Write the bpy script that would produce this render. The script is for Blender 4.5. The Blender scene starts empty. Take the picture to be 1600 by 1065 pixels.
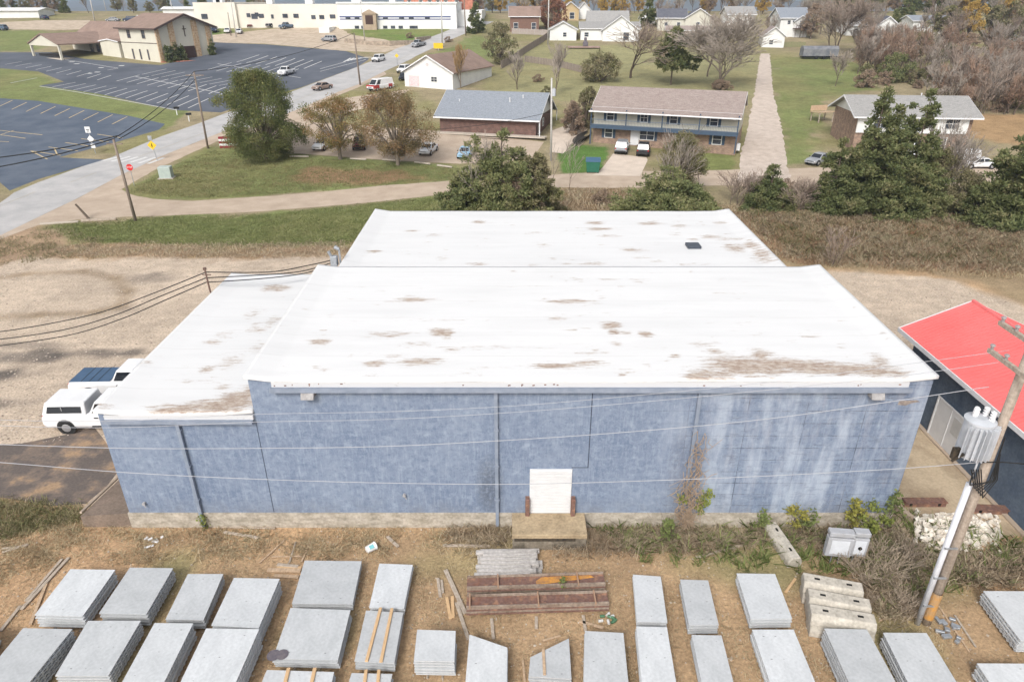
import bpy, bmesh, math, random
import numpy as np
from mathutils import Vector, Matrix
R = math.radians
# ---------------- camera, sky, sun, exposure ----------------
H, P, F = 21.0, R(26.6), 1060.0
cP, sP = math.cos(P), math.sin(P)
scn = bpy.context.scene
col = scn.collection
cd = bpy.data.cameras.new('camera'); cam = bpy.data.objects.new('camera', cd); col.objects.link(cam)
cam.location = (0, 0, H); cam.rotation_euler = (math.pi/2 - P, 0, 0)
cd.sensor_width = 36; cd.lens = F/1600*36; cd.clip_end = 20000; cd.clip_start = .5
scn.camera = cam
SUN_EL, SUN_AZ = 42, 200      # azimuth the light comes from (clockwise from +Y)
w = bpy.data.worlds.new('World'); scn.world = w; w.use_nodes = True
nt = w.node_tree; bg = nt.nodes['Background']
sky = nt.nodes.new('ShaderNodeTexSky'); sky.sky_type = 'NISHITA'; sky.sun_disc = False
sky.sun_elevation = R(SUN_EL); sky.sun_rotation = R(SUN_AZ); sky.dust_density = 4; sky.air_density = 1.2
hs = nt.nodes.new('ShaderNodeHueSaturation'); hs.inputs['Saturation'].default_value = .22
nt.links.new(sky.outputs[0], hs.inputs['Color']); nt.links.new(hs.outputs[0], bg.inputs['Color'])
bg.inputs['Strength'].default_value = .15
sd = bpy.data.lights.new('sun', 'SUN'); sd.energy = 1.5; sd.angle = R(15); sd.color = (1, .96, .9)
sun = bpy.data.objects.new('sun', sd); col.objects.link(sun); sun.location = (0, 0, 60)
a = R(SUN_AZ); e = R(SUN_EL)
sun.rotation_euler = Vector((math.sin(a)*math.cos(e), math.cos(a)*math.cos(e), math.sin(e))).to_track_quat('Z', 'Y').to_euler()
scn.view_settings.view_transform = 'Standard'; scn.view_settings.look = 'None'
scn.view_settings.exposure = .42; scn.view_settings.gamma = 1
# ---------------- terrain and photo-to-ground measuring ----------------
KY = [-60, 80, 96, 120, 145, 190, 220, 260, 290, 330, 400, 600, 1000, 9000]
KZ = [0, 0, .5, 2.2, 4.5, 7.2, 10, 14.5, 16.5, 17, 14, 0, -20, -20]
def terr(y): return float(np.interp(y, KY, KZ))
def ray(px, py):
    xc = (px-800)/F; yc = (532.5-py)/F
    return (xc, cP+yc*sP, -sP+yc*cP)
def Zp(px, py, z):
    d = ray(px, py); t = (z-H)/d[2]; return Vector((d[0]*t, d[1]*t, z))
def Yp(px, py, Y):
    d = ray(px, py); t = Y/d[1]; return Vector((d[0]*t, Y, H+d[2]*t))
def G(px, py):
    d = ray(px, py); m = d[2]/d[1]; a, b = 5., 330.
    for _ in range(50):
        c = (a+b)/2
        if H+m*c > terr(c): a = c
        else: b = c
    return Vector((d[0]*a/d[1], a, terr(a)))
def Xat(px, Y, z): return (px-800)/F*(Y*cP+(H-z)*sP)
def Hat(py, Y): return Yp(800, py, Y).z
rnd = random.Random(7)
# ---------------- naming ----------------
def tag(o, label=None, cat=None, group=None, kind=None):
    if label: o['label'] = label
    if cat: o['category'] = cat
    if group: o['group'] = group
    if kind: o['kind'] = kind
    return o
def empty(name, loc, label, cat, group=None, rz=0, s=1):
    o = bpy.data.objects.new(name, None); col.objects.link(o)
    o.location = loc; o.rotation_euler = (0, 0, rz); o.scale = (s, s, s)
    o.empty_display_size = .3
    return tag(o, label, cat, group)
def copy_tree(o, parent=None):
    c = o.copy(); col.objects.link(c)
    if parent: c.parent = parent
    for ch in list(o.children): copy_tree(ch, c)
    return c
# ---------------- materials ----------------
MC = {}
def M(name, c1, c2=None, scale=3., rough=.8, metal=0., bump=0., c3=None, det=6., stretch=(1, 1, 1), lo=.35, hi=.65, spec=.3, grain=0.):
    if name in MC: return MC[name]
    m = bpy.data.materials.new(name); m.use_nodes = True; n = m.node_tree.nodes; l = m.node_tree.links
    b = n['Principled BSDF']; b.inputs['Roughness'].default_value = rough; b.inputs['Metallic'].default_value = metal
    b.inputs['Specular IOR Level'].default_value = spec
    c2 = c2 or tuple(x*.85 for x in c1)
    tc = n.new('ShaderNodeTexCoord'); mp = n.new('ShaderNodeMapping'); mp.inputs['Scale'].default_value = stretch
    l.new(tc.outputs['Object'], mp.inputs['Vector'])
    no = n.new('ShaderNodeTexNoise'); no.inputs['Scale'].default_value = scale; no.inputs['Detail'].default_value = det
    no.inputs['Roughness'].default_value = .62
    l.new(mp.outputs[0], no.inputs['Vector'])
    r = n.new('ShaderNodeValToRGB'); r.color_ramp.elements[0].position = lo; r.color_ramp.elements[1].position = hi
    r.color_ramp.elements[0].color = (*c1, 1); r.color_ramp.elements[1].color = (*c2, 1)
    if c3: x = r.color_ramp.elements.new((lo+hi)/2); x.color = (*c3, 1)
    l.new(no.outputs['Fac'], r.inputs['Fac']); out = r.outputs[0]
    if grain:
        g = n.new('ShaderNodeTexNoise'); g.inputs['Scale'].default_value = 9; g.inputs['Detail'].default_value = 8
        l.new(tc.outputs['Object'], g.inputs['Vector'])
        mr = n.new('ShaderNodeMapRange'); mr.inputs['From Min'].default_value = .3; mr.inputs['From Max'].default_value = .7
        mr.inputs['To Min'].default_value = 1-grain; mr.inputs['To Max'].default_value = 1+grain
        l.new(g.outputs['Fac'], mr.inputs['Value'])
        mx = n.new('ShaderNodeVectorMath'); mx.operation = 'SCALE'; l.new(out, mx.inputs[0]); l.new(mr.outputs[0], mx.inputs['Scale']); out = mx.outputs[0]
    l.new(out, b.inputs['Base Color'])
    if bump:
        bp = n.new('ShaderNodeBump'); bp.inputs['Strength'].default_value = bump; bp.inputs['Distance'].default_value = .05
        l.new(no.outputs['Fac'], bp.inputs['Height']); l.new(bp.outputs[0], b.inputs['Normal'])
    MC[name] = m; return m
def leafmat(name, cols, trans=.0):
    if name in MC: return MC[name]
    m = bpy.data.materials.new(name); m.use_nodes = True; n = m.node_tree.nodes; l = m.node_tree.links
    b = n['Principled BSDF']; b.inputs['Roughness'].default_value = .7; b.inputs['Specular IOR Level'].default_value = .2
    g = n.new('ShaderNodeNewGeometry'); r = n.new('ShaderNodeValToRGB')
    els = r.color_ramp.elements; els[0].color = (*cols[0], 1); els[1].color = (*cols[-1], 1)
    for i, c in enumerate(cols[1:-1]):
        x = els.new((i+1)/(len(cols)-1)); x.color = (*c, 1)
    tc = n.new('ShaderNodeTexCoord'); no = n.new('ShaderNodeTexNoise'); no.inputs['Scale'].default_value = .45; no.inputs['Detail'].default_value = 3
    l.new(tc.outputs['Object'], no.inputs['Vector'])
    ma = n.new('ShaderNodeMath'); ma.operation = 'MULTIPLY_ADD'; ma.inputs[1].default_value = .5; l.new(g.outputs['Random Per Island'], ma.inputs[0])
    mb = n.new('ShaderNodeMath'); mb.operation = 'MULTIPLY_ADD'; mb.inputs[1].default_value = 1.6; mb.inputs[2].default_value = -.55
    l.new(no.outputs['Fac'], mb.inputs[0]); l.new(mb.outputs[0], ma.inputs[2])
    l.new(ma.outputs[0], r.inputs['Fac']); l.new(r.outputs[0], b.inputs['Base Color'])
    tr = n.new('ShaderNodeBsdfTranslucent'); l.new(r.outputs[0], tr.inputs['Color']); ms_ = n.new('ShaderNodeMixShader'); ms_.inputs[0].default_value = .3
    l.new(b.outputs[0], ms_.inputs[1]); l.new(tr.outputs[0], ms_.inputs[2]); l.new(ms_.outputs[0], n['Material Output'].inputs['Surface'])
    MC[name] = m; return m
# ---------------- mesh building ----------------
def link(name, me, mat, parent=None):
    o = bpy.data.objects.new(name, me); col.objects.link(o)
    if mat is not None and not me.materials: me.materials.append(mat)
    if parent: o.parent = parent
    return o
class MB:
    def __init__(s): s.v = []; s.f = []
    def add(s, v, f):
        k = len(s.v); s.v += [tuple(p) for p in v]; s.f += [tuple(i+k for i in q) for q in f]; return s
    def hexa(s, p):   # bottom 4 ccw, top 4
        return s.add(p, [(3, 2, 1, 0), (4, 5, 6, 7), (0, 1, 5, 4), (1, 2, 6, 5), (2, 3, 7, 6), (3, 0, 4, 7)])
    def bx(s, x0, x1, y0, y1, z0, z1):
        return s.hexa([(x0, y0, z0), (x1, y0, z0), (x1, y1, z0), (x0, y1, z0), (x0, y0, z1), (x1, y0, z1), (x1, y1, z1), (x0, y1, z1)])
    def box(s, c, d, rz=0, rx=0, ry=0):
        m = Matrix.Translation(c) @ Matrix.Rotation(rz, 4, 'Z') @ Matrix.Rotation(rx, 4, 'X') @ Matrix.Rotation(ry, 4, 'Y')
        x, y, z = [k/2 for k in d]
        return s.hexa([m @ Vector(q) for q in [(-x, -y, -z), (x, -y, -z), (x, y, -z), (-x, y, -z), (-x, -y, z), (x, -y, z), (x, y, z), (-x, y, z)]])
    def prism(s, poly, z0, z1):
        n = len(poly); k = [(p[0], p[1], z0) for p in poly]+[(p[0], p[1], z1) for p in poly]
        return s.add(k, [tuple(range(n))[::-1], tuple(range(n, 2*n))]+[(i, (i+1) % n, n+(i+1) % n, n+i) for i in range(n)])
    def extr(s, poly, d):  # planar polygon of 3-D points swept along d
        n = len(poly); d = Vector(d); k = [Vector(p) for p in poly]; k += [p+d for p in k]
        return s.add(k, [tuple(range(n))[::-1], tuple(range(n, 2*n))]+[(i, (i+1) % n, n+(i+1) % n, n+i) for i in range(n)])
    def tube(s, p0, p1, r0, r1=None, n=8, caps=True):
        p0 = Vector(p0); p1 = Vector(p1); r1 = r0 if r1 is None else r1
        q = (p1-p0).to_track_quat('Z', 'Y'); vs = []
        for p, r in ((p0, r0), (p1, r1)):
            for i in range(n): vs.append(p+q @ Vector((r*math.cos(i*2*math.pi/n), r*math.sin(i*2*math.pi/n), 0)))
        f = [(i, (i+1) % n, n+(i+1) % n, n+i) for i in range(n)]
        if caps: f += [tuple(range(n))[::-1], tuple(range(n, 2*n))]
        return s.add(vs, f)
    def path(s, pts, r, n=5):
        for a, b in zip(pts[:-1], pts[1:]): s.tube(a, b, r, r, n, False)
        return s
    def build(s, name, mat, parent=None, world=False, smooth=False, bevel=0):
        v = s.v
        if world and parent:
            L = parent.location; v = [(p[0]-L.x, p[1]-L.y, p[2]-L.z) for p in v]
        me = bpy.data.meshes.new(name); me.from_pydata(v, [], s.f)
        if bevel:
            bm = bmesh.new(); bm.from_mesh(me)
            bmesh.ops.bevel(bm, geom=bm.edges[:], offset=bevel, segments=1, affect='EDGES', clamp_overlap=True)
            bm.to_mesh(me); bm.free()
        if smooth: me.polygons.foreach_set('use_smooth', [True]*len(me.polygons))
        me.update(); return link(name, me, mat, parent)
def npmesh(name, V, Fq):
    me = bpy.data.meshes.new(name); k = Fq.shape[1]; nf = len(Fq)
    me.vertices.add(len(V)); me.vertices.foreach_set('co', V.astype(np.float32).ravel())
    me.loops.add(nf*k); me.loops.foreach_set('vertex_index', Fq.astype(np.int32).ravel())
    me.polygons.add(nf); me.polygons.foreach_set('loop_start', np.arange(0, nf*k, k, dtype=np.int32))
    me.polygons.foreach_set('loop_total', np.full(nf, k, dtype=np.int32)); me.update(calc_edges=True); me.validate(); return me
def vnoise(x, y, s, seed=0):   # smooth value noise, numpy
    x = x/s; y = y/s; xi = np.floor(x).astype(np.int64); yi = np.floor(y).astype(np.int64); fx = x-xi; fy = y-yi
    fx = fx*fx*(3-2*fx); fy = fy*fy*(3-2*fy)
    def h(a, b):
        n = (a*374761393+b*668265263+seed*974634777) & 0xffffffff; n = ((n ^ (n >> 13))*1274126177) & 0xffffffff
        return ((n ^ (n >> 16)) & 0xffff)/65535.
    return (h(xi, yi)*(1-fx)+h(xi+1, yi)*fx)*(1-fy)+(h(xi, yi+1)*(1-fx)+h(xi+1, yi+1)*fx)*fy
def psdf(x, y, poly):  # signed distance, positive inside
    d = np.full(x.shape, 1e9); ins = np.zeros(x.shape, bool); n = len(poly)
    for i in range(n):
        ax, ay = poly[i][0], poly[i][1]; bx, by = poly[(i+1) % n][0], poly[(i+1) % n][1]
        ex, ey = bx-ax, by-ay; t = np.clip(((x-ax)*ex+(y-ay)*ey)/(ex*ex+ey*ey+1e-9), 0, 1)
        d = np.minimum(d, np.hypot(x-ax-t*ex, y-ay-t*ey))
        c = ((ay > y) != (by > y)) & (x < (bx-ax)*(y-ay)/((by-ay) if by != ay else 1e-9)+ax); ins ^= c
    return np.where(ins, d, -d)
# ---------------- ground ----------------
def build_ground():
    xs = np.concatenate([[-4000, -1500, -700, -400, -300], np.arange(-240, -60, 2.), np.arange(-60, 60, .5), np.arange(60, 240, 2.), [240, 300, 400, 700, 1500, 4000]])
    ys = np.unique(np.concatenate([[-60, -20, 0, 6], np.arange(10, 84, .5), np.arange(84, 150, 1.), np.arange(150, 334, 2.), [340, 360, 400, 500, 600, 1000, 2500, 9000], [k for k in KY if k > 0]]))
    X, Y = np.meshgrid(xs, ys); Z = np.interp(Y, KY, KZ); x = X.ravel(); y = Y.ravel(); z = Z.ravel()
    nx = len(xs); ny = len(ys); i = np.arange((nx-1)*(ny-1)); r = i//(nx-1); c = i % (nx-1); b = r*nx+c
    me = npmesh('ground', np.stack([x, y, z], 1), np.stack([b, b+1, b+nx+1, b+nx], 1))
    C = np.zeros((len(x), 4)); n1 = vnoise(x, y, 14, 1)*.6+vnoise(x, y, 4, 2)*.4; n2 = vnoise(x, y, 2.2, 3)*.6+vnoise(x, y, .9, 4)*.4
    def mixc(c0, wt): C[:, :3] = C[:, :3]*(1-wt[:, None])+np.array(c0[:3])*wt[:, None]; C[:, 3] = C[:, 3]*(1-wt)+c0[3]*wt
    C[:] = (.40, .275, .165, .5)
    mixc((.47, .31, .185, .2), np.clip((n1-.5)*4, 0, 1)*(y < 60))
    mixc((.27, .245, .12, 1), np.clip((vnoise(x, y, 3.5, 9)-.62)*4, 0, .8)*(y < 40))
    mixc((.27, .225, .14, 1), (y > 60)*1.)
    mixc((.21, .205, .095, 1), np.clip((n1-.45)*4, 0, 1)*(y > 60))
    g1 = (.17, .195, .075, 1); g2 = (.255, .24, .125, 1); gr = (.49, .40, .315, 0); br = (.33, .225, .14, 1)
    Zs = [
     (gr, .8, [(-300, 395), (100, 400), (560, 395), (560, 470), (330, 800), (160, 790), (0, 760), (-300, 700)]),
     (br, 1.2, [(60, 378), (560, 372), (600, 392), (540, 402), (300, 402), (120, 402), (20, 385)]),
     ((.34, .24, .16, .3), 1.2, [(-60, 380), (60, 350), (110, 365), (100, 395), (0, 410), (-60, 400)]),
     (g1, 1.5, [(75, 352), (250, 338), (420, 333), (700, 303), (720, 340), (580, 372), (540, 386), (300, 383), (120, 378)]),
     (g1, .5, [(190, 300), (262, 262), (330, 230), (420, 238), (720, 258), (705, 283), (600, 291), (400, 307), (300, 312), (230, 310)]),
     ((.27, .17, .1, 1), 1.5, [(480, 262), (640, 268), (690, 282), (560, 290), (440, 286)]),
     ((.2, .14, .08, 1), 1.5, [(700, 300), (960, 292), (1150, 320), (1130, 335), (690, 335)]),
     (gr, 1.0, [(1180, 415), (1290, 422), (1440, 428), (1530, 455), (1600, 480), (1750, 520), (1700, 700), (1500, 620), (1300, 600)]),
     ((.30, .225, .14, 1), 1.0, [(1060, 325), (1150, 320), (1350, 320), (1750, 335), (1750, 475), (1600, 470), (1500, 432), (1380, 425), (1230, 418), (1060, 400)]),
     ((.15, .15, .06, 1), 1.0, [(1300, 325), (1400, 335), (1370, 350), (1290, 342)]),
     ((.15, .16, .06, 1), 1.0, [(1430, 372), (1560, 385), (1570, 405), (1480, 400)]),
     ((.43, .2, .07, 0), .6, [(1405, 352), (1470, 350), (1478, 364), (1410, 366)]),
     ((.09, .17, .04, 1), .5, [(868, 226), (955, 228), (942, 266), (880, 274)]),
     ((.10, .17, .04, 1), .5, [(1090, 235), (1145, 238), (1143, 268), (1095, 265)]),
     (g2, 2.5, [(790, 72), (1000, 70), (1190, 88), (1185, 150), (1160, 165), (950, 150), (800, 128)]),
     (g1, 2.0, [(1205, 92), (1300, 88), (1380, 110), (1370, 140), (1290, 150), (1280, 200), (1260, 255), (1232, 255), (1208, 180)]),
     (g1, 2.5, [(-80, 50), (40, 46), (112, 52), (55, 80), (-80, 84)]),
     (g1, 1.0, [(-80, 100), (60, 112), (100, 130), (270, 172), (300, 172), (255, 206), (200, 190), (60, 165), (-80, 152)]),
     ((.13, .19, .05, 1), 1.5, [(550, 46), (640, 44), (725, 34), (718, 42), (650, 66), (560, 70)]),
     ((.13, .19, .05, 1), 1.5, [(320, 42), (390, 50), (400, 64), (330, 66)]),
     (g1, 2.5, [(655, 96), (735, 56), (800, 62), (760, 100), (700, 92)]),
     (g2, 2.0, [(760, 118), (940, 128), (1000, 150), (900, 160), (770, 150)]),
     ((.33, .22, .12, .4), 1.0, [(1500, 180), (1750, 175), (1750, 250), (1500, 215)]),
    ]
    for c0, soft, poly in Zs:
        wp = [G(*q) for q in poly]; sdv = psdf(x, y, wp)
        wt = np.clip(.5+(sdv+(n2-.5)*soft*2.4+(n1-.5)*soft*1.5)/soft, 0, 1); mixc(c0, wt)
    gm = np.clip((n1-.45)*3, 0, 1)*.45*(C[:, 3] > .8)*(y > 45); mixc((.24, .2, .1, 1), gm)
    for (px, py, rx, ry, dk) in [(40, 556, 4, 1.0, .6), (135, 552, 2.4, .8, .6), (200, 552, 1, .5, .6), (15, 585, 2.2, .9, .7), (10, 630, 2, .6, .5), (55, 540, 3.5, .7, .4), (230, 435, 3, 1.2, .35)]:
        p = G(px, py); d = ((x-p.x)/rx)**2+((y-p.y)/ry)**2; wt = np.clip((1.25-d)+(n2-.5)*2.2, 0, 1)*min(1, dk*1.35); mixc((.12, .105, .095, 0), wt)
    # old wheel tracks in the gravel lot
    t1 = [G(*q) for q in [(-50, 440), (40, 428), (130, 424), (180, 434), (198, 455), (190, 478), (150, 488), (60, 492), (-50, 498)]]
    for i in range(len(t1)-1):
        ax, ay = t1[i].x, t1[i].y; ex, ey = t1[i+1].x-ax, t1[i+1].y-ay; t = np.clip(((x-ax)*ex+(y-ay)*ey)/(ex*ex+ey*ey), 0, 1)
        mixc((.27, .2, .13, 0), np.clip(1.3-np.hypot(x-ax-t*ex, y-ay-t*ey)/.7, 0, 1)*.6)
    at = me.color_attributes.new('cover', 'FLOAT_COLOR', 'POINT'); at.data.foreach_set('color', C.astype(np.float32).ravel())
    m = bpy.data.materials.new('ground_cover'); m.use_nodes = True; n = m.node_tree.nodes; l = m.node_tree.links
    b = n['Principled BSDF']; b.inputs['Roughness'].default_value = .95; b.inputs['Specular IOR Level'].default_value = .1
    ca = n.new('ShaderNodeVertexColor'); ca.layer_name = 'cover'; tc = n.new('ShaderNodeTexCoord')
    def noise(sc, det, st=(1, 1, 1), ro=.7):
        mp = n.new('ShaderNodeMapping'); mp.inputs['Scale'].default_value = st; l.new(tc.outputs['Object'], mp.inputs[0])
        q = n.new('ShaderNodeTexNoise'); q.inputs['Scale'].default_value = sc; q.inputs['Detail'].default_value = det; q.inputs['Roughness'].default_value = ro
        l.new(mp.outputs[0], q.inputs['Vector']); return q.outputs['Fac']
    def mr(i, a, b_, c, d):
        q = n.new('ShaderNodeMapRange'); l.new(i, q.inputs[0]); q.inputs[1].default_value = a; q.inputs[2].default_value = b_; q.inputs[3].default_value = c; q.inputs[4].default_value = d; return q.outputs[0]
    fine = noise(7, 8, ro=.8); mid = noise(.9, 6); big = noise(.16, 4); streak = noise(.5, 6, (.25, 2.5, 1))
    def mul(a_, b_):
        q = n.new('ShaderNodeMath'); q.operation = 'MULTIPLY'; l.new(a_, q.inputs[0]); l.new(b_, q.inputs[1]); return q.outputs[0]
    v = mul(mul(mr(fine, .35, .65, .6, 1.4), mr(mid, .3, .7, .82, 1.18)), mul(mr(big, .3, .7, .82, 1.18), mr(streak, .3, .7, .93, 1.07)))
    sc = n.new('ShaderNodeVectorMath'); sc.operation = 'SCALE'; l.new(ca.outputs['Color'], sc.inputs[0]); l.new(v, sc.inputs['Scale'])
    # straw flecks in the grass
    fl = mr(noise(11, 5, ro=.8), .56, .66, 0, .55); fl2 = mul(fl, ca.outputs['Alpha'])
    mx = n.new('ShaderNodeMix'); mx.data_type = 'RGBA'; l.new(fl2, mx.inputs['Factor']); l.new(sc.outputs[0], mx.inputs['A']); mx.inputs['B'].default_value = (.36, .29, .17, 1)
    l.new(mx.outputs['Result'], b.inputs['Base Color'])
    bp = n.new('ShaderNodeBump'); bp.inputs['Strength'].default_value = .55; bp.inputs['Distance'].default_value = .12; l.new(fine, bp.inputs['Height']); l.new(bp.outputs[0], b.inputs['Normal'])
    tag(link('ground', me, m), kind='structure')
build_ground()
def drape(name, polys, mat, off=.01, kind='structure', world=False, rag=0):
    """flat sheet(s) laid on the terrain: polygons in photo pixels (or world xy)"""
    bm = bmesh.new()
    for poly in polys:
        pts = [Vector((p[0], p[1], 0)) if world else G(*p) for p in poly]
        if rag:
            q = []
            for i, p in enumerate(pts):
                a2 = pts[(i+1) % len(pts)]; L = math.hypot(a2.x-p.x, a2.y-p.y); k = max(1, int(L/1.2))
                for j in range(k): q.append(Vector((p.x+(a2.x-p.x)*j/k+rnd.uniform(-rag, rag), p.y+(a2.y-p.y)*j/k+rnd.uniform(-rag, rag), 0)))
            pts = q
        vs = [bm.verts.new((p.x, p.y, 0)) for p in pts]
        try: bm.faces.new(vs)
        except ValueError: continue
    bmesh.ops.triangulate(bm, faces=bm.faces[:])
    for k in KY[1:-1]:
        bmesh.ops.bisect_plane(bm, geom=bm.verts[:]+bm.edges[:]+bm.faces[:], plane_co=(0, k, 0), plane_no=(0, 1, 0))
    for v in bm.verts: v.co.z = terr(v.co.y)+off
    bmesh.ops.recalc_face_normals(bm, faces=bm.faces[:])
    for f in bm.faces:
        if f.normal.z < 0: f.normal_flip()
    me = bpy.data.meshes.new(name); bm.to_mesh(me); bm.free()
    o = link(name, me, mat)
    if kind: o['kind'] = kind
    return o
asph = M('old_grey_asphalt', (.45, .435, .43), (.35, .345, .345), scale=.35, rough=.95, grain=.1, det=8, stretch=(1, 1, 1))
dark = M('sealed_dark_asphalt', (.07, .08, .10), (.11, .12, .145), scale=.12, rough=.9, grain=.1, det=9)
conc = M('tan_concrete', (.47, .38, .30), (.38, .30, .23), scale=.4, rough=.95, grain=.09, det=8)
conc2 = M('pale_concrete', (.5, .44, .38), (.42, .37, .31), scale=.6, rough=.95, grain=.08, det=8)
grvl = M('pale_gravel', (.5, .41, .32), (.36, .29, .215), scale=.5, rough=.98, grain=.2, det=9)
whitep = M('white_road_paint', (.62, .61, .59), (.5, .5, .5), scale=2.5, rough=.8)
yelp = M('faded_yellow_paint', (.55, .42, .22), (.38, .32, .22), scale=2.5, rough=.8)
drape('frontage_lane', [[(70, 338), (120, 318), (190, 296), (205, 304), (240, 311), (300, 314), (400, 308), (500, 300), (600, 290), (700, 283), (840, 274), (960, 268), (1110, 266), (1280, 262), (1750, 262), (1750, 290), (1280, 292), (1110, 290), (960, 294), (870, 293), (700, 303), (560, 318), (400, 331), (250, 337), (140, 341), (60, 352)]], conc, .006, rag=.12)
drape('main_road', [[(-80, 352), (0, 317), (22, 301), (60, 285), (135, 258), (172, 247), (250, 214), (350, 178), (450, 146), (550, 108), (620, 76), (690, 52), (735, 33), (772, 34), (700, 64), (650, 88), (600, 112), (560, 132), (480, 165), (400, 197), (350, 205), (240, 249), (190, 273), (100, 320), (0, 368), (-80, 398)]], asph, .016)
drape('road_shoulder', [[(-80, 398), (0, 368), (100, 320), (190, 273), (240, 249), (350, 205), (400, 197), (480, 165), (560, 132), (600, 112), (604, 116), (560, 137), (480, 171), (402, 203), (352, 215), (248, 262), (200, 290), (120, 330), (60, 352), (0, 374), (-80, 406)]], conc, .010, rag=.08)
drape('church_parking_lot', [[(-80, 82), (80, 82), (130, 92), (250, 102), (330, 82), (328, 66), (420, 70), (540, 80), (577, 92), (560, 104), (470, 137), (345, 176), (270, 172), (160, 148), (62, 134), (100, 128), (60, 112), (-80, 100)]], dark, .012)
darkb = M('bluish_dark_asphalt', (.07, .09, .125), (.11, .13, .165), scale=.25, rough=.9, grain=.12, det=10)
drape('lower_parking_lot', [[(-80, 148), (60, 158), (200, 181), (258, 194), (248, 203), (175, 224), (92, 246), (170, 250), (135, 258), (60, 280), (15, 298), (0, 285), (-80, 300)]], darkb, .014)
def strip(a, b, wd):
    A = G(*a); B = G(*b); d = Vector((B.x-A.x, B.y-A.y, 0)).normalized(); nn = Vector((-d.y, d.x, 0))*wd/2
    return [(A+nn)[:2], (B+nn)[:2], (B-nn)[:2], (A-nn)[:2]]
L = []
for i in range(10): x = 18+i*16.6; L.append(strip((x-2, 131+i*4.2-1), (x+40-i, 120+i*4.6+2), .22)) if i < 1 else None
for i in range(14): L.append(strip((82+i*16.3, 136+i*2.55), (118+i*16.1, 129+i*1.9), .22))
L.append(strip((62, 135), (275, 172), .22))
for i in range(10): L.append(strip((8+i*16, 101+i*2.7), (34+i*15.5, 96.5+i*2.4), .22))
for i in range(11): L.append(strip((182+i*16, 127+i*2.22), (218+i*15, 117.5+i*2.1), .25)); L.append(strip((222+i*15, 116.5+i*2.2), (260+i*14.4, 108+i*2.5), .22))
L.append(strip((212, 120), (345, 146), .25)); L.append(strip((340, 100), (470, 122), .25))
for i in range(8): L.append(strip((322+i*16, 110+i*1.5), (362+i*15, 98+i*1.4), .22)); L.append(strip((370+i*15, 97+i*1.5), (405+i*14, 86+i*1.4), .28))
L.append(strip((90, 91), (185, 107), .22)); L.append(strip((168, 110), (184, 107), .22))
for i in range(7): L.append(strip((537+i*5.5, 97-i*1.2), (548+i*5.5, 91-i*.2), .5))
L.append(strip((500, 112), (572, 93), .22)); L.append(strip((500, 108), (540, 97), .25))
for (x, y) in [(112, 97), (120, 100), (152, 113), (140, 115), (190, 103), (158, 106)]: L.append(strip((x-4, y), (x+4, y), .9))
drape('church_lot_markings', L, whitep, .022, world=True)
L = []
for i in range(9): L.append(strip((-4+i*22.4, 168+i*3.3), (19.5+i*22.4, 157+i*3.2), .2))
for a_, b_ in [((-20, 202), (66, 211)), ((-20, 208), (40, 216.5)), ((-20, 220), (14, 222)), ((0, 211), (22, 204)), ((48, 236), (95, 243)), ((48, 236), (74, 249)), ((76, 230), (122, 236)), ((85, 232), (90, 243)), ((102, 223), (150, 230)), ((127, 217), (170, 222)), ((152, 210), (192, 216))]: L.append(strip(a_, b_, .2))
drape('lower_lot_markings', L, yelp, .024, world=True)
L = []
for i in range(6):
    x = 168+i*13.2
    L.append(strip((x-8+i*1.1, 251.5-.9*i+(i*1.8)), (x+22, 244.3+.5*i), .55))
drape('crosswalk', L, whitep, .026, world=True)
L = []
for a_, b_ in [((-40, 336), (55, 300)), ((110, 285), (150, 270)), ((215, 246), (330, 204)), ((400, 180), (520, 137)), ((560, 122), (640, 85))]: L += [strip(a_, b_, .12)]
drape('road_centre_line', L, M('worn_centre_paint', (.42, .37, .27), (.34, .31, .26), scale=1, rough=.9), .028, world=True)
drape('factory_yard', [[(-80, 42), (60, 32), (140, 32), (160, 45), (100, 47), (0, 46)], [(315, 66), (330, 55), (480, 40), (530, 44), (550, 55), (600, 62), (640, 72), (600, 82), (540, 80), (420, 69)]], grvl, .008, rag=.4)
drape('apartment_lot', [[(440, 222), (480, 190), (560, 196), (690, 205), (850, 222), (830, 250), (718, 256), (600, 250), (440, 238)], [(330, 205), (450, 166), (640, 140), (620, 158), (480, 190), (440, 222), (400, 212)]], conc, .009)
drape('apartment_driveway', [[(958, 240), (1010, 246), (1012, 250), (1000, 275), (925, 274), (938, 266)], [(860, 205), (900, 190), (925, 195), (880, 240), (862, 238)]], M('light_drive_concrete', (.60, .51, .43), (.50, .42, .35), scale=.6, rough=.95, grain=.08, det=8), .009)
drape('back_gravel_drive', [[(1188, 84), (1203, 84), (1209, 150), (1222, 200), (1236, 285), (1152, 285), (1158, 240), (1168, 200), (1180, 140)]], M('chalky_drive', (.54, .46, .40), (.42, .35, .295), scale=.9, rough=.97, grain=.14, det=9), .011, rag=.2)
drape('asphalt_pad', [[(-200, 720), (40, 690), (150, 668), (172, 700), (190, 735), (135, 785), (75, 790), (-40, 775), (-200, 800)]], M('broken_brown_asphalt', (.12, .10, .09), (.32, .22, .14), scale=.55, rough=.95, grain=.15, det=9, lo=.46, hi=.62, c3=(.18, .14, .115)), .007, rag=.15)
drape('side_yard_slab', [[(1395, 785), (1440, 656), (1468, 690), (1625, 838), (1395, 838)]], M('stained_slab', (.50, .40, .28), (.30, .225, .15), scale=.5, rough=.95, grain=.12, det=9, lo=.4, hi=.7), .03)
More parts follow.
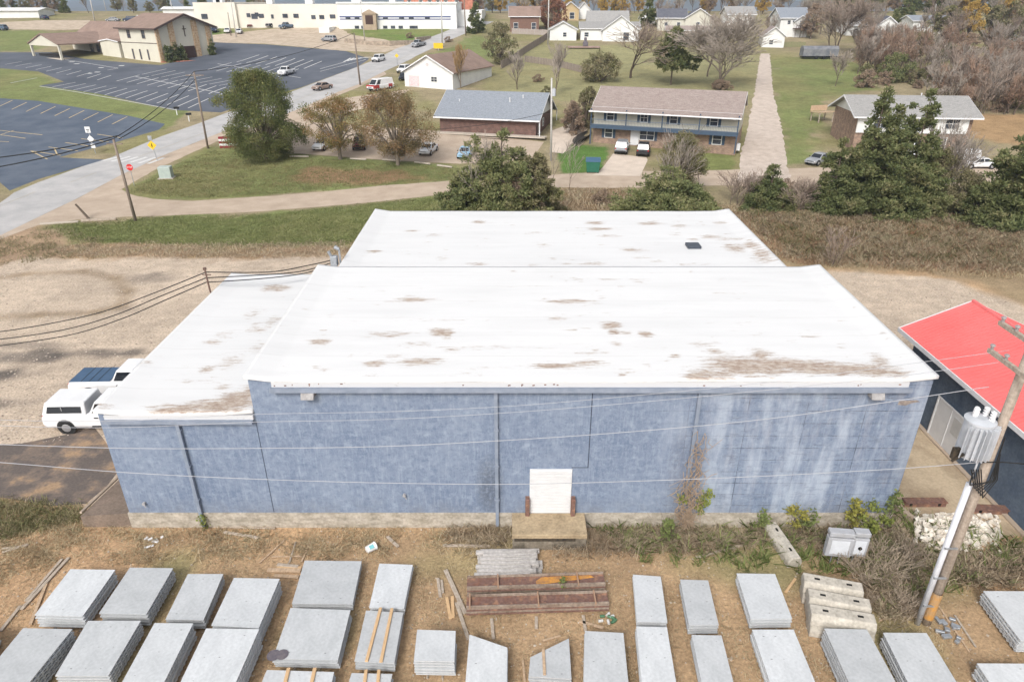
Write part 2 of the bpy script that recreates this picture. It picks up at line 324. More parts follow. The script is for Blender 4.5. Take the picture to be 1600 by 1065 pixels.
# far hills and sky haze side
def hills():
    xs = np.linspace(-5000, 5000, 90); v = []; f = []
    for j, Y in enumerate((2600, 3000, 3600, 4600)):
        for x in xs:
            z = 0 if j == 0 else [0, 22, 38, 62][j]+18*math.sin(x/520+j)+11*math.sin(x/210+2*j)+6*math.sin(x/90)
            v.append((x, Y, z-20 if j == 0 else z-10))
    n = len(xs)
    for j in range(3):
        for i in range(n-1): f.append((j*n+i, j*n+i+1, (j+1)*n+i+1, (j+1)*n+i))
    me = bpy.data.meshes.new('hills'); me.from_pydata(v, [], f); tag(link('hills', me, M('wooded_hill', (.05, .06, .035), (.09, .07, .04), scale=.02)), kind='structure')
hills()
# ---------------- main warehouse ----------------
Y0 = 23.4
def bluewall():
    m = bpy.data.materials.new('weathered_blue_paint'); m.use_nodes = True; n = m.node_tree.nodes; l = m.node_tree.links
    b = n['Principled BSDF']; b.inputs['Roughness'].default_value = .85; b.inputs['Specular IOR Level'].default_value = .2
    tc = n.new('ShaderNodeTexCoord')
    def mp(s):
        q = n.new('ShaderNodeMapping'); q.inputs['Scale'].default_value = s; l.new(tc.outputs['Object'], q.inputs[0]); return q.outputs[0]
    def noise(sc, det, s, ro=.6):
        q = n.new('ShaderNodeTexNoise'); q.inputs['Scale'].default_value = sc; q.inputs['Detail'].default_value = det; q.inputs['Roughness'].default_value = ro; l.new(mp(s), q.inputs['Vector']); return q.outputs['Fac']
    def mr(i, a, b_, c, d):
        q = n.new('ShaderNodeMapRange'); l.new(i, q.inputs[0]); q.inputs[1].default_value = a; q.inputs[2].default_value = b_; q.inputs[3].default_value = c; q.inputs[4].default_value = d; return q.outputs[0]
    def mth(op, a_, b_):
        q = n.new('ShaderNodeMath'); q.operation = op
        for k, z in enumerate((a_, b_)):
            if isinstance(z, float): q.inputs[k].default_value = z
            else: l.new(z, q.inputs[k])
        return q.outputs[0]
    def mix(f, A, B):
        q = n.new('ShaderNodeMix'); q.data_type = 'RGBA'; l.new(f, q.inputs['Factor'])
        for k, z in (('A', A), ('B', B)):
            if isinstance(z, tuple): q.inputs[k].default_value = (*z, 1)
            else: l.new(z, q.inputs[k])
        return q.outputs['Result']
    base = mix(mr(noise(.35, 5, (1, 1, 1)), .35, .65, 0, 1), (.15, .192, .275), (.212, .257, .338))
    blot = mix(mr(noise(2.4, 9, (1, 1, 1.2), .75), .50, .64, 0, .6), base, (.31, .37, .455))
    strk = mix(mr(noise(3.0, 9, (2.6, 1, .28), .8), .51, .66, 0, .6), blot, (.35, .405, .48))
    drk = mix(mr(noise(2.3, 10, (1., 1, 1.7), .85), .48, .64, 0, .7), strk, (.095, .135, .215))
    fine = mix(mr(noise(6, 6, (1, 1, .6), .8), .48, .66, 0, .45), drk, (.27, .31, .40))
    # banding of the block courses, faint everywhere, stained black on the right hand third
    sx = n.new('ShaderNodeSeparateXYZ'); l.new(tc.outputs['Object'], sx.inputs[0])
    cy = n.new('ShaderNodeCombineXYZ'); l.new(sx.outputs['X'], cy.inputs[0]); l.new(sx.outputs['Z'], cy.inputs[1])
    br = n.new('ShaderNodeTexBrick'); br.inputs['Scale'].default_value = 1; br.inputs['Mortar Size'].default_value = .022; br.inputs['Brick Width'].default_value = 2.4
    br.inputs['Row Height'].default_value = .61; br.inputs['Mortar Smooth'].default_value = .3; br.offset = 0; l.new(cy.outputs[0], br.inputs['Vector'])
    right = mr(sx.outputs['X'], 5.2, 9., .0, 1.)
    smu = mr(noise(.9, 8, (1, 1, .7), .75), .42, .62, 0, 1)
    f = mth('MULTIPLY', mth('MULTIPLY', br.outputs['Fac'], right), mth('MULTIPLY', smu, 1.0))
    o1 = mix(f, fine, (.07, .08, .11))
    rust = mth('MULTIPLY', mr(noise(1.6, 8, (1.6, 1, .3), .7), .5, .68, 0, .5), right)
    o2 = mix(rust, o1, (.34, .35, .40))
    pale = mth('MULTIPLY', mr(noise(.45, 6, (2.2, 1, .5), .6), .48, .62, 0, .6), right); o2 = mix(pale, o2, (.42, .47, .55))
    sm = mth('MULTIPLY', mr(noise(1.0, 9, (.9, 1, 3.2), .85), .52, .68, 0, .75), mr(sx.outputs['X'], 6.5, 9., .12, 1.)); o2 = mix(sm, o2, (.11, .125, .165))
    # smudge around the middle downspout base
    def blob(x, z, rx, rz, k):
        dx = mth('DIVIDE', mth('SUBTRACT', sx.outputs['X'], x), rx); dz = mth('DIVIDE', mth('SUBTRACT', sx.outputs['Z'], z), rz)
        return mth('MULTIPLY', mr(mth('ADD', mth('MULTIPLY', dx, dx), mth('MULTIPLY', dz, dz)), .1, 1., k, 0.), mr(noise(7, 6, (1, 1, 1), .8), .4, .55, .3, 1))
    o3 = mix(blob(-.95, 2.2, .7, 1.9, .6), o2, (.06, .065, .08))
    o4 = mix(blob(7.1, 3.0, .6, 3.0, .22), o3, (.16, .14, .14))
    low = mix(mth('MULTIPLY', mr(sx.outputs['Z'], .8, 1.7, .6, 0.), smu), o4, (.17, .185, .22))
    l.new(low, b.inputs['Base Color'])
    bp = n.new('ShaderNodeBump'); bp.inputs['Strength'].default_value = .25; bp.inputs['Distance'].default_value = .02; l.new(noise(5, 6, (1, 1, 1)), bp.inputs['Height']); l.new(bp.outputs[0], b.inputs['Normal'])
    return m
BLUE = bluewall()
base_m = M('pale_foundation_block', (.46, .41, .35), (.28, .25, .20), scale=1.4, rough=.95, grain=.2, det=9, stretch=(1, 1, 2.5), bump=.3)
alu = M('blue_grey_sheet_metal', (.29, .33, .41), (.22, .26, .33), scale=2, rough=.55, metal=.2)
fasc = M('weathered_white_trim', (.55, .55, .56), (.25, .2, .18), scale=9, rough=.6, lo=.62, hi=.8, stretch=(.4, 1, 1))
rust = M('rusted_steel', (.20, .10, .07), (.28, .155, .10), scale=3, rough=.9, c3=(.16, .095, .08), grain=.25)
joint_m = M('dark_joint', (.06, .075, .11), rough=.9)
BG = empty('warehouse', (0, Y0, 0), 'large blue painted block warehouse with three flat white membrane roofs', 'warehouse')
# parts are given in world numbers
zf, zb = 7.65, 7.98
def wall(name, x0, x1, y0, y1, z0, za, zc): # sloping top from za (front) to zc (back)
    m = MB(); m.hexa([(x0, y0, z0), (x1, y0, z0), (x1, y1, z0), (x0, y1, z0), (x0, y0, za), (x1, y0, za), (x1, y1, zc), (x0, y1, zc)])
    return m.build(name, BLUE, BG, True)
wall('wall', -10.5, 16.75, Y0, 35.0, .82, zf-.12, zb-.12)
wall('wall', -16.9, -10.5, Y0+.003, 38.5, .82, 5.95, 6.1)
wall('wall', -9.9, 15.75, 35.0, 48.6, .5, 7.0, 7.12)
m = MB(); m.bx(-16.95, 16.8, Y0-.06, 35, -.3, .82); m.bx(-16.95, -9.9, 35, 38.5, -.3, .819); m.bx(-9.95, 15.8, 35, 48.65, -.3, .8); m.build('foundation', base_m, BG, True)
# roofs: finely gridded sheets with a stain attribute
def roofmat():
    m = bpy.data.materials.new('white_membrane_roof'); m.use_nodes = True; n = m.node_tree.nodes; l = m.node_tree.links
    b = n['Principled BSDF']; b.inputs['Roughness'].default_value = .6; b.inputs['Specular IOR Level'].default_value = .2
    tc = n.new('ShaderNodeTexCoord'); at = n.new('ShaderNodeVertexColor'); at.layer_name = 'stain'
    sp = n.new('ShaderNodeSeparateColor'); l.new(at.outputs[0], sp.inputs[0])
    def noise(sc, det, s, ro=.6):
        k = n.new('ShaderNodeMapping'); k.inputs['Scale'].default_value = s; l.new(tc.outputs['Object'], k.inputs[0])
        q = n.new('ShaderNodeTexNoise'); q.inputs['Scale'].default_value = sc; q.inputs['Detail'].default_value = det; q.inputs['Roughness'].default_value = ro; l.new(k.outputs[0], q.inputs['Vector']); return q.outputs['Fac']
    def mr(i, a, b_, c, d):
        q = n.new('ShaderNodeMapRange'); l.new(i, q.inputs[0]); q.inputs[1].default_value = a; q.inputs[2].default_value = b_; q.inputs[3].default_value = c; q.inputs[4].default_value = d; return q.outputs[0]
    def mth(op, a_, b_):
        q = n.new('ShaderNodeMath'); q.operation = op
        for k, z in enumerate((a_, b_)):
            if isinstance(z, float): q.inputs[k].default_value = z
            else: l.new(z, q.inputs[k])
        return q.outputs[0]
    def mix(f, A, B):
        q = n.new('ShaderNodeMix'); q.data_type = 'RGBA'; l.new(f, q.inputs['Factor'])
        for k, z in (('A', A), ('B', B)):
            if isinstance(z, tuple): q.inputs[k].default_value = (*z, 1)
            else: l.new(z, q.inputs[k])
        return q.outputs['Result']
    nn = noise(2.6, 11, (.4, 2.4, 1), .85)
    dirt = mr(mth('ADD', sp.outputs[0], mth('MULTIPLY', mth('SUBTRACT', nn, .5), 4.6)), .45, .95, 0, 1)
    dcol = mix(mr(noise(4, 7, (1, 2, 1), .7), .38, .6, 0, 1), (.46, .39, .33), (.27, .19, .14))
    edge = mr(noise(.3, 6, (.5, 3, 1)), .45, .7, 0, .5)
    soft = mix(edge, (.645, .645, .65), (.56, .56, .565))
    grey = mix(mth('MULTIPLY', mr(noise(1.0, 9, (.8, 4, 1), .75), .60, .72, 0, .6), mr(sp.outputs[1], 0, 1, .25, 1.)), soft, (.55, .52, .48))
    sx = n.new('ShaderNodeSeparateXYZ'); l.new(tc.outputs['Object'], sx.inputs[0])
    fr = mth('FRACT', mth('ADD', mth('DIVIDE', sx.outputs['Y'], 1.83), mth('MULTIPLY', noise(.25, 3, (1, .3, 1)), .12)), 0.)
    grey = mix(mth('MULTIPLY', mr(fr, .0, .035, 1., 0.), mr(noise(.7, 5, (1, 1, 1)), .35, .65, .1, .9)), grey, (.50, .49, .48))
    l.new(mix(mth('MULTIPLY', dirt, .93), grey, dcol), b.inputs['Base Color'])
    wv = noise(.8, 4, (.35, 3.5, 1)); bp = n.new('ShaderNodeBump'); bp.inputs['Strength'].default_value = .18; bp.inputs['Distance'].default_value = .05; l.new(wv, bp.inputs['Height']); l.new(bp.outputs[0], b.inputs['Normal'])
    return m
RM = roofmat()
def roof(x0, x1, y0, y1, za, zc, stains, th=.14, corner=0, rag=0.):
    dx = .16; nx = int((x1-x0)/dx)+1; ny = int((y1-y0)/dx)+1
    X, Y = np.meshgrid(np.linspace(x0, x1, nx), np.linspace(y0, y1, ny)); x = X.ravel(); y = Y.ravel()
    z = za+(zc-za)*(y-y0)/(y1-y0)
    z += .022*(vnoise(x, y, 2.1, 5)-.5)+.006*(vnoise(x*.35, y, .45, 8)-.5)
    ed = np.minimum(x-x0, x1-x); z += .14*np.clip(1-ed/1.1, 0, 1)*corner          # sides of the sheet turn up a little
    st = np.zeros(len(x)); g = np.zeros(len(x))
    for (px, py, rx, ry, k) in stains:
        p = Zp(px, py, za+.15)
        d = np.sqrt(((x-p.x)/rx)**2+((y-p.y)/ry)**2); st = np.maximum(st, np.clip(1.35-d*.8, 0, 1)*k*1.25)
    sn = vnoise(x*.5, y*1.6, .55, 31)*.6+vnoise(x*.5, y*1.6, .2, 32)*.4; rg = vnoise(x, y, 4.5, 33); st = np.maximum(st, np.clip((sn-.82+.16*rg)*6, 0, 1)*.75)
    g = np.clip(vnoise(x, y, 3, 11)*1.6-.5, 0, 1)
    n = nx*ny; i = np.arange((nx-1)*(ny-1)); r = i//(nx-1); c = i % (nx-1); b = r*nx+c
    top = np.stack([x, y-Y0, z], 1); V = np.concatenate([top, top-[0, 0, th]])
    Fs = [np.stack([b, b+1, b+nx+1, b+nx], 1)]
    def side(ix, rev):
        a1 = ix[:-1]; a2 = ix[1:]; q = np.stack([a1, a1+n, a2+n, a2], 1); return q[:, ::-1] if rev else q
    Fs += [side(np.arange(nx), 0), side(np.arange(nx)+(ny-1)*nx, 1), side(np.arange(ny)*nx, 1), side(np.arange(ny)*nx+nx-1, 0)]
    me = npmesh('roof', V, np.concatenate(Fs)); C = np.zeros((2*n, 4)); C[:n, 0] = st; C[:n, 1] = g; C[:, 3] = 1
    a_ = me.color_attributes.new('stain', 'FLOAT_COLOR', 'POINT'); a_.data.foreach_set('color', C.astype(np.float32).ravel())
    return link('roof', me, RM, BG)
big = [(1120, 578, 1.0, .55, .75), (1140, 565, 1.0, .8, .75), (1165, 568, 1.1, .8, .9), (1200, 568, 1.2, .75, .9), (1240, 567, 1.2, .6, .9), (1280, 570, 1.2, .55, .9), (1320, 572, 1.2, .5, .9), (1360, 574, 1.1, .5, .9), (1395, 578, .6, .4, .8), (1375, 560, .4, .6, .7), (1190, 550, .5, .5, .7), (1100, 583, .9, .25, .8),
       (645, 470, 1.1, .28, .7), (890, 472, 1.1, .25, .8), (497, 532, .5, .25, .75), (615, 520, .9, .25, .6), (600, 523, .7, .2, .5), (687, 517, .5, .35, .85), (700, 520, .25, .5, .7), (585, 564, .5, .25, .8), (655, 561, .9, .3, .75), (675, 560, .5, .3, .7), (612, 552, .5, .2, .55), (650, 535, .6, .25, .55), (955, 507, .5, .35, .85), (960, 518, .3, .25, .8), (980, 519, .3, .22, .8), (1008, 520, .35, .28, .85), (963, 535, .35, .2, .5), (870, 567, 1.2, .22, .8), (920, 563, .8, .25, .75), (1055, 553, .25, .2, .7), (1115, 545, .4, .25, .7), (1098, 535, .6, .25, .5), (870, 498, .5, .2, .6), (750, 540, 2.5, .2, .35), (706, 543, .4, .2, .6), (1165, 505, .5, .15, .45), (775, 570, .8, .15, .4), (1000, 575, .8, .12, .35), (700, 500, 1.5, .15, .35), (560, 470, 1, .12, .3), (1130, 460, 1, .15, .35), (820, 450, 1.6, .12, .35), (1000, 440, .6, .15, .45), (950, 440, .6, .12, .6)]
roof(-10.62, 16.85, Y0-.1, 35.1, zf, zb, big, corner=1)
back = [(930, 347, .6, .4, .8), (938, 356, 1.0, .3, .8), (1015, 348, .9, .35, .7), (1062, 352, .5, .4, .6), (1110, 368, .8, .4, .7), (1150, 385, .7, .8, .7), (1175, 383, .5, .9, .7), (1190, 395, .6, .9, .7), (1200, 405, .8, .6, .5), (1125, 347, .5, .3, .6), (990, 388, .8, .4, .6), (1000, 400, .6, .2, .5), (925, 409, .8, .3, .6), (642, 359, .6, .2, .7), (748, 346, .5, .3, .8), (585, 390, .4, .3, .7), (745, 409, .6, .3, .6), (680, 365, .5, .25, .5), (690, 400, .4, .4, .5), (850, 380, .6, .6, .35), (1085, 372, .4, .3, .6), (1140, 372, 1.0, .3, .55), (1055, 365, .4, .3, .5), (950, 367, .7, .25, .6), (830, 362, 1.5, .2, .35), (760, 372, .6, .3, .3), (1030, 378, .5, .3, .3)]
roof(-10.0, 15.85, 35.12, 48.7, 7.12, 7.25, back, corner=1.3)
left = [(300, 634, 1.6, .5, .85), (340, 630, 1.2, .6, .9), (370, 622, .9, .9, .9), (388, 615, .5, 1.2, .85), (262, 637, .9, .3, .8), (430, 448, .8, .55, .75), (323, 572, .35, .35, .7), (347, 600, .35, .3, .6), (395, 487, .5, .8, .4), (402, 512, .7, .4, .5), (332, 531, .5, .3, .6), (350, 520, .6, .5, .4), (410, 540, .8, .8, .4), (300, 590, 1.2, .3, .35), (360, 560, .8, .8, .4), (425, 500, .4, .8, .5)]
roof(-17.0, -10.515, Y0-.1, 38.6, 6.1, 6.2, left, corner=.6)
m = MB(); m.bx(-9.55, 15.75, Y0-.13, Y0-.003, zf-.36, zf-.145); m.build('fascia_trim', fasc, BG, True)
m = MB(); m.extr([(-9.6, Y0-.14, zf-.36), (-9.6, Y0-.30, zf-.33), (-9.6, Y0-.31, zf-.52), (-9.6, Y0-.14, zf-.54)], (25.45, 0, 0)); m.build('gutter', alu, BG, True)
m = MB(); m.bx(-16.6, -10.53, Y0-.13, Y0-.003, 5.76, 5.955); m.build('fascia_trim', fasc, BG, True)
m = MB(); m.extr([(-16.65, Y0-.14, 5.76), (-16.65, Y0-.28, 5.78), (-16.65, Y0-.28, 5.62), (-16.65, Y0-.14, 5.6)], (6.1, 0, 0)); m.build('gutter', alu, BG, True)
m = MB()
for k in range(22):
    x = rnd.choice([rnd.uniform(-9.5, 15.7), rnd.uniform(-9.3, -6), rnd.uniform(-.2, 2)]); wd = rnd.uniform(.03, .1); dz = rnd.uniform(-.05, .04)
    m = MB(); m.bx(x, x+wd, Y0-.136, Y0-.128, zf-.27+dz, zf-.22+dz); m.build('rust_spot', rust, BG, True)
def spout(px0, px1, z1, z0=.15):
    x0 = Xat(px0, Y0, z1); x1 = Xat(px1, Y0, z0); x = (x0+x1)/2
    m = MB(); m.bx(x-.07, x+.07, Y0-.16, Y0-.04, z0, z1)
    o = m.build('downspout', alu, BG, True)
    for z in (1.6, 3.4, 5.2):
        if z < z1-.3: q = MB(); q.bx(x-.11, x+.11, Y0-.165, Y0-.002, z, z+.05); q.build('strap', alu, o, False); q = o.children[-1]; q.location = (-BG.location.x, -BG.location.y, 0)
    return x
spout(775, 777, 7.1); spout(1093, 1064, 7.1); spout(277, 321, 5.6)
m = MB()
xj = Xat(922, Y0, 5); m.bx(xj-.02, xj+.02, Y0-.006, Y0-.002, 3.25, 7.1); m.bx(Xat(893, Y0, 3.25), xj, Y0-.006, Y0-.002, 3.25, 3.285)
m.build('wall_joint', joint_m, BG, True); m = MB(); m.bx(-10.52, -10.49, Y0-.006, Y0-.002, .85, 5.6); m.build('wall_joint', joint_m, BG, True)
grayp = M('grey_vent_paint', (.38, .37, .37), (.25, .24, .24), scale=5, rough=.6)
for px, py in ((483, 610), (1367, 610)):
    p = Yp(px, py, Y0); m = MB(); m.extr([(p.x-.26, Y0-.003, p.z-.2), (p.x-.26, Y0-.42, p.z-.2), (p.x-.26, Y0-.3, p.z+.04), (p.x-.26, Y0-.003, p.z+.16)], (.52, 0, 0))
    o = m.build('wall_vent', grayp, BG, True, bevel=.015); 
    m = MB()
    for k in range(3): m.bx(p.x-.2, p.x+.2, -.40-.003*k, -.385, p.z-.17+k*.045, p.z-.145+k*.045)
p = Yp(1420, 628, Y0); m = MB(); m.extr([(p.x+a_, Y0-.001, p.z+b_) for a_, b_ in ((-.42, -.12), (-.1, -.16), (.1, -.05), (.45, .02), (.3, .1), (-.05, .08), (-.4, .06))], (0, -.006, 0)); m.build('bare_patch', M('bare_stucco', (.33, .28, .24), (.2, .17, .16), scale=6), BG, True)
for px, py in ((632, 772), (226, 785)):
    p = Yp(px, py, Y0); m = MB(); m.tube((p.x, Y0, p.z), (p.x, Y0-.12, p.z), .07, .07, 8); m.tube((p.x, Y0-.1, p.z), (p.x+.1, Y0-.16, p.z-.14), .03, .02, 6); m.build('hose_spigot', grayp, BG, True)
# roof hatch
m = MB(); p = Zp(1083, 385, 7.2); m.bx(p.x-.42, p.x+.42, p.y-.42, p.y+.42, 7.1, 7.34); m.build('roof_hatch', M('dark_hatch', (.06, .07, .09), rough=.5), BG, True, bevel=.02)
# loading door
xa, xb = Xat(827.5, Y0, 2), Xat(892.5, Y0, 2); zt = Yp(860, 732, Y0).z
dw = M('white_door_paint', (.66, .66, .67), (.60, .60, .61), scale=2, rough=.5)
m = MB(); m.bx(xa, xb, Y0-.05, Y0-.003, .83, zt); dr = m.build('loading_door', dw, BG, True)
m = MB(); k = 14
for i in range(k):
    z = .86+(zt-.92)*i/k; m.bx(xa+.03, xb-.03, Y0-.075, Y0-.051, z, z+(zt-.9)/k-.03)
o = m.build('door_slats', dw, dr); o.location = (0, -Y0, 0)
for x in (xa-.09, xb+.09):
    m = MB(); m.bx(x-.09, x+.09, Y0-.30, Y0-.003, .6, 1.75); m.build('rusty_post', rust, BG, True, bevel=.01)
# ---------------- platforms ----------------
T = empty('loading_dock', (1.7, Y0-1, 0), 'small stained concrete loading dock under the white loading door', 'loading dock')
xl, xr = Xat(800, Y0-1.2, .8), Xat(917, Y0-1.2, .8)
slabm = M('stained_tan_concrete', (.40, .31, .2), (.25, .19, .12), scale=.9, rough=.95, grain=.2, det=9, lo=.4, hi=.65)
m = MB(); m.bx(xl, xr, Y0-1.45, Y0-.07, .62, .86); m.build('top_slab', slabm, T, True, bevel=.02)
m = MB(); m.bx(xl+.02, xr-.02, Y0-1.42, Y0-.07, -.2, .618); m.build('base', M('mossy_block', (.27, .23, .18), (.10, .085, .065), scale=1.6, rough=.95, grain=.2, det=9), T, True)
m = MB(); m.bx(xl+.1, xr-.5, Y0-1.47, Y0-1.425, .52, .66); m.build('rubber_bumper', M('black_rubber', (.025, .023, .02), (.08, .06, .04), scale=6), T, True)
T = empty('side_ramp', (-18, Y0+1, 0), 'brown concrete ramp block at the left corner of the blue warehouse', 'ramp')
m = MB(); A = Zp(133, 800, .55); B2 = Zp(183, 742, .05)
v = [(-16.96, Y0-.02, -.1), (A.x+.0, Y0-.02, -.1), (A.x-.0, Y0+4.2, -.1), (-16.96, Y0+4.2, -.1), (-16.96, Y0-.02, .8), (A.x, Y0-.02, .62), (A.x, Y0+4.2, .06), (-16.96, Y0+4.2, .1)]
m.add(v, [(0, 1, 2, 3), (7, 6, 5, 4), (4, 5, 1, 0), (5, 6, 2, 1), (6, 7, 3, 2), (7, 4, 0, 3)]); m.build('slab', M('brown_concrete', (.25, .19, .15), (.16, .125, .1), scale=.8, rough=.95, grain=.2, det=9), T, True)
m = MB(); m.tube((A.x-.1, Y0+.2, .64), (A.x-.1, Y0+4.3, .1), .07, .07, 5); m.build('edge_curb', conc, T, True)
# electric service mast behind the left wing
galv = M('galvanised_steel', (.45, .47, .5), (.33, .35, .37), scale=5, rough=.45, metal=.6)
p = Zp(525, 407, 7.3)
T = empty('electric_meter_mast', (p.x, p.y, 6.2), 'grey electric meter and mast at the corner of the rear white roof', 'electric meter')
m = MB(); m.bx(p.x-.3, p.x+.1, p.y-.2, p.y+.15, 7.0, 7.6); m.build('meter_box', galv, T, True, bevel=.03)
m = MB(); m.tube((p.x+.25, p.y, 6.2), (p.x+.25, p.y, 8.0), .06); m.tube((p.x+.25, p.y, 8.0), (p.x+.0, p.y, 8.15), .1, .13); m.tube((p.x-.2, p.y-.1, 7.5), (p.x-.35, p.y-.1, 7.9), .08, .1); m.build('mast', galv, T, True)
# ---------------- red roofed building at the right ----------------
redm = M('red_metal_roof', (.74, .175, .17), (.67, .14, .135), scale=.5, rough=.45, spec=.4)
navy = M('navy_block_wall', (.085, .115, .165), (.125, .16, .21), scale=1.5, rough=.85, grain=.15, bump=.2)
whit = M('white_trim', (.75, .75, .76), (.66, .66, .68), scale=3, rough=.6)
T = empty('red_roofed_building', (27, 25, 0), 'navy walled building with red ribbed metal hip roof at the right edge', 'building')
ex = 21.9; ey = 34.6; ez = 4.5
wx = 22.6
m = MB(); m.bx(wx, 40, 18.0, 34.0, -.2, 4.45); m.build('wall', navy, T, True)
rp = Yp(1521, 470, ey); rz = rp.z; ridge_x = rp.x; fx_ = 2*ridge_x-ex
m = MB(); sec = [(ex, ez), (ridge_x, rz), (fx_, ez)]
m.extr([(x, 16.5, z) for x, z in sec]+[(x, 16.5, z-.06) for x, z in sec[::-1]], (0, ey-16.5, 0)); rf = m.build('roof', redm, T, True)
m = MB(); m.extr([(wx+.3, 34.0, 4.3), (fx_-.6, 34.0, 4.3), (ridge_x, 34.0, rz-.25)], (0, -.2, 0)); m.build('gable', navy, T, True)
m = MB(); k = 72
for i in range(k):
    y = 16.6+(ey-16.7)*i/k
    for xe, sg in ((ex, 1), (fx_, -1)): m.extr([(xe, y, ez+.003), (xe, y+.05, ez+.003), (xe, y+.05, ez+.04), (xe, y, ez+.04)], ((ridge_x-xe), 0, (rz-ez)))
o = m.build('roof_ribs', redm, rf); o.location = (-27, -25, 0)
m = MB(); m.tube((ridge_x, 16.5, rz), (ridge_x, ey+.02, rz), .1, .1, 6); o = m.build('ridge_cap', redm, rf); o.location = (-27, -25, 0)
m = MB(); m.bx(ex-.06, ex-.005, 16.5, ey+.05, ez-.22, ez+.02); m.extr([(x, ey+.005, z+.02) for x, z in sec]+[(x, ey+.005, z-.2) for x, z in sec[::-1]], (0, .06, 0)); m.build('fascia', whit, T, True)
m = MB(); m.bx(ex, wx, 16.6, ey, ez-.24, ez-.2); m.build('soffit', whit, T, True)
# double door on the side wall
q0 = G(1468, 668); q1 = G(1518, 718)
dy1 = 30.6; dy0 = 28.2
m = MB(); m.bx(wx-.08, wx-.005, dy0, dy1, .1, 2.35); dr = m.build('double_door', dw, T, True)
m = MB(); m.bx(wx-.11, wx-.081, dy0-.1, dy0, .05, 2.45); m.bx(wx-.11, wx-.081, dy1, dy1+.1, .05, 2.45); m.bx(wx-.11, wx-.081, dy0, dy1, 2.35, 2.45); m.bx(wx-.10, wx-.081, (dy0+dy1)/2-.02, (dy0+dy1)/2+.02, .1, 2.35)
o = m.build('frame', whit, dr); o.location = (-27, -25, 0)
m = MB(); m.bx(wx-.10, wx-.081, dy0+.25, dy0+.9, 1.2, 2.1); o = m.build('door_window', M('frosted_pane', (.5, .5, .5), rough=.3), dr); o.location = (-27, -25, 0)
for yy in (31.6,): m = MB(); m.bx(wx-.14, wx-.005, yy, yy+.12, 0, 2.4); m.build('downspout', navy, T, True)
m = MB(); m.bx(wx-.25, wx-.02, 18, 34, .0, .12); m.build('kerb', conc, T, True)
# rusty channels lying at the edge of the slab
for i, (a_, b_, lab) in enumerate((((1410, 790), (1475, 790), 'shorter rusty steel channel with square holes lying at the slab edge'), ((1518, 800), (1584, 803), 'rusty steel channel lying against the corner of the navy wall'))):
    A = G(*a_); B2 = G(*b_); d = (B2-A); T = empty('steel_channel', (A.x, A.y, 0), lab, 'steel channel', 'rusty channels at the slab edge', math.atan2(d.y, d.x))
    Ln = d.length; m = MB(); m.bx(0, Ln, -.12, .16, .03, .3); m.build('web', rust, T, bevel=.01); m = MB(); m.bx(0, Ln, -.2, .2, .301, .34); m.build('flange', rust, T)
    for u in (.12, .8): m = MB(); m.bx(Ln*u, Ln*u+.12, -.14, -.121, .1, .24); m.build('bolt_hole', M('black_hole', (.01, .01, .01)), T)
T = empty('concrete_kerb_piece', G(1403, 800), 'narrow leaning concrete piece at the right corner of the blue warehouse', 'concrete piece'); m = MB(); m.box((0, 0, .18), (.22, 1.5, .3), rz=.35); m.build('block', conc, T)
# ---------------- stacks of concrete slabs ----------------
slab_m = []
for i in range(4):
    k = 1.03-.075*i; slab_m.append(M('slab_concrete_%s' % ['pale', 'cool', 'grey', 'dusty'][i], (.57*k, .585*k, .60*k), (.47*k, .485*k, .50*k), scale=[1.1, .8, 1.5, 1.0][i], rough=.95, grain=.08, det=10, stretch=[(2, .6, 1), (1, 1, 1), (1.2, .5, 1), (.8, 1.3, 1)][i], bump=.1, lo=.32, hi=.68))
slab_side = M('slab_edge_shade', (.30, .31, .30), (.22, .22, .22), scale=4, rough=.95)
woodn = M('new_pine', (.62, .42, .24), (.5, .33, .18), scale=4, rough=.8, stretch=(1, 6, 1))
woodo = M('grey_weathered_wood', (.46, .39, .32), (.31, .255, .205), scale=3, rough=.95, stretch=(1, 8, 1), grain=.2)
woodt = M('tan_lumber', (.52, .38, .26), (.38, .27, .18), scale=3, rough=.9, stretch=(6, 1, 1), grain=.15)
mark_m = M('dark_lifting_mark', (.25, .255, .26), rough=.9)
ordn = ['topmost', 'second from the top', 'third from the top', 'fourth from the top', 'fifth from the top', 'sixth from the top', 'seventh from the top']
LH = .135
def ext(q, to):   # extend a quad that leaves the picture at its front edge down to pixel row `to`
    bl, br, fr, fl = q
    def e_(b_, f_): t = (to-b_[1])/(f_[1]-b_[1]); return (b_[0]+(f_[0]-b_[0])*t, to)
    return [bl, br, e_(br, fr), e_(bl, fl)]
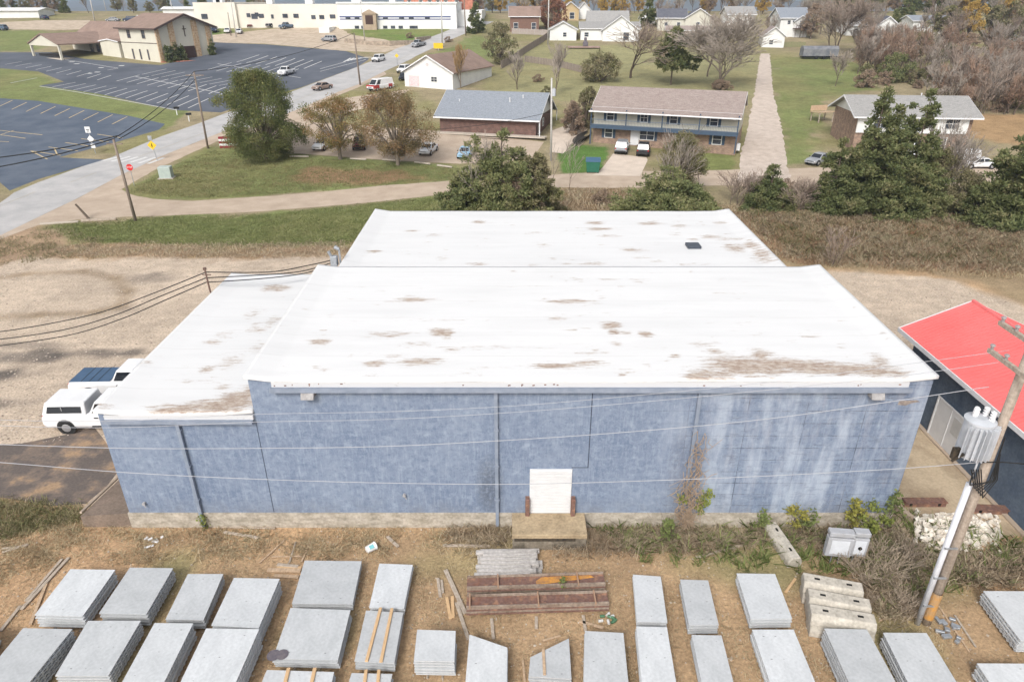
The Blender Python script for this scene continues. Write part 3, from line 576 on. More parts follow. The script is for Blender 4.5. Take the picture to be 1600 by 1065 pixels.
stacks = [
 ([(110, 888.5), (180, 889.5), (129, 962), (54, 960)], 5, 'first stack from left, back row'),
 ([(203, 886), (270.5, 887), (228.5, 959), (154.5, 957.5)], 5, 'second stack from left, back row'),
 ([(293.5, 896), (349, 896), (318, 968), (258.5, 967)], 4, 'third stack from left, back row'),
 ([(365.5, 902), (437, 903.5), (404, 981), (330, 976)], 6, 'fourth stack from left, back row'),
 ([(-62, 984), (-6, 984), (-40, 1050), (-100, 1050)], 5, 'stack cut by the left edge of the picture'),
 ([(36, 980.5), (113, 982), (30, 1085), (-50, 1085)], 6, 'front row stack at the left, first whole one'),
 ([(137.5, 969), (220, 969), (169, 1055), (86, 1055)], 5, 'second front row stack from left'),
 ([(241.5, 972.5), (302, 973), (255, 1068), (190, 1066)], 6, 'third front row stack from left'),
 ([(322, 981), (405, 982), (364, 1075), (277, 1075)], 7, 'fourth front row stack from left'),
 ([(476, 875), (565, 876), (551, 943), (456, 942.7)], 3, 'broad stack beside the scrap boards'),
 ([(454, 949), (547.5, 952.5), (528, 1030.5), (426, 1028)], 4, 'broad stack with dark disc on its corner'),
 ([(417, 1045.8), (522, 1049), (508, 1110), (392, 1105)], 4, 'broad stack cut by the bottom edge, two battens on it'),
 ([(592.7, 879.7), (645, 881.7), (631, 950.4), (576.7, 948.4)], 3, 'narrow stack right of the broad one'),
 ([(572, 953), (630, 956), (616, 1035.5), (553.8, 1032)], 4, 'narrow stack with two long pine battens'),
 ([(549.5, 1050.6), (613, 1052), (600, 1115), (530, 1112)], 4, 'narrow stack cut by the bottom edge, battens on it'),
 ([(652, 982.8), (712, 984.8), (710, 1032.6), (646.8, 1031.4)], 6, 'small square stack in the middle'),
 ([(733.6, 990.5), (792.8, 1011), (792, 1080), (726, 1080)], 4, 'stack of slant ended slabs, left one of two'),
 ([(828.6, 1026), (888.8, 996.5), (893, 1060), (825.8, 1056)], 3, 'stack of slant ended slabs with a batten on it'),
 ([(914, 984.8), (974, 988), (984, 1085), (912, 1085)], 4, 'wide stack just right of the slant ended ones'),
 ([(989, 896.9), (1032.5, 900), (1042.8, 972), (995.3, 970.5)], 3, 'narrow back stack right of the rusty beams'),
 ([(994, 978), (1042, 979), (1059, 1080), (1004, 1080)], 4, 'narrow front stack right of the rusty beams'),
 ([(1062.8, 904.6), (1106.4, 906), (1123, 975.3), (1076.3, 976)], 4, 'second narrow back stack right of the beams'),
 ([(1080.6, 991), (1127.3, 992), (1150, 1080), (1099, 1080)], 4, 'second narrow front stack right of the beams'),
 ([(1150.8, 895), (1211, 896), (1237.8, 965.6), (1173, 966.7)], 4, 'wide back stack below the lone barrier'),
 ([(1175, 982.8), (1240, 982.8), (1280, 1080), (1208, 1080)], 4, 'wide front stack below the lone barrier'),
 ([(1288, 981), (1354.6, 982.6), (1408, 1080), (1333, 1080)], 6, 'stack in front of the piled concrete blocks'),
 ([(1379.8, 987.6), (1447.7, 988), (1504, 1080), (1426, 1080)], 5, 'stack in front of the utility pole foot'),
 ([(1536.4, 922.6), (1610, 923), (1672, 1000), (1595, 1000.5)], 5, 'stack cut by the right edge of the picture'),
 ([(1526.4, 1035.5), (1606, 1036), (1660, 1110), (1576, 1110)], 5, 'stack in the bottom right corner'),
]
SK = []
for si, (q, nl, desc) in enumerate(stacks):
    zt = nl*LH+.06; P4 = [Zp(x, y, zt) for x, y in q]; P4 = P4[::-1]  # fl, fr, br, bl -> ccw from above
    P4 = [P4[0], P4[1], P4[2], P4[3]]; mt = slab_m[si*7 % 4]
    cx = sum(p_.x for p_ in P4)/4; cy = sum(p_.y for p_ in P4)/4
    SK.append((P4, zt, cx, cy))
    for k in range(nl):
        jx, jy = (0, 0) if k == 0 else (rnd.uniform(-.025, .025), rnd.uniform(-.03, .03))
        z1 = zt-k*LH; z0 = z1-.115; ms = [(p_.x-cx, p_.y-cy) for p_ in P4]; sh = .93
        m = MB(); m.prism(ms, -.045, 0.)
        m.prism([(a_*sh, b_*sh) for a_, b_ in ms], -.098, -.0455)
        for (i0, i1) in ((1, 2), (3, 0)):      # ribbed long edges
            a_ = Vector(ms[i0]); b_ = Vector(ms[i1]); d = b_-a_; n_ = max(3, int(d.length/.2)); d.normalize(); nn = Vector((-d.y, d.x))
            for j in range(n_):
                c0 = a_+d*((b_-a_).length*(j+.5)/n_)+nn*.035; m.box((c0.x, c0.y, -.072), (.085, .06, .052), rz=math.atan2(d.y, d.x))
        nm = 'concrete_slab'; o = m.build(nm, mt); o.location = (cx+jx, cy+jy, z1)
        tag(o, f'{ordn[k]} grey slab: {desc}', 'concrete slab', f'slabs of the {desc}'[:60])
        if k == 0 and si not in (15,):
            mk = MB(); fl, fr, br, bl = [Vector(v_) for v_ in ms]
            for v_ in (.12, .5, .88):
                for u in (.22, .5, .78):
                    if rnd.random() < [.8, .3, .6][si % 3]:
                        c0 = (fl*(1-u)+fr*u)*(1-v_)+(bl*(1-u)+br*u)*v_; s_ = rnd.uniform(.02, .045)
                        mk.box((c0.x, c0.y, .002), (s_*1.6, s_*.6, .004))
            if mk.v: mk.build('lifting_mark', mark_m, o)
    # sticks between the layers, seen at the front
    fl, fr, br, bl = P4
    for u in (.3, .68):
        a_ = fl*(1-u)+fr*u; b_ = bl*(1-u)+br*u; d = (b_-a_).normalized(); zz = 0.
        m = MB(); m.tube(a_-d*.05+Vector((0, 0, -zt+.035)), b_+d*.05+Vector((0, 0, -zt+.035)), .04, .04, 4); o = m.build('skid', woodo)
        tag(o, f'weathered wooden skid under the {desc}'[:100], 'skid', f'skids under the {desc}'[:60])
def stick(name, a, b, w, h, z, mat, label, cat, group=None, pz=None):
    pz = z if pz is None else pz
    A = Zp(*a, pz+h); B_ = Zp(*b, pz+h); d = B_-A; m = MB(); c = (A+B_)/2; m.box((0, 0, 0), (d.length, w, h)); o = m.build(name, mat, bevel=min(w, h)*.12)
    o.location = (c.x, c.y, z+h/2+.004); o.rotation_euler = (0, 0, math.atan2(d.y, d.x)); return tag(o, label, cat, group)
zt = SK[13][1]
stick('batten', (594.7, 948), (572.5, 1032), .11, .06, zt, woodn, 'left one of two long pine battens on the narrow slab stack', 'batten')
stick('batten', (612.5, 949), (595, 1033), .11, .06, zt, woodn, 'right one of two long pine battens on the narrow slab stack', 'batten')
zt = SK[14][1]
stick('batten', (572, 1045), (566, 1095), .11, .06, zt, woodn, 'left pine batten on the narrow stack cut by the bottom edge', 'batten')
stick('batten', (592, 1045), (588, 1095), .11, .06, zt, woodn, 'right pine batten on the narrow stack cut by the bottom edge', 'batten')
zt = SK[11][1]
stick('batten', (451, 1042), (438, 1095), .12, .06, zt, woodn, 'left pine batten on the broad stack at the bottom edge', 'batten')
stick('batten', (492, 1042), (480, 1095), .12, .06, zt, woodn, 'right pine batten on the broad stack at the bottom edge', 'batten')
stick('batten', (849, 1013), (851, 1053), .10, .05, SK[17][1], woodt, 'short batten lying on the slant ended slab', 'batten')
p = Zp(435, 1023, SK[10][1]); m = MB(); m.tube((-.17, 0, 0), (-.17, 0, .012), .23, .23, 20); m.tube((.13, .02, .0), (.13, .02, .02), .21, .21, 20); o = m.build('metal_disc', M('dark_steel_disc', (.1, .09, .11), (.16, .14, .15), scale=8, rough=.6)); o.location = (p.x, p.y, SK[10][1]+.003); tag(o, 'pair of dark round discs on the corner of a slab', 'metal discs')
# loose planks and scraps
PL = [((107, 870), (33, 951), .14, 'o', 'long weathered plank left of the first slab stack'), ((97, 872), (40, 938), .12, 'o', 'grey plank lying beside the long plank at the left'), ((72, 911), (47, 975), .12, 't', 'crooked plank crossing the long planks at the left'), ((0, 985), (32, 945), .13, 'o', 'plank reaching the left edge below the crossing planks'), ((3, 862), (44, 849), .12, 'o', 'upper of two grey planks in the grass at far left'), ((3, 856), (42, 852), .1, 'o', 'lower of two grey planks in the grass at far left'),
 ((345, 821), (430, 823), .16, 'o', 'grey board along the foundation right of the left downspout'), ((350, 830), (404, 839), .14, 'o', 'tan board near the foundation under the longer grey board'), ((225, 855), (240, 851), .1, 'w', 'white scrap strip in the grass'), ((605, 837), (622, 853), .14, 'o', 'short split board between bucket and warehouse'), ((692, 851), (765, 852), .14, 'o', 'pale straight board near the timber pile'),
 ((405, 879), (447, 841), .07, 't', 'thin stick leaning toward the scrap boards'), ((424, 869), (472, 868), .08, 't', 'horizontal stick above the scrap boards'), ((462, 846), (452, 878), .07, 'o', 'upright looking thin stick above the scrap boards'), ((485, 845), (471, 877), .08, 't', 'right slanting stick above the scrap boards'),
 ((433, 881), (466, 884), .16, 'o', 'topmost short scrap board by the broad stack'), ((418, 889), (470, 890), .2, 't', 'wide scrap board by the broad stack'), ((432, 886), (471, 886), .14, 'n', 'pale scrap board by the broad stack'), ((428, 898), (467, 900), .16, 't', 'lowest scrap board by the broad stack'),
 ((684, 902), (688, 932), .12, 'o', 'short grey stick left of the long leaning plank'), ((690, 905), (692, 925), .1, 'o', 'shorter grey stick beside the other'), ((698, 932), (704, 966), .12, 'n', 'left yellowish pine stub'), ((707, 930), (708, 964), .12, 'n', 'right yellowish pine stub'), ((696, 889), (727, 957), .17, 'o', 'long grey plank leading down to the rusty beams'), ((713, 940), (732, 998), .14, 'o', 'plank pointing at the slant ended slab stack'),
 ((768, 965), (771, 997), .12, 'o', 'bearer sticking out under the rusty beams, left'), ((838, 962), (838, 981), .12, 'o', 'bearer sticking out under the rusty beams, middle'), ((911, 960), (915, 985), .12, 'o', 'bearer sticking out under the rusty beams, right'), ((905, 969), (943, 980), .12, 't', 'brown stick beside the cans'), ((848, 1000), (876, 992), .08, 't', 'thin stick above the slant ended slab'), ((817, 1030), (820, 1065), .08, 't', 'rusty brown rod beside the slant ended stack'),
 ((1088, 870), (1160, 850), .13, 'o', 'tan pole lying in the weeds below the vine'), ((1227, 925), (1243, 903), .1, 'n', 'short pale stick beside the concrete block pile'), ((1467, 946), (1515, 1018), .06, 't', 'long thin stick right of the utility pole'), ((1492, 960), (1525, 1010), .08, 'o', 'second thin stick right of the utility pole'), ((1373, 970), (1408, 953), .05, 't', 'bent twig between block pile and pole')]
for a_, b_, w_, k, lab in PL:
    stick('plank', a_, b_, w_, w_*.4, .02, {'o': woodo, 't': woodt, 'n': woodn, 'w': whit}[k], lab, 'plank')
# bucket
p = G(580, 860); T = empty('bucket', p, 'white plastic bucket lying on its side in the yard', 'bucket', rz=.7)
m = MB(); m.tube((-.2, 0, .17), (.2, 0, .17), .15, .175, 16); m.build('pail', M('white_plastic', (.8, .8, .8), rough=.4), T, smooth=False); m = MB(); m.tube((.2, 0, .17), (.225, 0, .17), .19, .19, 16); m.build('lid', M('white_plastic', (.8, .8, .8)), T); m = MB(); m.box((.0, -.1, .30), (.2, .16, .008), rx=.6); m.build('label', M('teal_print', (.2, .5, .55)), T)
# timber pile
A = Zp(745, 905, .3); B_ = Zp(848, 905, .3)
k = 0
for r_ in range(9):
    yy = A.y+r_*.21; nl = 3 if r_ < 8 else 2
    for c_ in range(nl):
        x0 = A.x+rnd.uniform(-.15, .25); x1 = B_.x+rnd.uniform(-.5, .1); z = .08+c_*.13
        m = MB(); m.box((0, 0, 0), (x1-x0, .19, .12), rz=rnd.uniform(-.03, .03)); o = m.build('timber', woodp if False else M('silver_grey_timber', (.50, .47, .45), (.33, .31, .29), scale=2.5, rough=.95, stretch=(.6, 6, 3), grain=.2, det=9), bevel=.012)
        o.location = ((x0+x1)/2, yy+rnd.uniform(-.02, .02), z)
        tag(o, 'silver grey weathered timber in the pile below the loading dock', 'timber', 'timbers piled below the loading dock')
# rusty beams
for nm, a_, b_, hh, lab in (('rusty_beam', (730, 932), (945, 925), .42, 'rear rusty steel box beam with yellow painted inside'), ('rusty_beam', (729, 962), (951, 955), .40, 'front rusty steel box beam on wooden bearers')):
    A = G(*a_); B_ = G(*b_); d = B_-A; T = empty(nm, (A.x, A.y, .1), lab, 'steel beam', 'rusty beams in the yard', math.atan2(d.y, d.x)); Ln = d.length
    m = MB(); m.bx(0, Ln, 0, .05, 0, hh); m.bx(0, Ln, .55, .6, 0, hh); m.build('flange', M('pitted_brown_steel', (.32, .26, .21), (.2, .145, .11), scale=2, rough=.9, grain=.3, stretch=(.5, 1, 1)), T)
    m = MB(); m.bx(0, Ln, .051, .549, hh-.13, hh-.1); m.build('web', rust, T); m = MB(); m.bx(0, Ln, -.05, -.002, 0, .04); m.bx(0, Ln, -.05, -.002, hh*.5, hh*.5+.03); m.bx(0, Ln, -.03, .63, hh+.001, hh+.02) if False else None; m.build('lip', rust, T)
    for u in ((.22, .8) if hh > .41 else (.02, .5, .9)): m = MB(); m.bx(Ln*u, Ln*u+.05, -.02, .62, hh-.1, hh+.03); m.build('strap', M('pale_rust', (.38, .24, .16)), T)
    if hh > .41:
        m = MB(); m.prism([(Ln*.5, .08), (Ln*.93, .4), (Ln*.9, .52), (Ln*.55, .5), (Ln*.5, .3)], hh-.099, hh-.09); m.build('yellow_panel', M('yellow_orange_paint', (.6, .28, .05), (.3, .16, .08), scale=5), T)
# cans
for i in range(9):
    p = G(935+rnd.uniform(0, 25), 957+rnd.uniform(0, 18)); m = MB(); m.tube((-.09, 0, .06), (.09, 0, .06), .055, .055, 10); o = m.build('can', M('can_white' if i % 2 else 'can_green', (.6, .6, .58) if i % 2 else (.08, .18, .1), rough=.4)); o.location = p; o.rotation_euler = (0, 0, rnd.uniform(0, 3)); tag(o, 'small can or bottle in the litter heap right of the rusty beams', 'can', 'litter right of the rusty beams')
for i in range(10):
    p = G(1478+rnd.uniform(-14, 24), 980+rnd.uniform(-14, 26)); m = MB(); m.box((0, 0, .07), (rnd.uniform(.15, .35), rnd.uniform(.1, .2), .1), rz=rnd.uniform(0, 3), rx=rnd.uniform(-.2, .2)); o = m.build('metal_scrap', galv, bevel=.01); o.location = p; tag(o, 'small grey metal scrap on the ground right of the utility pole', 'scrap', 'scraps by the utility pole')
for i in range(6):
    p = G(240+rnd.uniform(-12, 14), 845+rnd.uniform(-6, 8)); m = MB(); m.box((0, 0, .04), (rnd.uniform(.1, .3), .12, .06), rz=rnd.uniform(0, 3)); o = m.build('litter', whit, bevel=.01); o.location = p; tag(o, 'scrap of pale litter in the grass left of the downspout', 'litter', 'litter by the left foundation')
# concrete barriers
barm = M('barrier_concrete', (.50, .46, .40), (.36, .33, .28), scale=1.5, rough=.95, grain=.2, det=9, bump=.3)
def barrier(loc, rz, Ln, label, group=None, h=.6, w=.62):
    T = empty('concrete_barrier', loc, label, 'concrete barrier', group, rz); m = MB()
    pr_ = [(0, -w/2, 0), (0, w/2, 0), (0, w/2, h*.55), (0, w/2-.12, h), (0, -w/2+.12, h), (0, -w/2, h*.55)]
    m.extr([(-Ln/2, y, z) for _, y, z in pr_][::-1], (Ln, 0, 0)); m.build('body', barm, T, bevel=.03)
    for u in (-.27, .27):
        q = MB(); q.box((Ln*u, 0, h+.004), (.2, .09, .012)); q.build('lifting_slot', M('black_hole', (.01, .01, .01)), T)
    return T
A = G(1203, 830); B_ = G(1240, 885); barrier((A+B_)/2, math.atan2(B_.y-A.y, B_.x-A.x), 2.2, 'lone tan concrete barrier lying in the weeds by the warehouse', h=.52, w=.62)
bl = [((1257, 905), (1350, 922), 'rearmost'), ((1265, 930), (1362, 948), 'middle'), ((1268, 955), (1370, 972), 'front')]
for i, (a_, b_, wd) in enumerate(bl):
    for lv in (0, 1):
        A = Zp(*a_, .95); B_ = Zp(*b_, .95); c = (A+B_)/2
        barrier((c.x+(.0 if lv else .03), c.y+.1+(.0 if lv else -.04), lv*.51), math.atan2(B_.y-A.y, B_.x-A.x)+(0 if lv else .02), (B_-A).length, f'{wd} concrete block of the {"upper" if lv else "lower"} layer in the block pile', 'piled concrete blocks', h=.5, w=.72)
# electrical cabinets
cabw = M('cabinet_white', (.40, .41, .44), (.33, .33, .34), scale=3, rough=.5)
for px, lab, wd in ((1302, 'left white electrical cabinet on posts in the weeds', 1.0), (1333, 'right white electrical cabinet with a black dial in the weeds', .62)):
    p = G(px, 880); T = empty('electrical_cabinet', p, lab, 'electrical cabinet', 'electrical cabinets in the weeds', rz=-.12)
    m = MB(); m.box((0, 0, 1.0), (wd, .3, .95)); m.build('box', cabw, T, bevel=.02); m = MB(); m.box((0, .02, 1.66), (wd*.98, .36, .2)); m.build('top_box', cabw, T, bevel=.02)
    for s in (-1, 1): m = MB(); m.bx(s*wd*.4-.04, s*wd*.4+.04, .16, .24, 0, 1.5); m.build('post', woodo, T); m = MB(); m.tube((s*wd*.15, 0, 0), (s*wd*.15, 0, .52), .03); m.build('conduit', galv, T)
    m = MB(); m.box((0, -.16, 1.02), (wd*.7, .015, .7)); m.build('door_panel', M('cabinet_door', (.6, .62, .66)), T)
    if wd < .9: m = MB(); m.tube((0, -.17, 1.0), (0, -.2, 1.0), .08, .08, 12); m.build('dial', M('black_hole', (.01, .01, .01)), T)
# ---------------- near utility pole ----------------
pm = M('grey_brown_pole', (.44, .37, .31), (.31, .255, .21), scale=2, rough=.95, stretch=(5, 5, .3), grain=.2)
b0 = G(1446, 972); T = empty('utility_pole', b0, 'tall wooden utility pole with grey transformer and white riser at the right', 'utility pole')
top = Vector((b0.x+.1, b0.y+.1, 13.2))
m = MB(); m.tube(b0-Vector((0, 0, .3)), top, .18, .13, 14); m.build('pole', pm, T, True, smooth=True)
m = MB(); m.tube(b0+Vector((.01, -.015, .3)), b0+Vector((.01, -.015, 1.6)),   .182, .179, 14, False); m.build('orange_stain', M('orange_rot', (.5, .24, .05), (.34, .24, .15), scale=3), T, True)
m = MB(); r0 = b0+Vector((-.34, -.05, 0)); m.tube(r0, r0+Vector((0, .02, 6.6)), .105, .105, 12); m.tube(r0+Vector((0, .02, 6.6)), r0+Vector((0, .02, 8.2)), .03, .03, 8); m.build('conduit', M('pale_grey_conduit', (.62, .63, .67), rough=.45), T, True, smooth=True)
for z in (1.0, 2.4, 3.8): m = MB(); m.bx(r0.x-.1, b0.x+.0, b0.y-.18, b0.y-.12, z, z+.06); m.build('bracket', galv, T, True)
zA = Hat(585, b0.y)+.3
arms = []
for px, py in ((1548, 575), (1577, 547)):
    # end of the arm lies away from us along +Y
    arms.append((px, py))
for z, ya, yb in ((10.9, -1.3, 1.35), (11.9, -1.3, 1.3)):
    m = MB(); m.bx(b0.x-.24, b0.x-.12, b0.y+ya, b0.y+yb, z-.07, z+.07); a_ = m.build('crossarm', pm, T, True)
    for yy in (yb-.1, .55, ya+.1):
        q = MB(); q.tube((b0.x-.18, b0.y+yy, z+.07), (b0.x-.18, b0.y+yy, z+.2), .05, .05, 8); q.tube((b0.x-.18, b0.y+yy, z+.2), (b0.x-.18, b0.y+yy, z+.25), .09, .06, 8)
        o = q.build('insulator', M('brown_insulator', (.3, .27, .27), rough=.3), a_); o.location = tuple(-k for k in T.location)
# transformer
tg = M('transformer_grey', (.50, .52, .56), (.42, .44, .47), scale=2, rough=.4, spec=.5)
c = b0+Vector((-.68, .05, 0)); z0, z1 = 7.75, 9.0
m = MB(); m.tube((c.x, c.y, z0), (c.x, c.y, z1), .42, .42, 24); tk = m.build('transformer', tg, T, True, smooth=False)
def sub(m, name, mat, par): o = m.build(name, mat, par); o.location = tuple(-k for k in T.location); return o
m = MB(); m.tube((c.x, c.y, z1), (c.x, c.y, z1+.07), .46, .46, 24); m.tube((c.x, c.y, z1+.07), (c.x, c.y, z1+.16), .44, .2, 24); sub(m, 'lid', tg, tk)
m = MB()
for i in range(9): a_ = R(-150+i*16); m.box((c.x+math.cos(a_)*.5, c.y+math.sin(a_)*.5, (z0+z1)/2), (.2, .02, 1.15), rz=a_)
sub(m, 'cooling_fin', tg, tk)
for dx, dy in ((-.15, .1), (.18, .12), (.22, -.15)):
    m = MB()
    for k in range(4): m.tube((c.x+dx, c.y+dy, z1+.12+k*.09), (c.x+dx*1.15, c.y+dy, z1+.2+k*.09), .1, .06, 10)
    sub(m, 'bushing', M('porcelain', (.7, .7, .72), rough=.25), tk)
m = MB(); m.box((c.x-.5, c.y-.1, z0+.1), (.25, .12, .4)); m.tube((c.x-.55, c.y-.12, z0-.2), (c.x-.4, c.y-.3, z0+.2), .05); sub(m, 'fuse_cutout', M('black_rubber', (.02, .02, .02)), tk)
m = MB(); m.bx(c.x+.35, b0.x, b0.y-.08, b0.y+.08, 8.65, 8.77); m.bx(c.x+.35, b0.x, b0.y-.08, b0.y+.08, 8.0, 8.12); sub(m, 'mount', galv, tk)
m = MB(); prev = None
for dz, dx in ((0, -.55), (-.5, -.5), (-.35, .25), (.3, .1), (1.4, .05)): 
    q = Vector((b0.x+dx, b0.y-.25, 7.2+dz)); 
    if prev is not None: m.tube(prev, q, .022, .022, 5)
    prev = q
for k in range(5): m.path([Vector((b0.x-.6+k*.08, b0.y-.2, 7.3)), Vector((b0.x-.35+k*.1, b0.y-.3, 6.6-.1*k)), Vector((b0.x+.1+k*.06, b0.y-.25, 6.9)), Vector((b0.x+.15, b0.y-.2, 7.9))], .018, 4)
m.build('looped_cable', M('black_cable', (.02, .02, .02)), T, True)
# wires ---------------------------------------------------------
def wire(name, pts, Y, r, mat, label, group):
    w3 = [Yp(x, y, Y if not isinstance(Y, (list, tuple)) else Y[i]) for i, (x, y) in enumerate(pts)]
    out = []; n = len(w3)   # Catmull-Rom
    for i in range(n-1):
        p0 = w3[max(0, i-1)]; p1 = w3[i]; p2 = w3[i+1]; p3 = w3[min(n-1, i+2)]
        for k in range(6):
            t = k/6; out.append(.5*((2*p1)+(p2-p0)*t+(2*p0-5*p1+4*p2-p3)*t*t+(3*p1-p0-3*p2+p3)*t*t*t))
    out.append(w3[-1]); m = MB(); m.path(out, r, 5); o = m.build(name, mat); tag(o, label, 'power line', group); return o
lw = M('bare_aluminium_wire', (.48, .49, .53), rough=.4, metal=.2); bw = M('black_cable', (.02, .02, .02))
gw = 'power lines crossing in front of the blue wall'
yb = b0.y
wire('power_line', [(-120, 652), (150, 658), (400, 647), (600, 643), (800, 634), (1000, 617), (1200, 597), (1400, 571), (1577, 547)], yb+1.2, .008, lw, 'topmost thin pale power line in front of the blue wall', gw)
wire('power_line', [(-120, 660), (150, 668), (400, 659), (600, 655), (800, 644), (1000, 628), (1200, 609), (1400, 588), (1560, 566)], yb+.5, .008, lw, 'second pale power line from the top before the blue wall', gw)
wire('power_line', [(-120, 690), (0, 694), (200, 700), (400, 700), (600, 697), (800, 687), (1000, 673), (1200, 654), (1400, 626), (1545, 604)], yb, .011, lw, 'third pale power line, crossing the middle of the blue wall', gw)
wire('power_line', [(-120, 714), (0, 722), (200, 738), (400, 748), (600, 754), (800, 756), (1000, 751), (1200, 743), (1400, 732), (1530, 722)], yb-.2, .011, lw, 'lowest pale power line, crossing the white loading door', gw)
wire('power_line', [(1530, 722), (1570, 722), (1640, 728)], yb-.2, .02, bw, 'short dark line leaving the pole to the right edge', gw)
# mid-left service pole and cables
p = G(330, 470); sp = Zp(330, 452, 6.2)
T = empty('service_pole', (Zp(328, 452, 6.2).x, Zp(328, 452, 6.2).y, 6.1), 'thin brown service mast standing on the edge of the left white roof', 'mast')
m = MB(); a_ = Vector(T.location); m.tube((0, 0, -.1), (-.05, 0, 1.35), .055, .045, 8); m.build('mast', M('brown_pole', (.16, .10, .08)), T); m = MB(); m.tube((-.05, 0, 1.3), (-.05, 0, 1.42), .1, .1, 8); m.build('cap', M('brown_pole', (.16, .10, .08)), T); m = MB(); m.tube((-.25, 0, 1.0), (.25, 0, 1.0), .03, .03, 6); m.build('bracket', M('brown_pole', (.16, .10, .08)), T)
ys = T.location.y
for k, (pts, pts2) in enumerate(((([(-60, 522), (0, 518), (80, 505), (160, 487), (240, 458), (322, 425)]), [(322, 425), (420, 425), (480, 415), (520, 406)]), ([(-60, 535), (0, 530), (100, 515), (180, 492), (250, 463), (322, 434)], [(322, 434), (400, 430), (470, 424), (520, 410)]), ([(-60, 547), (0, 540), (110, 523), (190, 498), (260, 468), (322, 441)], [(322, 441), (400, 436), (470, 428), (522, 414)]))):
    nmz = ['upper', 'middle', 'lower'][k]
    wire('service_cable', pts, ys, .03, bw, f'{nmz} dark cable sagging over the gravel lot at the left', 'dark cables over the gravel lot')
    wire('service_cable', pts2, [ys, ys, (ys+Zp(525, 407, 7.3).y)/2, Zp(525, 407, 7.3).y], .03, bw, f'{nmz} dark cable between the roof mast and the meter', 'dark cables over the left roof')
# ---------------- vegetation ----------------
NR = np.random.default_rng(11)
bark = M('grey_brown_bark', (.15, .115, .09), (.085, .065, .05), scale=4, rough=.95, stretch=(3, 3, .5))
barkl = M('pale_bark', (.26, .22, .18), (.16, .13, .10), scale=4, rough=.95, stretch=(3, 3, .5))
twig_brown = M('twig_brown', (.34, .265, .215), (.24, .19, .155), scale=2)
twig_grey = M('twig_grey', (.40, .345, .295), (.29, .25, .215), scale=2)
twig_tan = M('twig_tan', (.42, .34, .26), (.32, .255, .19), scale=2)
twig_red = M('twig_russet', (.38, .25, .185), (.27, .19, .14), scale=2)
def segtubes(name, S, n, mat, parent):
    if not len(S): return None
    S = np.array(S, float); p0 = S[:, :3]; p1 = S[:, 3:6]; r0 = S[:, 6]; r1 = S[:, 7]; d = p1-p0; d /= np.linalg.norm(d, axis=1)[:, None]+1e-9
    up = np.where(np.abs(d[:, 2:3]) > .9, [[1., 0, 0]], [[0, 0, 1.]]); a_ = np.cross(d, up); a_ /= np.linalg.norm(a_, axis=1)[:, None]; b_ = np.cross(d, a_)
    V = []
    for p_, r_ in ((p0, r0), (p1, r1)):
        for i in range(n):
            t = 2*math.pi*i/n; V.append(p_+(a_*math.cos(t)+b_*math.sin(t))*r_[:, None])
    V = np.stack(V, 1).reshape(-1, 3); k = np.arange(len(S))[:, None]*2*n
    Fq = np.concatenate([k+np.array([[i, (i+1) % n, n+(i+1) % n, n+i]]) for i in range(n)])
    return link(name, npmesh(name, V, Fq), mat, parent)
def leaves(name, C, Rr, n, size, mat, parent, asp=1.0, up=0., flat=1., hollow=.5):
    if size >= .2: n = int(n*(2.6 if size < .3 else 1.7)); size *= .56 if size < .3 else .72
    """n small leaf faces scattered through clumps C (k,3) of radius Rr (k,)"""
    w_ = Rr**2; idx = NR.choice(len(C), n, p=w_/w_.sum()); d = NR.normal(size=(n, 3)); d /= np.linalg.norm(d, axis=1)[:, None]
    rr = NR.random(n)**hollow; d[:, 2] *= flat; P_ = C[idx]+d*(rr*Rr[idx])[:, None]
    t = NR.normal(size=(n, 3)); t[:, 2] = t[:, 2]*(1-up)+up*1.5; t += d*.5; t /= np.linalg.norm(t, axis=1)[:, None]
    b_ = np.cross(t, NR.normal(size=(n, 3))); b_ /= np.linalg.norm(b_, axis=1)[:, None]
    s = size*NR.uniform(.5, 1.3, n)[:, None]; t = t*s*asp; b_ = b_*s/2
    V = np.stack([P_-b_*.6, P_+t*.45-b_, P_+t*1., P_+t*.5+b_], 1).reshape(-1, 3)
    return link(name, npmesh(name, V, np.arange(4*n).reshape(-1, 4)), mat, parent)
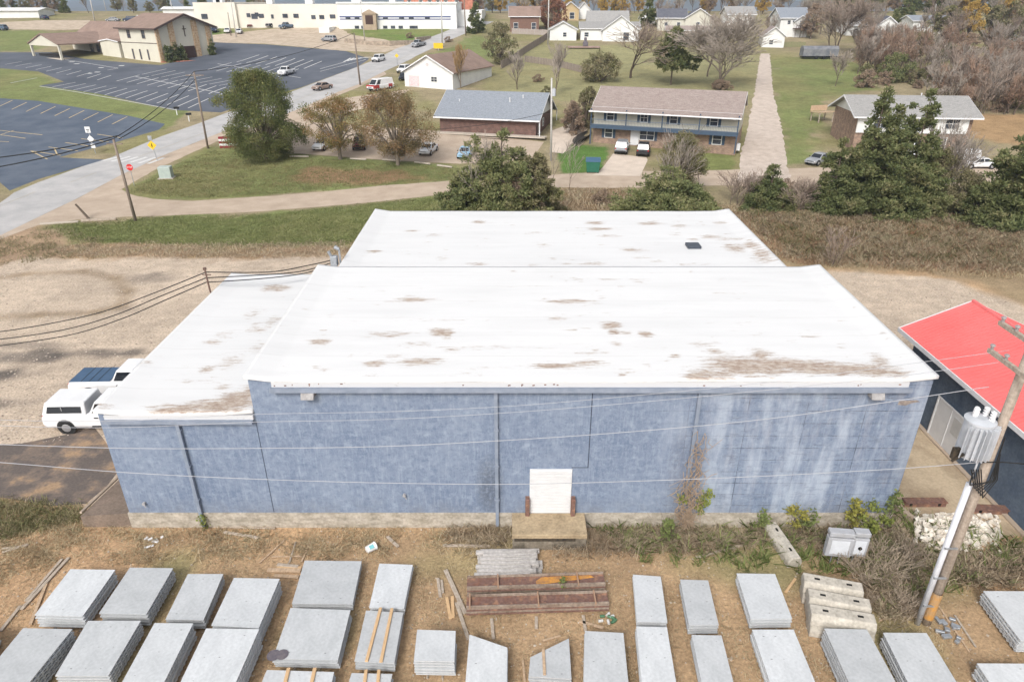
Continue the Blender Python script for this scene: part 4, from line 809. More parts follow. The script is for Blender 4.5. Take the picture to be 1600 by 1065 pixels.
LM = dict(
 pear=leafmat('leaf_olive', [(.09, .115, .04), (.13, .155, .055), (.19, .20, .075), (.26, .225, .10)]),
 pear2=leafmat('leaf_olive_rust', [(0.123, 0.132, 0.048), (0.210, 0.186, 0.072), (0.298, 0.202, 0.088), (0.385, 0.186, 0.096)]),
 pear3=leafmat('leaf_rust', [(.13, .125, .06), (.21, .17, .085), (.29, .195, .10), (.36, .21, .12)]),
 cedar=leafmat('cedar_green', [(.11, .135, .06), (.165, .19, .08), (.24, .245, .11), (.33, .29, .165)]),
 cedar2=leafmat('cedar_dark', [(.085, .11, .05), (.135, .16, .065), (.195, .205, .09), (.29, .26, .14)]),
 bush=leafmat('bush_mixed', [(.12, .135, .055), (.19, .185, .085), (.27, .235, .14), (.33, .28, .18)]),
 brown=leafmat('brown_leaf', [(.22, .165, .125), (.32, .24, .175), (.42, .32, .23)]),
 orange=leafmat('autumn_orange', [(.30, .20, .06), (.42, .29, .09), (.50, .33, .10), (.33, .27, .10)]),
 yellow=leafmat('autumn_yellow', [(.2, .22, .06), (.33, .31, .08), (.45, .38, .1)]),
 green=leafmat('fresh_green', [(.13, .17, .06), (.20, .24, .085), (.29, .31, .12)]),
 red=leafmat('autumn_red', [(.24, .13, .09), (.34, .17, .11), (.22, .14, .09)]),
 dry=leafmat('dry_grass', [(.32, .245, .15), (.44, .35, .22), (.56, .46, .31), (.31, .28, .16)]),
 drybr=leafmat('dry_brush', [(.28, .215, .15), (.41, .32, .225), (.53, .44, .32), (.27, .265, .15)]),
 lime=leafmat('lime_green', [(.16, .2, .06), (.26, .30, .08), (.38, .37, .11)]))
def limbs(C, h0, base_r, n=14, col_=.75):
    S = [(0, 0, -.3, 0, 0, h0, base_r, base_r*.8)]; k = NR.choice(len(C), min(n, len(C)), replace=False)
    for i in k:
        c = C[i]; a_ = np.array([0, 0, h0*NR.uniform(.7, 1.0)]); mid = a_+(c-a_)*.45+np.array([0, 0, .12*np.linalg.norm(c-a_)])+NR.normal(size=3)*.15
        S.append((*a_, *mid, base_r*.5, base_r*.28)); S.append((*mid, *c, base_r*.28, base_r*.07))
        for _ in range(3):
            e_ = mid+(c-mid)*NR.uniform(.2, .8); f_ = e_+(c-mid)*.4+NR.normal(size=3)*.8; S.append((*e_, *f_, base_r*.14, base_r*.04))
    return S
def round_tree(name, loc, h, r, nl, size, lm, label, cat='tree', group=None, nc=120, z0=.18, trunk=.25, barkm=None, gap=1., rz=0):
    T = empty(name, loc, label, cat, group, rz); th = NR.uniform(0, 2*np.pi, nc); u = NR.random(nc)**.8; ph = NR.random(nc)
    zz = z0*h+(h-z0*h)*ph*.96; prof = np.sin(np.pi*np.clip(.12+ph*.86, 0, 1))**.65; lump = 1+.22*np.sin(3*th+ph*5)+.15*np.sin(5*th-ph*9)
    rad = r*prof*(.35+.6*u)*lump*.95; C = np.stack([rad*np.cos(th), rad*np.sin(th), zz], 1); Rr = NR.uniform(.09, .19, nc)*r*gap+.1
    leaves('crown', C, Rr, nl, size, LM[lm], T, asp=1.1, hollow=.6); segtubes('trunk', limbs(C, h*z0*1.1, trunk, 26), 6, barkm or bark, T); return T
def cedar(name, loc, h, r, nl, size, lm, label, cat='cedar', group=None, nc=150, p=.75, z0=.03, trunk=.18, lean=0, peaks=1):
    T = empty(name, loc, label, cat, group); ph = NR.random(nc)**1.25; th = NR.uniform(0, 2*np.pi, nc)
    prof = r*np.clip(1-ph, .02, 1)**p*(1+.24*np.sin(2*th+7*ph)+.16*np.sin(5*th+13*ph)+.22*np.sin(ph*37+3*np.sin(th))); rad = prof*(.3+.68*NR.random(nc)**.5)
    C = np.stack([rad*np.cos(th)+lean*ph, rad*np.sin(th), h*(z0+ph*(.97-z0))], 1)
    if peaks > 1:
        q = NR.integers(0, peaks, nc); oa = NR.uniform(0, 6.28)+np.arange(peaks)*2.4; od = r*np.where(np.arange(peaks) == 0, .0, .5)*NR.uniform(.7, 1.2, peaks); hf = np.where(np.arange(peaks) == 0, 1., NR.uniform(.55, .93, peaks))
        C[:, 0] = C[:, 0]*.62+od[q]*np.cos(oa[q]); C[:, 1] = C[:, 1]*.62+od[q]*np.sin(oa[q]); C[:, 2] *= hf[q]
    Rr = (.07+.13*(1-ph))*r*NR.uniform(.5, 1.3, nc)+.15
    leaves('foliage', C, Rr, nl, size, LM[lm], T, asp=2.3, up=.3, flat=.6, hollow=.8)
    S = [(0, 0, -.2, lean*.5, 0, h*.5, trunk, trunk*.6), (lean*.5, 0, h*.5, lean, 0, h*.97, trunk*.6, .03)]
    for i in NR.choice(nc, 30): S.append((lean*ph[i], 0, max(.1, C[i, 2]-.3), *C[i], .05, .02))
    segtubes('trunk', S, 5, bark, T); return T
def grow(S, p, d, L, r, lev, spread, upb, kids, rn, tw):
    q = p; n = 3 if lev > 1 else 2
    for i in range(n):
        d = d+Vector((rn.gauss(0, .13), rn.gauss(0, .13), rn.gauss(0, .08)+upb*.1)); d.normalize(); e_ = q+d*(L/n); ra = r*(1-.45*i/n); rb = r*(1-.45*(i+1)/n)
        S[min(lev, 3)].append((*q, *e_, max(ra, tw), max(rb, tw))); q = e_
        if lev > 0:
            for _ in range(kids[lev] if i == n-1 else max(1, kids[lev]-2)):
                ax = Vector((rn.gauss(0, 1), rn.gauss(0, 1), rn.gauss(0, .5))).cross(d).normalized(); nd = (Matrix.Rotation(rn.uniform(.35, 1)*spread, 3, ax) @ d); nd.z += upb*.25; nd.normalize()
                grow(S, q, nd, L*rn.uniform(.55, .82), rb*.62, lev-1, spread, upb, kids, rn, tw)
def bare(name, loc, h, label, seed, cat='tree', group=None, spread=.8, upb=.5, lev=4, kids=(0, 3, 3, 3, 4), r=None, tm=None, bm_=None, tw=.022, stem=.28, multi=1, leafm=None, nleaf=0, wide=1.):
    T = empty(name, loc, label, cat, group); rn = random.Random(seed); S = {k: [] for k in range(4)}
    for _ in range(multi):
        d = Vector((rn.gauss(0, .05 if multi == 1 else .3), rn.gauss(0, .05 if multi == 1 else .3), 1)).normalized()
        grow(S, Vector((rn.gauss(0, .15)*(multi > 1), rn.gauss(0, .15)*(multi > 1), -.2)), d, h*stem*1.15, r or h*.02, lev, spread, upb, kids, rn, tw)
    al = np.array(sum(S.values(), [])); mz = al[:, 5].max(); al_s = h/mz
    def sc(A): A = np.array(A); A[:, :6] *= al_s; A[:, [0, 1, 3, 4]] *= wide; return A
    segtubes('trunk', sc(S[2]+S[3]), 5, bm_ or bark, T); segtubes('crown', sc(S[0]+S[1]), 3, tm or twig_brown, T)
    if nleaf:
        A = sc(S[0]); C = A[:, 3:6]; leaves('leaf_clumps', C, np.full(len(C), .35), nleaf, .2, LM[leafm], T)
    return T
def dimz(px, py, top):  # height of a thing standing at pixel (px,py) whose top shows at row `top`
    g = G(px, py); return g, Hat(top, g.y)-g.z
def wpx(g, w_): return w_/F*(g.y*cP+(H-g.z)*sP)
def rt(px, py, top, wid, nl, size, lm, label, **k):
    g, h = dimz(px, py, top); return round_tree(k.pop('name', 'leafy_tree'), g, h, wpx(g, wid)/2, nl, size, lm, label, **k)
def ct(px, py, top, wid, nl, size, lm, label, **k):
    g, h = dimz(px, py, top); return cedar(k.pop('name', 'cedar_tree'), g, h, wpx(g, wid)/2, nl, size, lm, label, **k)
def bt(px, py, top, label, seed, **k):
    g, h = dimz(px, py, top); return bare(k.pop('name', 'bare_tree'), g, h, label, seed, **k)
rt(416, 248, 110, 142, 30000, .26, 'pear', 'big dense round olive green tree, leftmost of three by the parking lot', nc=220, z0=.08, gap=1.0)
rt(532, 249, 150, 104, 7000, .24, 'pear2', 'sparse small green tree between two bigger ones by the parking lot', nc=110, z0=.22, gap=1.0, barkm=barkl, trunk=.3)
rt(622, 258, 138, 124, 13000, .24, 'pear3', 'broad tree turning rusty, rightmost of three by the parking lot', nc=170, z0=.18, gap=1.0, barkm=barkl, trunk=.32)
ct(782, 338, 198, 130, 15000, .27, 'cedar', 'mixed cedar clump behind the middle of the rear roof', nc=300, p=.45, lean=.2, peaks=6)
ct(728, 338, 262, 80, 7000, .25, 'cedar', 'low dark cedar bush left of the mixed cedar clump', nc=120, p=.45, name='cedar_bush')
ct(836, 338, 236, 82, 8000, .25, 'bush', 'brownish green cedar bush right of the mixed cedar clump', nc=140, p=.5, name='cedar_bush')
rt(800, 338, 270, 84, 3500, .22, 'brown', 'russet brush growing at the foot of the cedar clump', name='brush', cat='brush', nc=60, z0=.02, trunk=.05)
bt(770, 338, 205, 'grey bare brush sticking out of the cedar clump', 3, name='bare_brush', multi=4, spread=.7, lev=3, kids=(0, 3, 3, 3), r=.05, tm=twig_grey, wide=.9)
ct(1040, 338, 262, 148, 15000, .26, 'cedar', 'wide low green cedar behind the rear roof, right of centre', nc=300, p=.35, peaks=6)
ct(1090, 338, 300, 70, 6000, .24, 'cedar', 'small cedar at the right end of the wide low cedar', nc=100, p=.4, name='cedar_bush')
rt(1062, 300, 207, 84, 6500, .24, 'bush', 'rounded grey green tree overlapping the balcony apartment house', nc=140, z0=.1)
bt(1050, 305, 203, 'bare twiggy stems inside the tree before the apartment house', 5, name='bare_brush', multi=4, spread=.6, lev=3, kids=(0, 3, 3, 3), r=.05, tm=twig_grey)
ct(1200, 322, 256, 84, 7500, .24, 'cedar2', 'low dark cedar bush between lane and brush field', nc=140, p=.45, peaks=4, name='cedar_bush')
bt(1150, 322, 262, 'tangled bare brush beside the low dark cedar bush', 8, name='bare_brush', multi=5, spread=.8, lev=3, kids=(0, 3, 3, 3), r=.04, wide=1.3)
bt(1250, 330, 275, 'brown tangled brush at the foot of the tall cedars', 9, name='bare_brush', multi=5, spread=.8, lev=3, kids=(0, 3, 3, 3), r=.04, wide=1.5)
ct(1342, 330, 132, 118, 22000, .28, 'cedar2', 'tallest left cedar of the group before the grey roofed brick house', nc=340, p=.6, peaks=5)
ct(1408, 332, 136, 92, 15000, .28, 'cedar2', 'tall narrow cedar, second of the group before the brick house', nc=280, p=.62, peaks=5)
ct(1296, 330, 215, 70, 7000, .26, 'cedar2', 'shorter cedar at the left side of the tall cedar group', nc=150, p=.5, peaks=4)
rt(1455, 325, 232, 80, 6000, .25, 'bush', 'ragged half bare green tree right of the tall cedars', nc=90, z0=.1)
ct(1425, 335, 262, 110, 9000, .25, 'cedar', 'low spreading cedar at the foot of the tall cedars', nc=140, p=.45, name='cedar_bush')
bt(1486, 320, 205, 'thin bare tree before the corner of the brick house', 12, spread=.8, lev=4, r=.07, tm=twig_grey, tw=.02)
bt(1452, 322, 178, 'slender bare tree between tall cedars and brick house', 15, spread=.6, lev=4, r=.07, tm=twig_grey, tw=.02)
rt(1500, 335, 268, 76, 4500, .24, 'bush', 'tawny brush between the cedars and the dark right cedar', name='brush', cat='brush', nc=70, z0=.02, trunk=.05)
ct(1570, 348, 190, 122, 20000, .28, 'cedar2', 'big dark cedar at the right edge of the picture', nc=320, p=.45, peaks=6)
ct(1640, 345, 170, 110, 9000, .28, 'cedar2', 'dark cedar half cut by the right edge of the picture', nc=120, p=.5)
bt(858, 300, 205, 'very thin bare sapling beside the cedar clump', 21, spread=.4, lev=3, kids=(0, 2, 2, 2), r=.03, tm=twig_grey, tw=.015, name='bare_sapling')
bt(889, 300, 222, 'thin bare sapling in front of the green bin', 22, spread=.5, lev=3, kids=(0, 3, 2, 2), r=.03, tm=twig_grey, tw=.015, name='bare_sapling')
bt(1300, 415, 350, 'small tangle of brush in the brown field at the right', 31, name='bare_brush', multi=4, spread=.7, lev=2, kids=(0, 4, 3), r=.03)
# behind the houses
ct(1048, 133, 42, 58, 5500, .42, 'cedar2', 'single dark pine with open branches behind the apartment house', nc=100, p=.45, z0=.3, name='pine_tree', cat='pine')
bt(1128, 138, 12, 'huge spreading bare tree left of the gravel drive', 41, spread=.85, upb=.55, lev=5, kids=(0, 3, 2, 3, 3, 4), tm=twig_grey, bm_=barkl, tw=.04, wide=1.75, r=.4)
bt(985, 122, 25, 'leaning dark bare tree behind the apartment house roof', 42, spread=.9, upb=.4, lev=4, kids=(0, 3, 3, 3, 3), tm=twig_brown, tw=.04, r=.3, wide=1.5)
bt(720, 138, 66, 'slim yellowish willowy tree in front of the brown roofed building', 43, spread=.5, upb=.9, lev=4, kids=(0, 3, 3, 3, 3), tm=M('twig_gold', (.4, .26, .12), (.3, .2, .1)), bm_=barkl, tw=.03, r=.14, wide=.8)
bt(808, 140, 78, 'small bare tree left of the grey slatted yard fence', 44, spread=.5, upb=.8, lev=4, kids=(0, 3, 3, 3, 3), tm=twig_grey, tw=.03, r=.12)
bt(868, 150, 62, 'small bare tree at the left end of the yard', 45, spread=.5, upb=.8, lev=4, kids=(0, 3, 3, 3, 3), tm=twig_grey, tw=.03, r=.12)
bt(1105, 120, 20, 'bare tree just left of the huge spreading tree', 46, spread=.7, upb=.7, lev=4, kids=(0, 3, 3, 3, 3), tm=twig_grey, tw=.035, r=.2)
bt(1308, 88, -10, 'tall bare tree beside the covered trailer', 47, spread=.7, upb=.7, lev=5, kids=(0, 3, 2, 3, 3, 3), tm=twig_brown, tw=.04, r=.3, wide=1.6)
bt(1305, 135, 75, 'small pinkish bare tree at the edge of the lawn', 48, spread=.7, upb=.7, lev=4, kids=(0, 3, 3, 3, 3), tm=twig_grey, tw=.03, r=.1)
rt(782, 100, 36, 56, 3500, .4, 'bush', 'grey green bushy tree behind the brown roofed building', nc=70, z0=.05)
ct(744, 52, 5, 24, 2500, .5, 'cedar2', 'narrow dark evergreen beside the red brick building', nc=50, p=.6)
rt(938, 128, 82, 74, 5000, .34, 'bush', 'olive green thicket behind the left end of the apartment house', nc=80, z0=.02, name='thicket', cat='thicket')
rt(916, 200, 135, 46, 3500, .3, 'bush', 'tangled bush between the two apartment buildings', nc=60, z0=.02, name='bush', cat='bush')
rt(895, 210, 160, 40, 2500, .3, 'brown', 'dry bush behind the brick apartment building gable', nc=50, z0=.02, name='bush', cat='bush')
rt(1125, 140, 126, 34, 1500, .3, 'brown', 'brown bush at the foot of the huge bare tree', nc=40, z0=.02, name='bush', cat='bush')
rt(1396, 128, 84, 56, 4000, .34, 'cedar', 'dark green round bush at the edge of the right thicket', nc=80, z0=.02, name='bush', cat='bush')
rt(862, 46, -6, 50, 4500, .45, 'red', 'dark red leaved tree behind the brown wooden house', nc=80, z0=.1)
ct(1012, 42, -4, 22, 2200, .5, 'cedar2', 'dark narrow evergreen between two white houses', nc=50, p=.5)
ct(1412, 42, -2, 34, 2600, .5, 'cedar2', 'dark evergreen right of the small white gabled house', nc=60, p=.4)
# prototypes for the woods behind
protos = []
hid = Vector((0, 340, 10))
def far_proto(kind, seed):
    if kind == 'bare': return bare('bare_tree', hid, 11, 'bare brown tree in the wooded crest behind the houses', seed, spread=.65, upb=.7, lev=4, kids=(0, 3, 3, 3, 3), tm=twig_brown if seed % 2 else twig_grey, tw=.035, r=.2, group='bare trees along the crest')
    if kind == 'orange': return round_tree('autumn_tree', hid, 10, 4, 2200, .5, 'orange', 'orange autumn tree in the wooded crest behind the houses', nc=60, group='orange trees along the crest')
    if kind == 'tawny': return round_tree('autumn_tree', hid, 10, 4, 1800, .5, 'brown', 'tawny brown tree in the wooded crest behind the houses', nc=60, group='tawny trees along the crest')
    if kind == 'olive': return round_tree('leafy_tree', hid, 9, 4, 2200, .5, 'bush', 'dull green tree in the wooded crest behind the houses', nc=60, group='green trees along the crest')
    if kind == 'ever': return cedar('evergreen_tree', hid, 10, 3, 2600, .45, 'cedar2', 'dark evergreen tree in the wooded crest behind the houses', nc=70, cat='evergreen', group='evergreens along the crest')
FP = {k: [[far_proto(k, s+50), False] for s in range(3 if k == 'bare' else 2)] for k in ('bare', 'orange', 'tawny', 'olive', 'ever')}
def plant(kind, x, y, s, label=None, group=None):
    e_ = rnd.choice(FP[kind])
    if not e_[1]: o = e_[0]; e_[1] = True
    else: o = copy_tree(e_[0])
    o.location = (x, y, terr(y)-.1); o.rotation_euler = (0, 0, rnd.uniform(0, 6.28)); k = s*rnd.uniform(.85, 1.15); o.scale = (k, k, k*rnd.uniform(.9, 1.1))
    return o
def woods(n, px0, px1, y0, y1, mix_, s=1.):
    for _ in range(n):
        y = rnd.uniform(y0, y1); px = rnd.uniform(px0, px1); plant(rnd.choices(list(mix_), list(mix_.values()))[0], Xat(px, y, terr(y)), y, s)
woods(40, -60, 420, 300, 345, dict(bare=4, tawny=3, olive=3, ever=1.5, orange=.4), .62)
woods(9, 740, 850, 262, 330, dict(bare=4, tawny=2, orange=2, olive=1), .9)
woods(22, 850, 1060, 290, 335, dict(bare=3, orange=3, ever=1, tawny=1), .62)
woods(24, 1060, 1240, 285, 335, dict(bare=5, orange=1, ever=1, tawny=1), .72)
woods(60, 1240, 1660, 285, 340, dict(bare=3, orange=2.5, olive=3, ever=1.2, tawny=1), 1.0)
woods(20, 1470, 1660, 205, 275, dict(bare=3, orange=2, olive=2, ever=.6, tawny=1), 1.1)
woods(12, 1240, 1400, 215, 280, dict(bare=4, tawny=1), .8)
woods(20, 950, 1400, 225, 280, dict(bare=4), .6)
woods(16, 1400, 1660, 170, 235, dict(bare=5, tawny=1.5, olive=1), .75)
woods(8, 1290, 1420, 190, 240, dict(bare=5), .7)
for lst in FP.values():
    for o_, used_ in lst:
        if not used_:
            for c_ in list(o_.children): bpy.data.objects.remove(c_)
            bpy.data.objects.remove(o_)
# the leafless thicket on the right hillside
TP = [bare('thicket_tree', hid, 8, 'leafless brown sapling in the hillside thicket at the right', 70+i, spread=.5, upb=.9, lev=4, kids=(0, 3, 3, 2, 2), tm=[twig_brown, twig_grey, twig_red][i], tw=.025, r=.09, group='leafless saplings of the right thicket', nleaf=[0, 0, 500][i], leafm='brown') for i in range(3)]
used = set()
for i in range(150):
    px = rnd.uniform(1335, 1680); py = rnd.uniform(78, 175) if px > 1440 else rnd.uniform(78, 118)
    if px > 1480: py = rnd.uniform(80, 185)
    g = G(px, py); k = rnd.randrange(3); o = TP[k] if k not in used else copy_tree(TP[k]); used.add(k)
    o.location = g; o.rotation_euler = (0, 0, rnd.uniform(0, 6)); s = rnd.uniform(.6, 1.15); o.scale = (s*1.5, s*1.5, s)
SB = [round_tree('thicket_bush', hid, 3.2, 2.6, 1400, .3, lm_, f'{w_} bush in the thicket on the right hillside', cat='bush', group=f'{w_} bushes of the right thicket', nc=30, z0=.02, trunk=.04) for lm_, w_ in (('brown', 'brown'), ('bush', 'dull green'))]
used = set()
for i in range(80):
    px = rnd.uniform(1340, 1680); g = G(px, rnd.uniform(62, 140) if px < 1500 else rnd.uniform(80, 180)); k = 0 if rnd.random() < .7 else 1; o = SB[k] if k not in used else copy_tree(SB[k]); used.add(k)
    o.location = g; o.rotation_euler = (0, 0, rnd.uniform(0, 6)); s = rnd.uniform(.5, 1.2); o.scale = (s, s, s*.9)
for px, py, k_ in ((757, 112, 0), (700, 66, 0), (840, 128, 0), (855, 148, 1), (1040, 92, 0), (640, 60, 0), (1225, 300, 0), (1290, 308, 1), (1380, 300, 1), (1520, 300, 0), (940, 318, 0)):
    o = copy_tree(SB[k_]); o.location = G(px, py); s = .6; o.scale = (s, s, s*.8)
    o['label'] = 'small rounded bush in a yard or verge on the far slope' if py < 200 else 'low ragged bush along the lane behind the warehouse'; o['group'] = 'yard bushes' if py < 200 else 'lane side bushes'
# ---------------- blades, weeds, brush as stuff ----------------
def blades(name, poly, n, hmin, hmax, wd, mat, label, lean=.5, per=8, spread=.25, pixel=True, patch=0.):
    xs = [p_[0] for p_ in poly]; ys = [p_[1] for p_ in poly]; X = NR.uniform(min(xs), max(xs), n*3); Y = NR.uniform(min(ys), max(ys), n*3)
    ok = psdf(X, Y, poly) > 0; X = X[ok][:n]; Y = Y[ok][:n]
    if patch: k = vnoise(X, Y*1.6, 26, 21)*.6+vnoise(X, Y, 9, 22)*.4 > patch; X = X[k]; Y = Y[k]
    m_ = len(X); B_ = np.array([tuple(G(a_, b_)) for a_, b_ in zip(X, Y)]); B_ = np.repeat(B_, per, 0); N = len(B_)
    B_[:, :2] += NR.normal(size=(N, 2))*spread; h = NR.uniform(hmin, hmax, N)*np.repeat(NR.uniform(.5, 1.2, m_), per)
    d = NR.normal(size=(N, 2))*lean; tip = B_+np.stack([d[:, 0]*h, d[:, 1]*h, h], 1); a_ = NR.uniform(0, 6.28, N); wv = np.stack([np.cos(a_), np.sin(a_), 0*a_], 1)*wd/2
    mid = (B_+tip)/2+np.stack([0*h, 0*h, h*.12], 1)
    V = np.stack([B_-wv, B_+wv, mid+wv*.8, tip, mid-wv*.8], 1).reshape(-1, 3); me = npmesh(name, V, np.arange(5*N).reshape(-1, 5)); return tag(link(name, me, mat), label, 'grass', kind='stuff')
yard = [(-60, 800), (140, 812), (205, 826), (800, 826), (800, 850), (920, 850), (930, 825), (1380, 822), (1640, 850), (1640, 1070), (-60, 1070)]
blades('dry_grass', yard, 4200, .04, .13, .022, LM['dry'], 'short dry tan grass over the slab yard', lean=1.2, per=9, spread=.22, patch=.5)
blades('dry_grass', [(-60, 790), (130, 800), (205, 828), (800, 830), (800, 870), (480, 870), (90, 880), (-60, 940)], 2400, .05, .2, .025, LM['dry'], 'longer dry grass between foundation and stacks', lean=1.3, per=10, spread=.25, patch=.42)
blades('weeds', [(922, 830), (1200, 828), (1400, 824), (1420, 850), (1300, 860), (1190, 850), (1100, 862), (1000, 862), (870, 868), (850, 862), (922, 856)], 1100, .12, .45, .022, LM['drybr'], 'tall brown weeds against the warehouse foundation', lean=.9, per=11, spread=.25, patch=.3)
blades('weeds', [(770, 815), (800, 815), (800, 850), (690, 845), (700, 828)], 130, .1, .4, .03, LM['drybr'], 'brown weeds left of the loading dock', lean=.8, per=12)
blades('weeds', [(1330, 868), (1440, 862), (1530, 872), (1620, 852), (1620, 905), (1530, 915), (1440, 900), (1400, 975), (1370, 950), (1350, 900)], 800, .12, .5, .035, LM['drybr'], 'brown weeds around the utility pole and rubble', lean=.9, per=12)
blades('weeds', [(-60, 780), (60, 785), (140, 800), (130, 815), (60, 830), (-60, 850)], 420, .08, .26, .035, leafmat('green_weed', [(.15, .16, .07), (.24, .23, .11), (.36, .30, .19)]), 'greenish weeds below the asphalt pad at the left', lean=.9, per=12)
blades('weeds', [(920, 822), (1400, 800), (1600, 850), (1600, 900), (1380, 960), (1350, 900), (1000, 880)], 260, .15, .6, .05, LM['green'], 'scattered green weeds along the foundation', lean=.7, per=14, spread=.12)
blades('brush', [(1140, 335), (1350, 335), (1640, 345), (1640, 430), (1500, 425), (1380, 418), (1240, 412), (1180, 372)], 3600, .15, .62, .035, LM['drybr'], 'knee high dry brush field right of the rear roof', lean=.8, per=11, spread=.45, patch=.42)
blades('brush', [(1140, 335), (1350, 335), (1640, 345), (1640, 430), (1500, 425), (1380, 418), (1240, 412), (1180, 372)], 1600, .15, .6, .035, leafmat('russet_brush', [(.25, .15, .09), (.36, .22, .14), (.42, .29, .2)]), 'russet stems mixed in the dry brush field', lean=.8, per=11, spread=.45)
blades('brush', [(700, 303), (960, 296), (1150, 320), (1150, 336), (690, 336)], 500, .2, .7, .07, LM['drybr'], 'dry brush between the lane and the rear roof', lean=.6, per=11, spread=.4)
blades('brush', [(1150, 330), (1640, 342), (1640, 425), (1400, 410), (1250, 405)], 2600, .15, .5, .04, LM['bush'], 'greener tufts in the dry brush field', lean=.9, per=14, spread=.4)
blades('lawn_grass', [(80, 352), (250, 340), (420, 335), (700, 306), (690, 332), (580, 365), (540, 384), (300, 382), (120, 376)], 5200, .05, .13, .07, leafmat('lawn_blade', [(.14, .17, .06), (.19, .21, .08), (.25, .24, .12)]), 'mown green grass between lane and gravel lot', lean=1., per=8, spread=.35)
blades('lawn_grass', [(200, 300), (262, 265), (330, 235), (420, 242), (715, 262), (705, 281), (560, 291), (400, 305), (300, 310)], 4200, .05, .13, .08, leafmat('lawn_blade2', [(.14, .16, .06), (.21, .20, .09), (.30, .23, .13)]), 'grass of the mound under the three trees', lean=1., per=8, spread=.4)
blades('dead_verge', [(60, 385), (560, 378), (590, 392), (540, 402), (120, 402)], 1500, .06, .22, .05, LM['drybr'], 'brown dead verge along the gravel lot', lean=1., per=9, spread=.35)
blades('verge_weeds', [(-60, 385), (80, 352), (160, 375), (120, 400), (-60, 420)], 500, .06, .3, .06, leafmat('verge_blade', [(.17, .18, .08), (.28, .24, .14), (.38, .31, .2)]), 'patchy weeds at the lot corner by the road', lean=1., per=9, spread=.35, patch=.45)
blades('golden_grass', [(1140, 335), (1350, 335), (1640, 345), (1640, 440), (1500, 430), (1380, 420), (1240, 414), (1180, 372)], 1900, .12, .55, .035, LM['dry'], 'golden dry grass mixed in the brush field', lean=.9, per=11, spread=.4, patch=.45)
# vine climbing the right hand downspout, plants on the right end of the wall
def vine(name, px, py, z1, wd, nl, lm, label, seed, leafpatch=None):
    p_ = Yp(px, py, Y0-.1); T = empty(name, (p_.x, Y0-.18, .0), label, 'vine'); rn = random.Random(seed); S = []
    for i in range(50):
        q = Vector((rn.gauss(0, wd*.5), rn.uniform(-.35, .05), rn.uniform(0, .4))); top_ = rn.uniform(.15, 1)**1.9*z1
        while q.z < top_:
            k = Vector((q.x+rn.gauss(0, .12)-q.x*.06, min(.1, q.y+rn.gauss(0, .04)), q.z+rn.uniform(.08, .3))); S.append((*q, *k, .014, .012)); q = k
            if rn.random() < .35: S.append((*q, q.x+rn.gauss(0, .3), q.y-rn.uniform(0, .3), q.z+rn.gauss(-.1, .25), .012, .008))
    segtubes('stems', S, 3, M('tan_vine_stem', (.42, .32, .23), (.33, .24, .17), scale=3), T)
    if leafpatch: 
        C = np.array([c for c, _ in leafpatch]); Rr = np.array([r_ for _, r_ in leafpatch]); leaves('leaves', C, Rr, nl, .12, LM[lm], T, asp=1.3)
    return T
vine('dead_vine', 1070, 815, 5.6, .26, 260, 'lime', 'dead tangled vine with lime green leaves climbing the right downspout', 5, [((.62, -.15, 1.7), .26), ((.75, -.15, 2.1), .2), ((-.3, -.2, 1.9), .2), ((.5, -.2, 1.3), .22)])
for px, z1, r_, nl, lm, lab in ((1325, 1.4, .5, 700, 'yellow', 'yellow green shrub against the right end of the blue wall'), (1352, 1.2, .75, 1100, 'lime', 'larger lime green shrub by the right corner of the blue wall'), (1382, 1.6, .4, 450, 'green', 'leafy shoot right of the larger lime shrub'), (1235, 1.0, .55, 500, 'yellow', 'yellowish weed clump under the right half of the wall'), (1185, .8, .5, 350, 'green', 'green weed clump left of the yellowish one'), (1042, .9, .35, 350, 'green', 'single green weed before the foundation by the vine'), (1260, .8, .5, 400, 'green', 'green weed clump behind the lone barrier')):
    g = G(px, 845 if px == 1042 else 822); round_tree('wall_shrub', g, z1*1.25, r_, nl, .13, lm, lab, cat='shrub', nc=26, z0=.05, trunk=.02)
for px, py, h_, lab in ((1370, 905, 1.6, 'grey bare bush between cabinets and utility pole'), (1340, 880, 1.3, 'twiggy dead bush in front of the cabinets'), (1410, 870, 1.2, 'brown twiggy bush behind the utility pole'), (1400, 950, 1.1, 'low dead brush left of the riser foot')):
    g = G(px, py); bare('dead_bush', g, h_, lab, px, cat='bush', multi=6, spread=.7, lev=3, kids=(0, 3, 3, 2), r=.02, tm=twig_tan, bm_=twig_tan, tw=.008, wide=1.4)
round_tree('weed', G(878, 924), .75, .18, 120, .1, 'green', 'green weed growing up through the rear rusty beam', cat='weed', nc=12, z0=.05, trunk=.012)
round_tree('weed', G(322, 826), .9, .2, 120, .1, 'lime', 'small weed at the foot of the left downspout', cat='weed', nc=12, z0=.05, trunk=.012)
